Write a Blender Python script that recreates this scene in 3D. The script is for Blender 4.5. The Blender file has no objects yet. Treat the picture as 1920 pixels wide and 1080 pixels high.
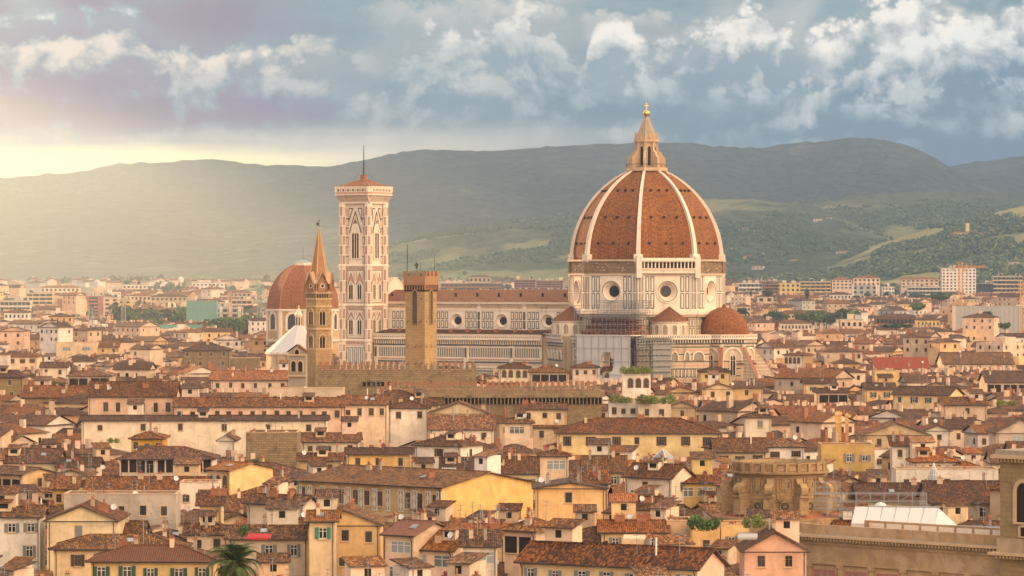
import bpy, math, random
import numpy as np
from mathutils import Vector, Matrix, noise as mn

# ------------------------------------------------------------------ camera, sky, sun, exposure
C = bpy.context.scene.collection
SC = bpy.context.scene
F = 7200.0          # focal length in pixels of a 1920 wide frame
HZ = 512.0          # pixel row of the horizon
CZ = 55.0           # eye height above the city floor
R = math.radians
cam_d = bpy.data.cameras.new('camera')
cam_d.sensor_width = 36.0
cam_d.lens = 36.0 * F / 1920.0
cam_d.shift_y = -(540.0 - HZ) / 1920.0
cam_d.clip_start = 1.0
cam_d.clip_end = 80000.0
cam = bpy.data.objects.new('camera', cam_d)
cam.location = (0, 0, CZ)
cam.rotation_euler = (R(90), 0, 0)
C.objects.link(cam)
SC.camera = cam

SUN_AZ, SUN_EL = R(-28), R(11)       # left of the view direction, beyond the city
sun_dir = Vector((math.sin(SUN_AZ) * math.cos(SUN_EL), math.cos(SUN_AZ) * math.cos(SUN_EL), math.sin(SUN_EL)))
sl = bpy.data.lights.new('sun', 'SUN')
sl.energy = 5.0
sl.angle = R(0.6)
sl.color = (1.0, 0.50, 0.19)
so = bpy.data.objects.new('sun', sl)
so.rotation_euler = sun_dir.to_track_quat('Z', 'Y').to_euler()
so.location = (-2000, 2000, 3000)
C.objects.link(so)
vs = SC.view_settings
vs.view_transform = 'Standard'
vs.look = 'None'
vs.exposure = 0.58
vs.gamma = 1.0
SC.cycles.max_bounces = 5
SC.cycles.diffuse_bounces = 2
SC.cycles.glossy_bounces = 2
SC.cycles.transparent_max_bounces = 12
SC.cycles.volume_bounces = 0
SC.cycles.use_denoising = True

AIR_DENSITY = 0.000105
AIR_GLOW = [(0.027, (0.873, 0.748, 0.525)), (0.122, (0.793, 0.686, 0.497)), (0.225, (0.678, 0.598, 0.452)), (0.293, (0.533, 0.489, 0.398)), (0.42, (0.341, 0.35, 0.338)), (0.576, (0.308, 0.331, 0.338)), (0.713, (0.282, 0.31, 0.326)), (0.854, (0.261, 0.29, 0.311)), (0.957, (0.255, 0.287, 0.31))]


class S:
    """a node socket with arithmetic"""
    nt = None

    def __init__(self, s):
        self.s = s

    def __add__(self, o): return mth('ADD', self, o)
    def __radd__(self, o): return mth('ADD', o, self)
    def __sub__(self, o): return mth('SUBTRACT', self, o)
    def __rsub__(self, o): return mth('SUBTRACT', o, self)
    def __mul__(self, o): return mth('MULTIPLY', self, o)
    def __rmul__(self, o): return mth('MULTIPLY', o, self)
    def __truediv__(self, o): return mth('DIVIDE', self, o)
    def __rtruediv__(self, o): return mth('DIVIDE', o, self)


def put(sock, v):
    if isinstance(v, S):
        S.nt.links.new(v.s, sock)
    elif isinstance(v, (tuple, list)) and len(v) == 3 and sock.type == 'RGBA':
        sock.default_value = (*v, 1)
    else:
        sock.default_value = v


def node(t, **kw):
    n = S.nt.nodes.new(t)
    for k, v in kw.items():
        setattr(n, k, v)
    return n


def mth(op, *a):
    n = node('ShaderNodeMath', operation=op)
    for i, x in enumerate(a):
        put(n.inputs[i], x)
    return S(n.outputs[0])


def sstep(x, a, b, lo=0.0, hi=1.0):
    n = node('ShaderNodeMapRange', interpolation_type='SMOOTHSTEP')
    for i, q in enumerate((x, a, b, lo, hi)):
        put(n.inputs[i], q)
    return S(n.outputs[0])


def cmb(x, y, z=0.0):
    n = node('ShaderNodeCombineXYZ')
    put(n.inputs[0], x); put(n.inputs[1], y); put(n.inputs[2], z)
    return S(n.outputs[0])


def mixc(f, a, b, mode='MIX'):
    n = node('ShaderNodeMix', data_type='RGBA', blend_type=mode, clamp_factor=True)
    put(n.inputs[0], f); put(n.inputs[6], a); put(n.inputs[7], b)
    return S(n.outputs[2])


def nz(vec, scale, detail=4, rough=0.5, dist=0.0, lac=2.0):
    n = node('ShaderNodeTexNoise')
    put(n.inputs['Vector'], vec)
    n.inputs['Scale'].default_value = scale
    n.inputs['Detail'].default_value = detail
    n.inputs['Roughness'].default_value = rough
    n.inputs['Distortion'].default_value = dist
    n.inputs['Lacunarity'].default_value = lac
    return S(n.outputs[0])


def curve(x, pts):
    n = node('ShaderNodeFloatCurve')
    c = n.mapping.curves[0]
    for p in pts[1:-1]:
        c.points.new(*p)
    pp = sorted(pts)
    for q, p in zip(c.points, pp):
        q.location = p
    n.mapping.update()
    put(n.inputs['Value'], x)
    return S(n.outputs[0])


def ramp(x, stops):
    n = node('ShaderNodeValToRGB')
    e = n.color_ramp.elements
    while len(e) < len(stops):
        e.new(0.5)
    for q, (p, c) in zip(e, stops):
        q.position = p
        q.color = (*c, 1)
    put(n.inputs[0], x)
    return S(n.outputs[0])


def srgb(r, g, b):
    return tuple(((c / 255 + 0.055) / 1.055) ** 2.4 if c > 10 else c / 255 / 12.92 for c in (r, g, b))


def build_world():
    w = bpy.data.worlds.new('World')
    SC.world = w
    w.use_nodes = True
    nt = S.nt = w.node_tree
    nt.nodes.clear()
    out = node('ShaderNodeOutputWorld')
    tc = node('ShaderNodeTexCoord')
    sp = node('ShaderNodeSeparateXYZ')
    nt.links.new(tc.outputs['Generated'], sp.inputs[0])
    x, y, z = (S(o) for o in sp.outputs)
    az = mth('ARCTAN2', x, y)
    el = mth('ARCSINE', z)
    U = az * (F / 1920.0) + 0.5           # 0..1 over the photographed part of the sky
    W = el * (F / 1080.0)                 # 0 at the horizon
    P = cmb(U * 1.7778, W * 1.0)
    warp = nz(P, 2.2, 3, 0.55)
    Pw = cmb(U * 1.7778 + (warp - 0.5) * 0.16, W + (nz(P, 3.1, 3, 0.55) - 0.5) * 0.10)

    def py(v): return (HZ - v) / 1080.0
    # overcast base, by height
    base = ramp(sstep(W, 0.10, 0.48), [(0.0, srgb(208, 192, 188)), (0.16, srgb(176, 176, 182)), (0.38, srgb(146, 160, 172)),
                                       (0.66, srgb(138, 158, 172)), (1.0, srgb(130, 154, 168))])
    # warm brightness low on the left, cold dark towards the right
    base = mixc(sstep(U, 0.35, 0.8) * sstep(W, 0.46, 0.2) * 0.75, base, srgb(112, 136, 156))
    streak = nz(cmb(U * 1.7778 * 1.5, W * 7.0), 1.6, 5, 0.6, 0.4)
    base = mixc(sstep(streak, 0.42, 0.72) * 0.55, base, srgb(184, 178, 180))
    base = mixc(sstep(streak, 0.5, 0.25) * 0.5, base, srgb(104, 132, 152))
    left = sstep(U, 0.62, -0.12)
    base = mixc(left * sstep(W, 0.36, 0.18) * 0.75, base, srgb(232, 208, 190))
    big = nz(Pw, 2.6, 6, 0.56, 0.3)
    base = mixc(sstep(big, 0.45, 0.68) * sstep(W, 0.20, 0.33) * 0.62, base, srgb(206, 196, 194))
    base = mixc(sstep(big, 0.5, 0.32) * 0.55, base, srgb(102, 134, 154))
    col = base

    # relief of the cloud heaps, lit from the upper left
    fine = nz(Pw, 9.0, 7, 0.58, 0.2)
    fine2 = nz(S(vadd(Pw, (-0.018, 0.02, 0))), 9.0, 7, 0.58, 0.2)
    rel = (fine - fine2) * 3.4 + 0.5
    heap = nz(Pw, 5.0, 2, 0.5)
    Ph = cmb(U * 1.7778 + (warp - 0.5) * 0.12, W * 1.25)
    vor = node('ShaderNodeTexVoronoi', feature='SMOOTH_F1', normalize=True)
    put(vor.inputs['Vector'], Ph)
    vor.inputs['Scale'].default_value = 13.0
    vor.inputs['Detail'].default_value = 3.5
    vor.inputs['Roughness'].default_value = 0.62
    vor.inputs['Smoothness'].default_value = 0.25
    puff = (S(vor.outputs['Distance']) - 0.305) * 4.0 + 0.4

    def bank(col, pts, amp, thick, bright, shade, opac, x0, x1, fade=0.05, body=1.0):
        e = curve(mth('MINIMUM', mth('MAXIMUM', (U + 0.25) / 1.5, 0.0), 1.0),
                  [((px / 1920.0 + 0.25) / 1.5, py(q) / 0.6) for px, q in pts]) * 0.6
        d = e - W + (0.42 - puff) * amp + (fine - 0.5) * amp * 0.9
        a = sstep(d, -0.004, 0.014 + amp * 0.13) * sstep(d, thick * 2.6, thick * 0.7)
        a = a * sstep(U, x0 - fade, x0 + fade) * sstep(U, x1 + fade, x1 - fade)
        lit = sstep(d + (puff - 0.4) * 0.06 * body, thick * 0.9, 0.0) * 0.75 + (rel - 0.5) * 0.95 + (0.4 - puff) * 0.55 * body
        c = ramp(lit, [(0.0, shade), (0.42, tuple(0.5 * (p + q) for p, q in zip(bright, shade))), (0.85, bright)])
        return mixc(a * opac, col, c)

    white, rose, grey, blue = srgb(240, 226, 220), srgb(236, 216, 204), srgb(170, 172, 178), srgb(132, 152, 168)
    # soft high veil, top right of centre
    col = bank(col, [(-480, 12), (700, 8), (1000, 4), (1250, 20), (1500, 40), (1800, 10), (2400, 10)], 0.05, 0.06, srgb(214, 202, 198), grey, 0.55, 0.36, 1.4, 0.06)
    # lens cloud top left
    col = bank(col, [(-480, 40), (0, 36), (120, 22), (220, 16), (280, 22), (330, 50), (2400, 60)], 0.018, 0.022, srgb(226, 218, 214), srgb(158, 170, 178), 0.9, -1, 0.15, 0.02)
    # right cumulus wall
    col = bank(col, [(-480, 200), (1080, 160), (1240, 60), (1330, 40), (1430, 36), (1560, 60), (1620, 30), (1720, 22), (1790, 44), (1850, 26), (2400, 30)], 0.10, 0.115,
               white, blue, 0.9, 0.60, 1.4, 0.09)
    col = bank(col, [(-480, 200), (1480, 200), (1560, 120), (1620, 92), (1700, 66), (1780, 78), (1850, 60), (1930, 84), (2400, 80)], 0.09, 0.10, srgb(228, 220, 218), srgb(116, 140, 160), 0.85, 0.79, 1.4, 0.06)
    # single tower cloud left of the dome
    col = bank(col, [(-480, 170), (1000, 170), (1085, 130), (1105, 70), (1130, 42), (1160, 36), (1190, 56), (1205, 110), (1260, 150), (2400, 170)], 0.035, 0.10, white, srgb(150, 164, 176), 0.92, 0.565, 0.632, 0.018)
    # flat band in front of the tower
    col = bank(col, [(-480, 140), (1160, 112), (1220, 64), (1290, 56), (1370, 68), (1450, 62), (1540, 96), (2400, 140)], 0.03, 0.045, srgb(232, 220, 214), srgb(150, 162, 174), 0.85, 0.61, 0.80, 0.03)
    # heaps in the centre
    col = bank(col, [(-480, 140), (760, 110), (800, 66), (850, 60), (900, 56), (940, 36), (985, 34), (1040, 66), (1080, 110), (2400, 140)], 0.075, 0.085, srgb(224, 214, 210), srgb(140, 158, 172), 0.85, 0.40, 0.56, 0.045)
    # the long bank on the left
    col = bank(col, [(-480, 80), (0, 78), (90, 80), (150, 68), (205, 62), (240, 50), (272, 66), (296, 84), (345, 88), (385, 100), (430, 92), (500, 86), (555, 68),
                     (610, 68), (690, 92), (2400, 120)], 0.030, 0.075, rose, srgb(164, 168, 176), 0.97, -1, 0.345, 0.045)
    col = bank(col, [(-480, 190), (900, 200), (1080, 170), (1200, 160), (1330, 186), (1480, 168), (1620, 196), (1800, 170), (2400, 180)], 0.07, 0.055, srgb(186, 190, 196), srgb(116, 140, 158), 0.62, 0.5, 1.4, 0.08)
    col = bank(col, [(-480, 150), (0, 150), (160, 168), (330, 150), (520, 140), (700, 158), (900, 150), (1100, 190), (2400, 200)], 0.05, 0.06, srgb(206, 200, 198), srgb(138, 154, 168), 0.6, -1, 0.52, 0.08)
    # grey undersides sinking below the banks
    under = nz(cmb(U * 1.7778 * 0.9, W * 2.6), 3.2, 5, 0.55, 0.5)
    col = mixc(sstep(under, 0.45, 0.66) * sstep(W, 0.36, 0.26) * sstep(W, 0.12, 0.2) * 0.5, col, srgb(122, 146, 162))
    # bright strip over the far ridge on the left
    strip = sstep(W + (streak - 0.5) * 0.05 + (big - 0.5) * 0.05, 0.228, 0.198) * sstep(U + (big - 0.5) * 0.16, 0.46, 0.22)
    col = mixc(strip * 0.95, col, (1.12, 0.93, 0.55))
    strip2 = sstep(W + (streak - 0.5) * 0.05, 0.275, 0.225) * sstep(U, 0.72, 0.42)
    col = mixc(strip2 * 0.4, col, (0.98, 0.78, 0.62))
    low = sstep(W, 0.16, 0.05)
    col = mixc(low * left, col, (1.12, 0.84, 0.52))

    gm_ = node('ShaderNodeGamma')
    put(gm_.inputs[0], col)
    gm_.inputs[1].default_value = 1.12
    col = mixc(1.0, S(gm_.outputs[0]), (0.70, 0.785, 0.785), 'MULTIPLY')

    # the air in front of this part of the sky veils it: the sky behind is that much deeper
    path = mth('MINIMUM', 345.0 / mth('MAXIMUM', z, 0.0261), 13200.0)
    T = mth('EXPONENT', path * -AIR_DENSITY)
    veil = ramp(U, [(q / 1.0, tuple(v * 0.669 for v in c)) for q, c in AIR_GLOW])
    inv = mth('SUBTRACT', 1.0, T)
    vm = node('ShaderNodeVectorMath', operation='SCALE')
    put(vm.inputs[0], veil); put(vm.inputs['Scale'], inv)
    sb = node('ShaderNodeVectorMath', operation='SUBTRACT')
    put(sb.inputs[0], col); put(sb.inputs[1], S(vm.outputs[0]))
    mxv = node('ShaderNodeVectorMath', operation='MAXIMUM')
    fl = node('ShaderNodeVectorMath', operation='SCALE')
    put(fl.inputs[0], col); fl.inputs['Scale'].default_value = 0.1
    put(mxv.inputs[0], S(sb.outputs[0])); put(mxv.inputs[1], S(fl.outputs[0]))
    dv = node('ShaderNodeVectorMath', operation='SCALE')
    put(dv.inputs[0], S(mxv.outputs[0])); put(dv.inputs['Scale'], 1.0 / T)
    col = S(dv.outputs[0])

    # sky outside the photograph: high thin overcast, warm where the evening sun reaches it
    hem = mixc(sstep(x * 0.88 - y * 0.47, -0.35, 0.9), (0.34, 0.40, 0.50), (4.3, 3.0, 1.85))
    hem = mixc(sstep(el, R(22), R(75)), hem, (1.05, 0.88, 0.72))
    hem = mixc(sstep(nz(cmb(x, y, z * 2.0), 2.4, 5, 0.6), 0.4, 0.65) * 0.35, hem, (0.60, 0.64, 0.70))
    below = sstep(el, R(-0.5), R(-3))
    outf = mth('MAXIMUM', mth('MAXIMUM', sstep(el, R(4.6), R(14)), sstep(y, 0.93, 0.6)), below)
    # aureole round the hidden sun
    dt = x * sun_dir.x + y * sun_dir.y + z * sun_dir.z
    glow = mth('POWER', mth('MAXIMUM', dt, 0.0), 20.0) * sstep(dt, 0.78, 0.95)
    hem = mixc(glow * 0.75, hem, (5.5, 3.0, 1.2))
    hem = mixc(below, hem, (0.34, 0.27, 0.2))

    sky = node('ShaderNodeTexSky', sky_type='NISHITA', sun_disc=False)
    sky.sun_elevation = SUN_EL
    sky.sun_rotation = SUN_AZ
    sky.altitude = 100
    sky.dust_density = 3.0
    b1 = node('ShaderNodeBackground')
    nt.links.new(sky.outputs[0], b1.inputs[0])
    b1.inputs[1].default_value = 0.08
    b2 = node('ShaderNodeBackground')
    put(b2.inputs[0], col)
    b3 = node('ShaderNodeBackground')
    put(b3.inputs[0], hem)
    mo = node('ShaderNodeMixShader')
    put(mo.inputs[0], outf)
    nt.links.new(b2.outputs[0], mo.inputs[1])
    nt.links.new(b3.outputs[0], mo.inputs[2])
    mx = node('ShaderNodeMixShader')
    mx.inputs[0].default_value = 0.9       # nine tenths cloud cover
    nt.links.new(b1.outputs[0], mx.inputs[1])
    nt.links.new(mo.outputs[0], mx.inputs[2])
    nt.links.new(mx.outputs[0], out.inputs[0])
    w.cycles.sampling_method = 'MANUAL'
    w.cycles.sample_map_resolution = 1024


def vadd(v, off):
    n = node('ShaderNodeVectorMath', operation='ADD')
    put(n.inputs[0], v)
    n.inputs[1].default_value = off
    return n.outputs[0]


build_world()
# ------------------------------------------------------------------ materials
MATS = {}


def new_mat(name):
    m = bpy.data.materials.new(name)
    m.use_nodes = True
    nt = S.nt = m.node_tree
    b = nt.nodes['Principled BSDF']
    MATS[name] = m
    return m, b


def objco(scale=(1, 1, 1)):
    tc = node('ShaderNodeTexCoord')
    mp = node('ShaderNodeMapping')
    mp.inputs['Scale'].default_value = scale
    S.nt.links.new(tc.outputs['Object'], mp.inputs[0])
    return S(mp.outputs[0])


def uvco():
    n = node('ShaderNodeUVMap')
    sp = node('ShaderNodeSeparateXYZ')
    S.nt.links.new(n.outputs[0], sp.inputs[0])
    return S(n.outputs[0]), S(sp.outputs[0]), S(sp.outputs[1])


def orand():
    n = node('ShaderNodeObjectInfo')
    return S(n.outputs['Random'])


def bump(b, h, dist, strength=1.0):
    n = node('ShaderNodeBump')
    n.inputs['Strength'].default_value = strength
    n.inputs['Distance'].default_value = dist
    put(n.inputs['Height'], h)
    S.nt.links.new(n.outputs[0], b.inputs['Normal'])


def mul(c, k): return tuple(min(1.0, x * k) for x in c)


def plain(name, c, rough=0.7, metal=0.0, var=0.25, scale=1.5):
    m, b = new_mat(name)
    n = nz(objco(), scale, 4, 0.6)
    put(b.inputs['Base Color'], mixc(n, mul(c, 1 - var), mul(c, 1 + var)))
    b.inputs['Roughness'].default_value = rough
    b.inputs['Metallic'].default_value = metal
    return m


def plaster(name, c, stain=0.5, dirt=(0.16, 0.11, 0.07)):
    m, b = new_mat(name)
    n1 = nz(objco(), 0.35, 5, 0.62, 0.4)
    n2 = nz(objco((1.6, 1.6, 0.16)), 1.0, 4, 0.6)
    n3 = nz(objco(), 2.4, 3, 0.6)
    patch = nz(objco(), 0.16, 6, 0.72, 0.8)
    col = mixc(sstep(n1, 0.3, 0.7), mul(c, 0.80), mul(c, 1.15))
    col = mixc(sstep(patch, 0.50, 0.60) * (0.25 + 0.4 * stain), col, tuple(0.55 * x + 0.45 * y for x, y in zip(c, (0.80, 0.66, 0.52))))
    col = mixc(sstep(n2, 0.50, 0.72) * (0.06 + stain * 0.30), col, dirt)
    col = mixc(sstep(n1, 0.62, 0.72) * stain * 0.55, col, tuple(0.5 * (x + y) for x, y in zip(c, (0.42, 0.32, 0.24))))
    col = mixc(sstep(n3, 0.62, 0.75) * stain * 0.35, col, mul(c, 0.55))
    hs = node('ShaderNodeHueSaturation')
    put(hs.inputs['Color'], col)
    put(hs.inputs['Value'], orand() * 0.30 + 0.84)
    put(hs.inputs['Hue'], mth('FRACT', orand() * 9.7) * 0.024 + 0.484)
    put(hs.inputs['Saturation'], mth('FRACT', orand() * 3.3) * 0.35 + 0.85)
    S.nt.links.new(hs.outputs[0], b.inputs['Base Color'])
    b.inputs['Roughness'].default_value = 0.92
    bump(b, n3, 0.03, 0.4)
    return m


def tiles(name, tints, moss=0.35, tw=0.30, th=0.46, vary=1.0):
    """pantile roofing: columns along the slope, each tile with a tint of its own"""
    m, b = new_mat(name)
    _, u, v = uvco()
    wob = nz(objco(), 0.7, 2) * 0.25
    cu = (u + wob) / tw
    cv = (v + wob) / th
    wn = node('ShaderNodeTexWhiteNoise', noise_dimensions='2D')
    put(wn.inputs['Vector'], cmb(mth('FLOOR', cu), mth('FLOOR', cv)))
    t = S(wn.outputs['Value'])
    big = nz(objco(), 0.22, 5, 0.65, 0.3)
    mid = nz(objco(), 1.1, 4, 0.65)
    k = t * 0.85 + big * 0.6 + mid * 0.45 - 0.47 + (orand() - 0.5) * (0.22 * vary)
    n = len(tints)
    col = ramp(k, [(i / (n - 1.0), c) for i, c in enumerate(tints)])
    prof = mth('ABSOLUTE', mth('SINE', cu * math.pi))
    col = mixc(sstep(prof, 0.45, 0.05) * 0.72, col, (0.035, 0.016, 0.010))  # grooves between tile columns painted dark in place of their shade
    col = mixc(sstep(mth('FRACT', cv), 0.16, 0.0) * 0.45, col, (0.04, 0.02, 0.012))  # painted shade along the edge of each tile row
    col = mixc(sstep(mid, 0.60, 0.74) * moss, col, (0.055, 0.05, 0.035))
    col = mixc(sstep(nz(objco(), 3.2, 3, 0.6), 0.64, 0.72) * moss * 0.7, col, (0.30, 0.20, 0.13))
    hs = node('ShaderNodeHueSaturation')
    put(hs.inputs['Color'], col)
    r2 = mth('FRACT', orand() * 17.31)
    put(hs.inputs['Hue'], r2 * (0.014 * vary) + (0.5 - 0.009 * vary))
    put(hs.inputs['Saturation'], mth('FRACT', orand() * 7.7) * (0.25 * vary) + 1.0)
    put(hs.inputs['Value'], mth('FRACT', orand() * 5.13) * (0.46 * vary) + (0.92 - 0.24 * vary))
    S.nt.links.new(hs.outputs[0], b.inputs['Base Color'])
    b.inputs['Roughness'].default_value = 0.85
    bump(b, prof * 0.10 + mth('FRACT', cv) * -0.03, 1.0, 0.8)
    return m


def masonry(name, c1, c2, mortar, bw, bh, ms=0.03, dark=0.5):
    m, b = new_mat(name)
    uv, u, v = uvco()
    t = node('ShaderNodeTexBrick')
    put(t.inputs['Vector'], uv)
    for k, c in (('Color1', c1), ('Color2', c2), ('Mortar', mortar)):
        t.inputs[k].default_value = (*c, 1)
    t.inputs['Scale'].default_value = 1.0
    t.inputs['Brick Width'].default_value = bw
    t.inputs['Row Height'].default_value = bh
    t.inputs['Mortar Size'].default_value = ms
    t.inputs['Bias'].default_value = 0.0
    n = nz(objco(), 0.5, 5, 0.65)
    n2 = nz(objco((1, 1, 0.25)), 1.2, 4, 0.6)
    n3 = nz(objco(), 1.9, 3, 0.6)
    col = mixc(0.75, S(t.outputs[0]), mixc(n3, mul(c1, 0.6), mul(c2, 1.35)), 'MIX')
    col = mixc(0.5, S(t.outputs[0]), col)
    col = mixc(sstep(n, 0.48, 0.72) * dark, col, mul(c2, 0.38))
    col = mixc(sstep(n2, 0.56, 0.75) * dark * 0.7, col, mul(c1, 0.42))
    put(b.inputs['Base Color'], col)
    b.inputs['Roughness'].default_value = 0.95
    bump(b, S(t.outputs['Fac']) * -1.0 + n3 * 0.8, 0.06, 0.6)
    return m


def marble(name, c, dirt=0.45, dc=(0.20, 0.13, 0.08)):
    m, b = new_mat(name)
    n = nz(objco(), 0.16, 6, 0.7, 0.4)
    n2 = nz(objco((0.9, 0.9, 0.07)), 0.8, 5, 0.65)
    col = mixc(n, mul(c, 0.78), mul(c, 1.15))
    col = mixc(sstep(n2, 0.52, 0.74) * dirt, col, dc)
    col = mixc(sstep(nz(objco(), 1.3, 4, 0.6), 0.55, 0.72) * dirt * 0.6, col, mul(c, 0.5))
    put(b.inputs['Base Color'], col)
    b.inputs['Roughness'].default_value = 0.6
    return m


def glass(name, c):
    m, b = new_mat(name)
    put(b.inputs['Base Color'], mixc(orand(), mul(c, 0.4), mul(c, 1.3)))
    b.inputs['Roughness'].default_value = 0.12
    b.inputs['Specular IOR Level'].default_value = 0.35
    return m


def leafmat(name, c1, c2):
    m, b = new_mat(name)
    g = node('ShaderNodeNewGeometry')
    n = nz(objco(), 0.9, 3)
    col = mixc(S(g.outputs['Random Per Island']), c1, c2)
    col = mixc(sstep(n, 0.35, 0.65) * 0.5, col, mul(c1, 0.6))
    hs = node('ShaderNodeHueSaturation')
    put(hs.inputs['Color'], col)
    put(hs.inputs['Value'], orand() * 0.5 + 0.75)
    put(hs.inputs['Hue'], orand() * 0.05 + 0.475)
    S.nt.links.new(hs.outputs[0], b.inputs['Base Color'])
    b.inputs['Roughness'].default_value = 0.7
    b.inputs['Subsurface Weight'].default_value = 0.0
    return m


plaster('cream', (0.74, 0.57, 0.38), 0.35)
plaster('pale', (0.76, 0.64, 0.49), 0.35)
plaster('white', (0.80, 0.72, 0.61), 0.3)
plaster('yellow', (0.78, 0.55, 0.25), 0.3)
plaster('ochre', (0.64, 0.41, 0.17), 0.6)
plaster('gold', (0.66, 0.43, 0.07), 0.4)
plaster('peach', (0.78, 0.54, 0.34), 0.4)
plaster('pink', (0.80, 0.48, 0.31), 0.2)
plaster('buff', (0.56, 0.42, 0.27), 0.6)
plaster('greywall', (0.40, 0.34, 0.27), 0.7)
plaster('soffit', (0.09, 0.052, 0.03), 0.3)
plaster('palazzo', (0.46, 0.33, 0.17), 0.55)
plaster('brownwall', (0.30, 0.19, 0.10), 0.6)
plaster('redwall', (0.40, 0.13, 0.07), 0.3)
TB = [(0.022, 0.010, 0.006), (0.070, 0.029, 0.012), (0.155, 0.062, 0.022), (0.275, 0.118, 0.038), (0.43, 0.225, 0.10)]
TD = [mul(c, 0.66) for c in TB]
TR = [(0.085, 0.031, 0.011), (0.20, 0.072, 0.021), (0.31, 0.118, 0.034), (0.42, 0.17, 0.05), (0.5, 0.27, 0.115)]
tiles('brown_tile', TB)
tiles('dark_tile', TD, 0.5)
tiles('red_tile', TR, 0.2)
tiles('smooth_tile', [(0.17, 0.075, 0.045), (0.22, 0.095, 0.058), (0.26, 0.115, 0.07)], 0.12)
tiles('dome_tile', [(0.14, 0.043, 0.006), (0.25, 0.079, 0.009), (0.36, 0.120, 0.012), (0.48, 0.185, 0.022)], 0.22, 0.42, 0.36, 0.0)
tiles('chapel_tile', [(0.20, 0.062, 0.022), (0.33, 0.108, 0.032), (0.42, 0.145, 0.042), (0.5, 0.20, 0.06)], 0.10, 0.34, 0.40, 0.0)
tiles('nave_tile', [(0.13, 0.045, 0.018), (0.20, 0.07, 0.025), (0.27, 0.095, 0.032), (0.34, 0.13, 0.045)], 0.15, 0.34, 0.40, 0.0)
tiles('new_tile', [(0.30, 0.08, 0.03), (0.38, 0.10, 0.035), (0.44, 0.13, 0.05)], 0.05)
masonry('rubble', (0.40, 0.28, 0.145), (0.23, 0.16, 0.085), (0.13, 0.095, 0.055), 1.1, 0.5, 0.06, 0.75)
masonry('tower_stone', (0.56, 0.37, 0.17), (0.40, 0.255, 0.11), (0.22, 0.14, 0.07), 0.8, 0.4, 0.05, 0.3)
masonry('spire_brick', (0.52, 0.27, 0.12), (0.40, 0.19, 0.08), (0.3, 0.18, 0.09), 0.6, 0.22, 0.03, 0.2)
plain('net_pale', (0.52, 0.50, 0.48), 0.9, 0, 0.12, 0.5)
masonry('crown_brick', (0.50, 0.26, 0.12), (0.38, 0.19, 0.085), (0.28, 0.18, 0.10), 0.6, 0.22, 0.03, 0.25)
masonry('brick', (0.44, 0.18, 0.085), (0.33, 0.125, 0.06), (0.25, 0.17, 0.11), 0.6, 0.22, 0.03, 0.3)
masonry('ashlar', (0.37, 0.255, 0.115), (0.27, 0.185, 0.085), (0.17, 0.12, 0.06), 1.6, 0.7, 0.03, 0.45)
masonry('drum_stone', (0.36, 0.24, 0.13), (0.22, 0.15, 0.085), (0.12, 0.08, 0.05), 1.4, 0.5, 0.06, 0.6)
masonry('baroque_stone', (0.46, 0.30, 0.145), (0.33, 0.215, 0.105), (0.20, 0.13, 0.07), 1.3, 0.55, 0.03, 0.9)
plain('grey_stone', (0.33, 0.27, 0.20), 0.9, 0, 0.3)
plain('warm_stone', (0.55, 0.38, 0.22), 0.9, 0, 0.3, 0.6)
marble('white_marble', (0.82, 0.70, 0.56), 0.35)
marble('rib_marble', (0.84, 0.70, 0.56), 0.35)
marble('grimy_marble', (0.62, 0.47, 0.31), 0.75, (0.09, 0.06, 0.04))
marble('green_marble', (0.085, 0.095, 0.075), 0.2)
marble('pink_marble', (0.62, 0.34, 0.22), 0.3)
marble('rose_marble', (0.88, 0.72, 0.56), 0.3)
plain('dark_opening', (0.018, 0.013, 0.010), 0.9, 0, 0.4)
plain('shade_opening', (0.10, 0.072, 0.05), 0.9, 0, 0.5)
glass('pane', (0.055, 0.055, 0.055))
glass('light_pane', (0.30, 0.33, 0.34))
plain('green_shutter', (0.025, 0.085, 0.05), 0.6)
plain('grey_shutter', (0.19, 0.205, 0.215), 0.7)
plain('brown_shutter', (0.085, 0.042, 0.026), 0.7)
plain('teal_shutter', (0.02, 0.20, 0.14), 0.6)
plain('white_frame', (0.74, 0.68, 0.60), 0.6, 0, 0.1)
plain('wood', (0.16, 0.085, 0.045), 0.7)
plain('metal_grey', (0.32, 0.33, 0.33), 0.45, 0.6, 0.2)
plain('dark_metal', (0.05, 0.045, 0.042), 0.5, 0.5)
plain('white_sheet', (0.60, 0.59, 0.57), 0.7, 0, 0.08, 0.6)
plain('net_grey', (0.42, 0.41, 0.39), 0.9, 0, 0.12, 0.8)
plain('dish_white', (0.72, 0.70, 0.66), 0.5, 0, 0.05)
plain('dish_red', (0.24, 0.05, 0.03), 0.6)
plain('terracotta', (0.36, 0.14, 0.065), 0.85)
plain('lead', (0.36, 0.40, 0.39), 0.5, 0.3, 0.25)
plain('copper_green', (0.20, 0.40, 0.34), 0.7, 0.1, 0.2)
plain('orange_paint', (0.55, 0.27, 0.09), 0.5)
plain('green_paint', (0.12, 0.34, 0.28), 0.5)
plain('red_cloth', (0.45, 0.035, 0.03), 0.8)
plain('blue_cloth', (0.10, 0.22, 0.42), 0.8)
plain('skin', (0.5, 0.29, 0.2), 0.6)
plain('bark', (0.13, 0.085, 0.05), 0.9)
plain('concrete', (0.46, 0.42, 0.36), 0.9, 0, 0.15)
plain('porphyry', (0.36, 0.15, 0.115), 0.6, 0, 0.35, 0.9)
plain('plaque', (0.62, 0.58, 0.50), 0.8)
m_, b_ = new_mat('gold_leaf')
b_.inputs['Base Color'].default_value = (0.95, 0.55, 0.10, 1)
b_.inputs['Metallic'].default_value = 1.0
b_.inputs['Roughness'].default_value = 0.28
leafmat('leaf_green', (0.055, 0.10, 0.022), (0.13, 0.19, 0.045))
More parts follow.
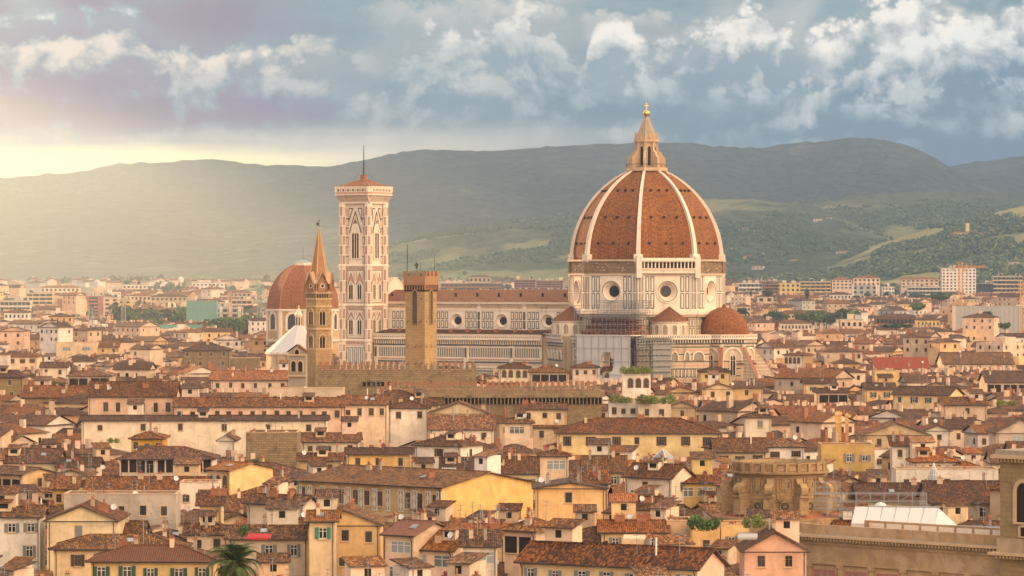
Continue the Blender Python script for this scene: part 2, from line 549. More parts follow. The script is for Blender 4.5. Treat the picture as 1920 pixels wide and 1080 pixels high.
leafmat('leaf_dark', (0.022, 0.045, 0.016), (0.06, 0.09, 0.028))
leafmat('leaf_bright', (0.16, 0.22, 0.035), (0.34, 0.36, 0.07))
leafmat('leaf_palm', (0.05, 0.09, 0.02), (0.15, 0.18, 0.05))
leafmat('leaf_hill', (0.10, 0.13, 0.035), (0.30, 0.32, 0.085))  # leaf greens lightened so the slope looks sunlit
leafmat('leaf_olive', (0.16, 0.16, 0.07), (0.30, 0.27, 0.12))
plain('palm_fruit', (0.42, 0.20, 0.03), 0.8)


# ------------------------------------------------------------------ mesh builder
I4 = Matrix.Identity(4)


class MB:
    def __init__(self):
        self.v, self.f, self.mi, self.mn = [], [], [], []
        self.M = I4

    def mat(self, name):
        if name not in self.mn:
            self.mn.append(name)
        return self.mn.index(name)

    def face(self, pts, mat):
        n = len(self.v)
        M = self.M
        self.v.extend((M @ Vector(p))[:] for p in pts)
        self.f.append(tuple(range(n, n + len(pts))))
        self.mi.append(self.mat(mat))

    def box(self, x0, x1, y0, y1, z0, z1, mat, top=None):
        a = [(x0, y0, z0), (x1, y0, z0), (x1, y1, z0), (x0, y1, z0), (x0, y0, z1), (x1, y0, z1), (x1, y1, z1), (x0, y1, z1)]
        for q in ((0, 1, 5, 4), (1, 2, 6, 5), (2, 3, 7, 6), (3, 0, 4, 7)):
            self.face([a[i] for i in q], mat)
        self.face([a[i] for i in (4, 5, 6, 7)], top or mat)
        self.face([a[i] for i in (3, 2, 1, 0)], mat)

    def prism(self, poly, z0, z1, mat, top=None, cap=True):
        """poly counter-clockwise from above"""
        n = len(poly)
        for i in range(n):
            a, b = poly[i], poly[(i + 1) % n]
            self.face([(*a, z0), (*b, z0), (*b, z1), (*a, z1)], mat)
        if cap:
            self.face([(*p, z1) for p in poly], top or mat)
            self.face([(*p, z0) for p in reversed(poly)], mat)

    def lathe(self, prof, n, mat, cx=0, cy=0, a0=0.0, a1=2 * math.pi, off=0.0, cap=False):
        """prof: [(r, z)] from bottom to top"""
        full = abs(a1 - a0 - 2 * math.pi) < 1e-6
        k = n if full else n + 1
        rings = []
        for r, z in prof:
            rings.append([(cx + r * math.cos(a0 + off + (a1 - a0) * i / n), cy + r * math.sin(a0 + off + (a1 - a0) * i / n), z) for i in range(k)])
        for lo, hi in zip(rings, rings[1:]):
            for i in range(n):
                j = (i + 1) % k
                self.face([lo[i], lo[j], hi[j], hi[i]], mat)
        if cap:
            self.face(rings[-1][:n if full else k], mat)
            self.face(list(reversed(rings[0][:n if full else k])), mat)

    def extr(self, poly, n0, n1, mat, side=None, back=False):
        """poly in (u, v) of the local x, z plane, counter-clockwise seen from -y; extruded from y=n0 (inner) to y=-n1 outwards"""
        m = len(poly)
        self.face([(u, -n1, v) for u, v in poly], mat)
        for i in range(m):
            a, b = poly[i], poly[(i + 1) % m]
            self.face([(a[0], -n0, a[1]), (b[0], -n0, b[1]), (b[0], -n1, b[1]), (a[0], -n1, a[1])], side or mat)
        if back:
            self.face([(u, -n0, v) for u, v in reversed(poly)], mat)

    def ringp(self, outer, inner, n0, n1, mat):
        """flat ring between two outlines of the same count, raised from n0 to n1"""
        m = len(outer)
        for i in range(m):
            j = (i + 1) % m
            o0, o1, i0, i1 = outer[i], outer[j], inner[i], inner[j]
            self.face([(o0[0], -n1, o0[1]), (o1[0], -n1, o1[1]), (i1[0], -n1, i1[1]), (i0[0], -n1, i0[1])], mat)
            self.face([(o0[0], -n0, o0[1]), (o1[0], -n0, o1[1]), (o1[0], -n1, o1[1]), (o0[0], -n1, o0[1])], mat)
            self.face([(i1[0], -n0, i1[1]), (i0[0], -n0, i0[1]), (i0[0], -n1, i0[1]), (i1[0], -n1, i1[1])], mat)

    def rect(self, u0, u1, v0, v1, n0, n1, mat):
        self.box(u0, u1, -n1, -n0, v0, v1, mat)

    def tube(self, a, b, r, mat, n=5, r2=None):
        a, b = Vector(a), Vector(b)
        d = (b - a)
        if d.length < 1e-6:
            return
        d.normalize()
        s = d.orthogonal().normalized()
        t = d.cross(s)
        r2 = r if r2 is None else r2
        A = [a + (s * math.cos(q) + t * math.sin(q)) * r for q in (2 * math.pi * i / n for i in range(n))]
        B = [b + (s * math.cos(q) + t * math.sin(q)) * r2 for q in (2 * math.pi * i / n for i in range(n))]
        for i in range(n):
            j = (i + 1) % n
            self.face([A[i], A[j], B[j], B[i]], mat)
        self.face(B, mat)
        self.face(list(reversed(A)), mat)

    def mesh(self, name):
        me = bpy.data.meshes.new(name)
        me.from_pydata(self.v, [], self.f)
        for n in self.mn:
            me.materials.append(MATS[n])
        me.polygons.foreach_set('material_index', self.mi)
        V = np.array(self.v, dtype=np.float64).reshape(-1, 3)
        uv = me.uv_layers.new(name='UVMap')
        out = np.zeros((len(me.loops), 2), dtype=np.float32)
        k = 0
        for f in self.f:
            p = V[list(f)]
            nn = np.cross(p[1] - p[0], p[2] - p[0])
            L = math.sqrt(nn[0] ** 2 + nn[1] ** 2 + nn[2] ** 2)
            if L < 1e-9 and len(f) > 3:
                nn = np.cross(p[2] - p[0], p[3] - p[0])
                L = math.sqrt(nn[0] ** 2 + nn[1] ** 2 + nn[2] ** 2)
            if L < 1e-9:
                k += len(f)
                continue
            nn = nn / L
            if abs(nn[2]) > 0.97:
                h = np.array([1.0, 0, 0]); s = np.array([0, 1.0, 0])
            else:
                h = np.array([-nn[1], nn[0], 0.0]); h /= math.sqrt(h[0] ** 2 + h[1] ** 2)
                s = np.cross(nn, h)
            out[k:k + len(f), 0] = p @ h
            out[k:k + len(f), 1] = p @ s
            k += len(f)
        uv.data.foreach_set('uv', out.ravel())
        return me

    def build(self, name, parent=None):
        o = bpy.data.objects.new(name, self.mesh(name))
        C.objects.link(o)
        o.parent = parent
        return o


def tag(o, label=None, cat=None, group=None, kind=None):
    if label: o['label'] = label
    if cat: o['category'] = cat
    if group: o['group'] = group
    if kind: o['kind'] = kind
    return o


def empty(name, loc, rz=0.0, label=None, cat=None, group=None):
    o = bpy.data.objects.new(name, None)
    C.objects.link(o)
    o.location = loc
    o.rotation_euler = (0, 0, rz)
    o.empty_display_size = 2
    return tag(o, label, cat, group)


def inst(name, me, parent=None, loc=(0, 0, 0), rz=0.0, scale=(1, 1, 1)):
    o = bpy.data.objects.new(name, me)
    C.objects.link(o)
    o.parent = parent
    o.location = loc
    o.rotation_euler = (0, 0, rz)
    o.scale = scale
    return o


def PX(px, Y): return (px - 960.0) * Y / F
def PZ(py, Y): return CZ + (HZ - py) * Y / F


def arch_pts(w, h0, h1, pointed=True, n=6, base=0.0):
    """opening outline: straight to h0, arch up to h1, width w, counter-clockwise from bottom left"""
    pts = [(-w / 2, base), (w / 2, base), (w / 2, h0)]
    if pointed:
        rise = h1 - h0
        for i in range(1, n):
            t = i / n
            pts.append((w / 2 * (1 - t ** 1.6), h0 + rise * math.sin(t * math.pi / 2) ** 0.9 * (0.55 + 0.45 * t)))
        pts.append((0, h1))
        for i in range(n - 1, 0, -1):
            t = i / n
            pts.append((-w / 2 * (1 - t ** 1.6), h0 + rise * math.sin(t * math.pi / 2) ** 0.9 * (0.55 + 0.45 * t)))
    else:
        for i in range(1, 2 * n):
            q = math.pi * i / (2 * n)
            pts.append((w / 2 * math.cos(q), h0 + (h1 - h0) * math.sin(q)))
    pts.append((-w / 2, h0))
    return pts


def circ(cu, cv, r, n=20, ru=None):
    return [(cu + (ru or r) * math.cos(2 * math.pi * i / n), cv + r * math.sin(2 * math.pi * i / n)) for i in range(n)]


def shift(pts, du, dv): return [(u + du, v + dv) for u, v in pts]


# ------------------------------------------------------------------ ground, hills, air
def hill_mat(name, woods, fields, field_lo, field_hi, tree_scale, rock=None):
    m, b = new_mat(name)
    o = objco()
    n1 = nz(o, 0.0016, 6, 0.6, 0.6)
    n2 = nz(o, tree_scale, 4, 0.7)
    vor = node('ShaderNodeTexVoronoi')
    put(vor.inputs['Vector'], o)
    vor.inputs['Scale'].default_value = tree_scale * 1.6
    d = S(vor.outputs['Distance'])
    wood = mixc(sstep(n2, 0.35, 0.65), woods[0], woods[1])
    wood = mixc(sstep(d, 0.35, 0.75) * 0.6, wood, mul(woods[0], 0.5))
    vf = node('ShaderNodeTexVoronoi')
    put(vf.inputs['Vector'], o)
    vf.inputs['Scale'].default_value = 0.006
    sep = node('ShaderNodeSeparateColor')
    S.nt.links.new(vf.outputs['Color'], sep.inputs[0])
    fld = mixc(S(sep.outputs[0]), fields[0], fields[1])
    fld = mixc(sstep(n2, 0.5, 0.62) * 0.6, fld, woods[1])
    col = mixc(sstep(n1, field_lo, field_hi), wood, fld)
    if rock:
        col = mixc(sstep(nz(objco((1, 1, 0.35)), 0.006, 6, 0.7), 0.56, 0.68) * rock, col, (0.24, 0.22, 0.19))
    put(b.inputs['Base Color'], col)
    b.inputs['Roughness'].default_value = 0.95
    b.inputs['Specular IOR Level'].default_value = 0.1
    bump(b, n2 * 0.6 + d * -0.6, 1.6 / tree_scale * 0.25, 0.9)
    return m


hill_mat('far_wood', ((0.020, 0.036, 0.032), (0.048, 0.072, 0.058)), ((0.085, 0.105, 0.075), (0.065, 0.085, 0.06)), 0.62, 0.70, 0.022, 0.35)
hill_mat('mid_wood', ((0.035, 0.055, 0.020), (0.095, 0.125, 0.045)), ((0.24, 0.23, 0.10), (0.15, 0.18, 0.07)), 0.50, 0.58, 0.045)
hill_mat('near_wood', ((0.040, 0.060, 0.018), (0.15, 0.18, 0.055)), ((0.44, 0.36, 0.15), (0.28, 0.28, 0.10)), 0.40, 0.50, 0.08)
mg, bg = new_mat('city_ground')
put(bg.inputs['Base Color'], ramp(nz(objco(), 0.03, 6, 0.7), [(0.3, (0.06, 0.05, 0.04)), (0.5, (0.14, 0.11, 0.08)), (0.7, (0.22, 0.17, 0.11))]))
bg.inputs['Roughness'].default_value = 0.95


def interp(x, xs, ys):
    return float(np.interp(x, xs, ys))


HILLS = {}


def GZ(Y):
    return min(max(0.0, Y - 2200.0) * 0.0085, 38.0)


def hill(name, pts, Yf, Yr, mat, amp, rough_ridge, nx=260, ny=46, power=1.0, z_foot=-2.0, back=0.25, seed=0.0, fs=1 / 900.0, kind_label=None):
    """a real ridge: skyline pts (px, py) seen at depth Yr give heights; the slope runs forward to its foot at Yf"""
    z_foot = GZ(Yf) - 3.0
    yrf = Yr if callable(Yr) else (lambda p: Yr)
    xs = [PX(p, yrf(p)) for p, _ in pts]
    zs = [PZ(q, yrf(p)) for p, q in pts]
    yrs = [yrf(p) for p, _ in pts]
    x0, x1 = xs[0], xs[-1]
    rows = ny + 10
    V, Fc = [], []

    def height(X, Y):
        zr = np.interp(X, xs, zs)
        t = (Y - Yf) / (np.interp(X, xs, yrs) - Yf)
        nse = mn.fractal(Vector((X * fs + seed, Y * fs, seed * 1.7)), 0.9, 2.0, 6)
        if t <= 1:
            t = max(t, 0.0)
            s = t ** power
            s = s * (0.75 + 0.25 * t * (2 - t))
            return z_foot + (zr - z_foot) * s + nse * amp * math.sin(math.pi * min(t, 1.0)) ** 0.8 * zr
        q = (t - 1) / back
        return z_foot + (zr - z_foot) * math.cos(min(q, 1.0) * math.pi / 2)

    for j in range(rows):
        t = j / ny if j <= ny else 1 + (j - ny) / 9.0 * back
        for i in range(nx):
            X = x0 + (x1 - x0) * i / (nx - 1)
            Y = Yf + (float(np.interp(X, xs, yrs)) - Yf) * t
            z = height(X, Y)
            if 0.05 < t < 1.2:
                z += rough_ridge * mn.noise(Vector((X * 0.05, Y * 0.05, 3.3 + seed))) * min(1.0, t * 4)
            V.append((X, Y, z))
    for j in range(rows - 1):
        for i in range(nx - 1):
            a = j * nx + i
            Fc.append((a, a + 1, a + nx + 1, a + nx))
    me = bpy.data.meshes.new(name)
    me.from_pydata(V, [], Fc)
    me.materials.append(MATS[mat])
    me.polygons.foreach_set('use_smooth', [True] * len(Fc))
    o = bpy.data.objects.new(name, me)
    C.objects.link(o)
    tag(o, kind='structure')
    HILLS[name] = height
    return height


gm = MB()
gy = [-6000, -1000, 0, 1000, 2200, 3000, 4000, 5000, 6000, 6670, 8000, 10000, 13000, 17000, 30000]
for ya, yb in zip(gy, gy[1:]):
    for i in range(12):
        xa, xb = -24000 + 4000 * i, -20000 + 4000 * i
        gm.face([(xa, ya, GZ(ya)), (xb, ya, GZ(ya)), (xb, yb, GZ(yb)), (xa, yb, GZ(yb))], 'city_ground')
tag(gm.build('ground'), kind='structure')
h_left = hill('far_hills', [(-1500, 345), (-600, 338), (-200, 330), (0, 332), (40, 332), (80, 328), (150, 322), (215, 308), (250, 306), (300, 303), (350, 302), (400, 299), (440, 303), (500, 309),
                            (560, 310), (620, 312), (700, 318), (900, 330), (1400, 345), (2400, 350)], 10700, 11250, 'far_wood', 0.05, 6, 200, 24, 0.8, seed=4.0, fs=1 / 2200.0)
h_east = hill('eastern_hills', [(1500, 420), (1650, 350), (1720, 325), (1780, 312), (1830, 303), (1880, 298), (1920, 290), (2100, 275), (2500, 270), (3200, 300)], 9800, 10700, 'far_wood', 0.06, 5, 140, 30, 0.8, seed=8.0, fs=1 / 1500.0)
h_big = hill('mountain', [(-1600, 385), (-400, 372), (0, 369), (120, 364), (200, 362), (300, 356), (420, 351), (480, 348), (520, 338), (560, 326), (620, 312), (680, 300), (730, 288), (780, 282), (830, 281), (900, 284),
                          (960, 281), (1020, 276), (1080, 272), (1150, 269), (1200, 267), (1290, 268), (1330, 272), (1390, 277), (1430, 276), (1470, 270), (1530, 265), (1600, 259), (1640, 261),
                          (1690, 268), (1730, 283), (1760, 302), (1790, 318), (1860, 345), (1960, 372), (2200, 400), (2700, 430)], 8000, lambda p: float(np.interp(p, [0, 480, 800, 1300], [10300, 10200, 9700, 9300])), 'far_wood', 0.10, 5, 340, 60, 0.9, seed=1.0, fs=1 / 1300.0)
h_mid2 = hill('wooded_ridge', [(1100, 440), (1400, 392), (1480, 384), (1540, 378), (1600, 368), (1680, 362), (1750, 358), (1800, 357), (1850, 361), (1920, 370), (2100, 380), (2500, 400)], 6300, 7900, 'mid_wood', 0.09, 6, 240, 56, 0.9, seed=2.0, fs=1 / 700.0)
h_mid = hill('olive_hills', [(300, 520), (560, 510), (680, 478), (760, 452), (820, 438), (880, 428), (940, 418), (1000, 411), (1070, 403), (1140, 404), (1240, 384), (1340, 372), (1400, 373), (1460, 380), (1520, 386), (1560, 400),
                             (1640, 428), (1760, 458), (1900, 480), (2200, 505)], 5700, 7500, 'mid_wood', 0.12, 6, 300, 60, 0.85, seed=5.0, fs=1 / 600.0)
h_near = hill('villa_hill', [(1180, 540), (1300, 524), (1400, 515), (1480, 505), (1540, 492), (1600, 470), (1680, 446), (1740, 428), (1800, 416), (1860, 402), (1920, 386), (2000, 372), (2200, 350), (2600, 330)], 4350, 6350, 'near_wood', 0.10, 4, 260, 70, 0.9, seed=7.0, fs=1 / 500.0)
# ------------------------------------------------------------------ cathedral and towers
GRID = R(149.5)          # the old street grid: local x runs along the nave, local y faces the viewer's left
SHEETS = []


def FM(phi, a, z=0.0):
    """frame on a wall whose outward normal points at phi: x along the wall, -y outwards"""
    return Matrix.Translation((a * math.cos(phi), a * math.sin(phi), z)) @ Matrix.Rotation(phi + math.pi / 2, 4, 'Z')


def octo(Rc, n=8, off=None):
    off = math.pi / n if off is None else off
    return [(Rc * math.cos(off + 2 * math.pi * i / n), Rc * math.sin(off + 2 * math.pi * i / n)) for i in range(n)]


def hole_wall(b, u0, u1, v0, v1, cu, cv, r, mat, n=24):
    s = r * 1.12
    sq = []
    for i in range(n):
        a = 2 * math.pi * i / n
        c, q = math.cos(a), math.sin(a)
        k = s / max(abs(c), abs(q))
        sq.append((cu + c * k, cv + q * k))
    ci = circ(cu, cv, r, n)
    for i in range(n):
        j = (i + 1) % n
        b.face([(sq[i][0], 0, sq[i][1]), (sq[j][0], 0, sq[j][1]), (ci[j][0], 0, ci[j][1]), (ci[i][0], 0, ci[i][1])], mat)
    for a0, a1, c0, c1 in ((u0, cu - s, v0, v1), (cu + s, u1, v0, v1), (cu - s, cu + s, v0, cv - s), (cu - s, cu + s, cv + s, v1)):
        b.face([(a0, 0, c0), (a1, 0, c0), (a1, 0, c1), (a0, 0, c1)], mat)


def oculus(parent, M, cu, cv, ro, ri, depth, name='round_window'):
    b = MB(); b.M = M
    n = 28
    b.ringp(circ(cu, cv, ro * 1.13, n), circ(cu, cv, ro, n), 0.0, 0.35, 'rose_marble')
    b.ringp(circ(cu, cv, ro, n), circ(cu, cv, ro * 0.93, n), 0.0, 0.2, 'green_marble')
    steps = [(ro * 0.93, 0.2), (ro * 0.82, -0.15 * depth), (ro * 0.80, -0.2 * depth), (ri * 1.12, -0.9 * depth), (ri, -depth)]
    for (r0, n0), (r1, n1) in zip(steps, steps[1:]):
        A, B_ = circ(cu, cv, r0, n), circ(cu, cv, r1, n)
        for i in range(n):
            j = (i + 1) % n
            b.face([(A[i][0], -n0, A[i][1]), (A[j][0], -n0, A[j][1]), (B_[j][0], -n1, B_[j][1]), (B_[i][0], -n1, B_[i][1])], 'rose_marble')
    o = b.build(name, parent)
    g = MB(); g.M = M
    g.face([(u, depth, v) for u, v in circ(cu, cv, ri, n)], 'pane')
    for k in (-0.33, 0.33):
        g.box(cu + k * ri - 0.06, cu + k * ri + 0.06, depth - 0.1, depth - 0.02, cv - ri * 0.9, cv + ri * 0.9, 'dark_metal')
        g.box(cu - ri * 0.9, cu + ri * 0.9, depth - 0.16, depth - 0.11, cv + k * ri - 0.06, cv + k * ri + 0.06, 'dark_metal')
    g.build('glazing', o)


def panel(b, u0, u1, v0, v1, inner='white_marble', edge='green_marble', t=0.22, n=0.0):
    b.rect(u0, u1, v0, v1, n, n + 0.06, edge)
    b.rect(u0 + t, u1 - t, v0 + t, v1 - t, n + 0.06, n + 0.10, inner)


def panels(b, u0, u1, v0, v1, w, rows, skip=None, gap=0.5, inner='white_marble', t=0.24):
    k = max(1, int(round((u1 - u0) / w)))
    pw = (u1 - u0) / k
    ph = (v1 - v0) / rows
    for i in range(k):
        for j in range(rows):
            a0, a1 = u0 + pw * i + gap / 2, u0 + pw * (i + 1) - gap / 2
            c0, c1 = v0 + ph * j + gap / 2, v0 + ph * (j + 1) - gap / 2
            if skip:
                su, sv, sr = skip
                du = max(a0 - su, 0, su - a1); dv = max(c0 - sv, 0, sv - c1)
                if math.hypot(du, dv) < sr:
                    continue
            panel(b, a0, a1, c0, c1, inner, t=t)


def arcade(b, u0, u1, v0, v1, n, frame, hole, proud=0.35, pointed=False):
    """a row of little arches: piers and arch heads proud of a dark back"""
    w = (u1 - u0) / n
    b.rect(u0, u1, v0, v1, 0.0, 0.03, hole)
    for i in range(n):
        cu = u0 + w * (i + 0.5)
        b.rect(u0 + w * i - w * 0.13, u0 + w * i + w * 0.13, v0, v1, 0.03, proud, frame)
        ar = [(cu + w * 0.5 * math.cos(a), v1 - w * 0.55 + w * 0.42 * math.sin(a)) for a in (math.pi * q / 6 for q in range(7))]
        for p, q in zip(ar, ar[1:]):
            b.face([(p[0], -proud, p[1]), (p[0], -proud, v1), (q[0], -proud, v1), (q[0], -proud, q[1])], frame)
    b.rect(u1 - w * 0.13, u1 + w * 0.13, v0, v1, 0.03, proud, frame)


def lancet(parent, M, cu, v0, h0, h1, w, lights, frame='rose_marble', name='window', gable=None, pane='dark_opening', fr=0.35, pointed=True):
    b = MB(); b.M = M
    inner = shift(arch_pts(w, h0 - v0, h1 - v0, pointed), cu, v0)
    outer = shift(arch_pts(w + 2 * fr, h0 - v0, h1 - v0 + fr * 1.2, pointed, base=-fr * 0.6), cu, v0)
    b.ringp(outer, inner, 0.0, 0.32, frame)
    for k in range(1, lights):
        x = cu - w / 2 + w * k / lights
        b.rect(x - w * 0.04, x + w * 0.04, v0, h0, 0.05, 0.22, frame)
    if lights > 1:
        lw = w / lights
        head = [(p, q) for p, q in inner if q >= h0 - 1e-6]
        b.face([(p, -0.14, q) for p, q in head], frame)
        for k in range(lights):
            x = cu - w / 2 + lw * (k + 0.5)
            b.face([(p, -0.17, q) for p, q in shift(arch_pts(lw * 0.8, 0.0, lw * 0.9, pointed, base=-0.02), x, h0)], pane)
        if w > 1.2:
            b.face([(p, -0.17, q) for p, q in circ(cu, h0 + (h1 - h0) * 0.62, w * 0.10, 12)], pane)
    o = b.build(name, parent)
    g = MB(); g.M = M
    g.face([(p, -0.04, q) for p, q in inner], pane)
    g.build('opening', o)
    return o


def striped(b, u0, u1, v0, v1, n=0.0, step=1.1, cols=('green_marble', 'pink_marble')):
    v, k = v0, 0
    while v < v1 - 0.2:
        b.rect(u0, u1, v, min(v + step * 0.3, v1), n, n + 0.06, cols[k % len(cols)])
        v += step; k += 1


def duomo():
    T = empty('cathedral', (47.1, 1345, 0), GRID, 'marble cathedral with a huge red tiled octagonal dome, white ribs and a golden ball', 'cathedral')
    RD, Rb, zs, zt = 27.3, 26.3, 59.2, 91.0
    cc = 8.64; rho = Rb + cc

    def rad(z): return math.sqrt(max(rho ** 2 - (z - zs) ** 2, 0.01)) - cc
    # shell
    b = MB()
    zz = [zs + (zt - zs) * (i / 18.0) for i in range(19)]
    b.lathe([(rad(z) - 0.15, z) for z in zz], 8, 'dome_tile', off=math.pi / 8)
    ca = math.cos(math.pi / 8)
    for k in range(8):
        phi = k * math.pi / 4
        for zv, us in ((65.2, (-6.0, 0, 6.0)), (74.2, (-4.6, 0, 4.6)), (83.6, (-2.9, 0, 2.9))):
            b.M = FM(phi, rad(zv) * ca, zv)
            for u in us:
                b.box(u - 0.34, u + 0.34, -0.45, 0.8, -0.3, 0.5, 'dark_opening', 'dome_tile')
        b.M = I4
    b.build('cupola', T)
    for k in range(8):
        a = math.pi / 8 + k * math.pi / 4
        r = MB(); r.M = Matrix.Rotation(a, 4, 'Z')
        for z0, z1 in zip(zz, zz[1:]):
            w0, w1 = [0.74 - 0.34 * (z - zs) / (zt - zs) for z in (z0, z1)]
            p0, p1 = rad(z0), rad(z1)
            o0, o1 = p0 + 0.75, p1 + 0.75
            r.face([(o0, -w0, z0), (o0, w0, z0), (o1, w1, z1), (o1, -w1, z1)], 'rib_marble')
            for s in (-1, 1):
                q = [(p0 - 0.9, s * w0, z0), (o0, s * w0, z0), (o1, s * w1, z1), (p1 - 0.9, s * w1, z1)]
                r.face(q if s < 0 else q[::-1], 'rib_marble')
        r.box(25.0, 27.5, -1.5, 1.5, zs - 0.4, zs + 2.3, 'rib_marble')
        r.build('rib', T)
    # lantern
    L = MB()
    L.prism(octo(7.4), 90.6, 91.9, 'warm_stone')
    L.prism(octo(3.5), 91.9, 101.6, 'warm_stone')
    L.prism(octo(4.5), 101.6, 102.4, 'warm_stone')
    L.prism(octo(3.7), 102.4, 104.4, 'warm_stone')
    for k in range(16):
        a = k * math.pi / 8
        L.tube((4.0 * math.cos(a), 4.0 * math.sin(a), 102.4), (4.0 * math.cos(a), 4.0 * math.sin(a), 105.4), 0.32, 'warm_stone', 5, 0.06)
    for k in range(24):
        a = k * math.pi / 12
        L.tube((7.1 * math.cos(a), 7.1 * math.sin(a), 91.9), (7.1 * math.cos(a), 7.1 * math.sin(a), 93.1), 0.05, 'dark_metal', 4)
    L.lathe([(7.1, 93.05), (7.15, 93.2)], 24, 'dark_metal')
    Lo = L.build('lantern', T)
    Lo.scale = (1, 1, 0.93)
    Lo.location = (0, 0, 91.9 * 0.07)
    for k in range(8):
        a = math.pi / 8 + k * math.pi / 4
        r = MB(); r.M = Matrix.Rotation(a, 4, 'Z') @ Matrix.Rotation(0, 4, 'Z')
        r.M = r.M @ Matrix.Rotation(math.pi / 2, 4, 'X')
        # profile in (radius, height), thickness along the third axis
        pf = [(3.2, 91.9), (6.6, 91.9), (6.6, 95.6), (5.6, 96.4), (5.1, 97.6), (4.3, 98.2), (4.0, 99.6), (4.1, 101.6), (3.2, 101.6)]
        for s in (-0.42, 0.42):
            r.face([(p, q, s) for p, q in (pf if s > 0 else pf[::-1])], 'warm_stone')
        for p, q in zip(pf, pf[1:]):
            r.face([(p[0], p[1], 0.42), (p[0], p[1], -0.42), (q[0], q[1], -0.42), (q[0], q[1], 0.42)], 'warm_stone')
        r.build('buttress', Lo)
        lancet(Lo, FM(k * math.pi / 4, 3.5 * ca), 0, 92.6, 99.0, 99.9, 1.15, 1, 'warm_stone', fr=0.2, pointed=False)
    s = MB()
    s.lathe([(3.1, 104.4), (2.3, 106.6), (1.25, 109.2), (0.62, 110.9), (0.55, 111.2)], 16, 'grey_stone')
    for k in range(8):
        a = math.pi / 8 + k * math.pi / 4
        s.tube((3.15 * math.cos(a), 3.15 * math.sin(a), 104.4), (0.62 * math.cos(a), 0.62 * math.sin(a), 111), 0.16, 'warm_stone', 4)
    s.build('spire', Lo)
    g = MB()
    g.lathe([(0.55, 111.0), (0.7, 111.25), (0.35, 111.4)], 12, 'gold_leaf')
    g.lathe([(0.02, 111.3)] + [(1.2 * math.sin(math.pi * i / 10), 112.4 - 1.2 * math.cos(math.pi * i / 10)) for i in range(1, 10)] + [(0.02, 113.6)], 18, 'gold_leaf')
    go = g.build('golden_ball', Lo)
    x = MB(); x.M = Matrix.Rotation(-GRID, 4, 'Z')
    x.box(-0.11, 0.11, -0.11, 0.11, 113.5, 116.4, 'gold_leaf')
    x.box(-0.8, 0.8, -0.105, 0.105, 115.2, 115.45, 'gold_leaf')
    x.build('cross', Lo)
    # drum
    d = MB()
    ap = RD * ca
    hw = RD * math.sin(math.pi / 8)
    z0, z1, z2 = 41.6, 54.4, 59.4
    for k in range(8):
        phi = k * math.pi / 4
        M = FM(phi, ap); d.M = M
        hole_wall(d, -hw, hw, z0, z1, 0, 48.7, 3.55, 'white_marble')
        d.face([(-hw, 0, z1), (hw, 0, z1), (hw, 0, z2), (-hw, 0, z2)], 'drum_stone')
        d.rect(-hw - 0.1, hw + 0.1, z1 - 0.1, z1 + 0.45, 0, 0.45, 'grimy_marble')
        d.rect(-hw - 0.3, hw + 0.3, z0 - 0.9, z0 + 0.4, 0, 1.05, 'rose_marble')
        d.rect(-hw - 0.15, hw + 0.15, z0 - 1.7, z0 - 0.9, 0, 0.65, 'grimy_marble')
        d.rect(-hw - 0.2, hw + 0.2, z2 - 0.35, z2 + 0.3, 0, 0.6, 'grimy_marble')
        if k in (0, 1, 2, 3, 4):
            panels(d, -hw + 2.4, hw - 2.4, z0 + 0.9, z1 - 0.3, 1.85, 2, (0, 48.7, 4.05), gap=0.42, t=0.34)
            for s in (-1, 1):
                u0, u1 = sorted((s * (hw - 2.1), s * (hw + 0.12)))
                d.rect(u0, u1, z0 + 0.4, z1 - 0.1, 0, 0.28, 'white_marble')
                panels(d, u0 + 0.1, u1 - 0.1, z0 + 0.9, z1 - 0.4, 1.1, 3, None, 0.35, t=0.2)
                d.M = M @ Matrix.Translation((0, -0.28, 0))
                panels(d, u0 + 0.15, u1 - 0.15, z0 + 0.9, z1 - 0.4, 1.0, 2, None, 0.4, 'white_marble', 0.22)
                d.M = M
                d.rect(min(s * (hw - 1.8), s * (hw + .2)), max(s * (hw - 1.8), s * (hw + .2)), z1 + 0.45, z2 + 0.2, 0, 0.5, 'drum_stone')
            rnd = random.Random(k)
            for i in range(26):
                u = rnd.uniform(-hw + 2, hw - 2.6); v = rnd.uniform(z1 + 0.7, z2 - 0.9)
                d.rect(u, u + rnd.uniform(0.3, 1.1), v, v + rnd.uniform(0.15, 0.4), 0, rnd.uniform(0.08, 0.25), rnd.choice(['grimy_marble', 'drum_stone', 'drum_stone', 'warm_stone']))
    d.M = I4
    d.face([(*p, 59.4) for p in octo(RD)], 'drum_stone')
    d.build('drum', T)
    for k in range(8):
        oculus(T, FM(k * math.pi / 4, ap), 0, 48.7, 3.6, 2.0, 1.9)
    # finished gallery on the facet that faces the viewer
    g = MB(); M = FM(3 * math.pi / 4, ap + 0.05); g.M = M
    zb = 54.9
    g.rect(-hw - 0.7, hw + 0.7, zb, zb + 1.3, 0.3, 1.5, 'white_marble')
    g.rect(-hw - 0.9, hw + 0.9, zb + 1.3, zb + 1.75, 0.3, 1.9, 'rose_marble')
    g.M = M @ Matrix.Translation((0, -0.5, 0))
    arcade(g, -hw + 0.6, hw - 0.6, zb + 1.9, zb + 4.1, 15, 'white_marble', 'dark_opening', 0.7)
    g.M = M
    g.rect(-hw - 0.9, hw + 0.9, zb + 4.1, zb + 4.7, 0.1, 1.6, 'rose_marble')
    g.rect(-hw - 0.6, hw + 0.6, zb + 4.7, zb + 5.3, 0.7, 1.1, 'white_marble')
    for s in (-1, 1):
        g.rect(min(s * (hw - 0.9), s * (hw + 1)), max(s * (hw - 0.9), s * (hw + 1)), zb - 1.5, zb + 5.8, 0.2, 1.75, 'white_marble')
    g.build('gallery', T)
    # lower octagon
    b = MB()
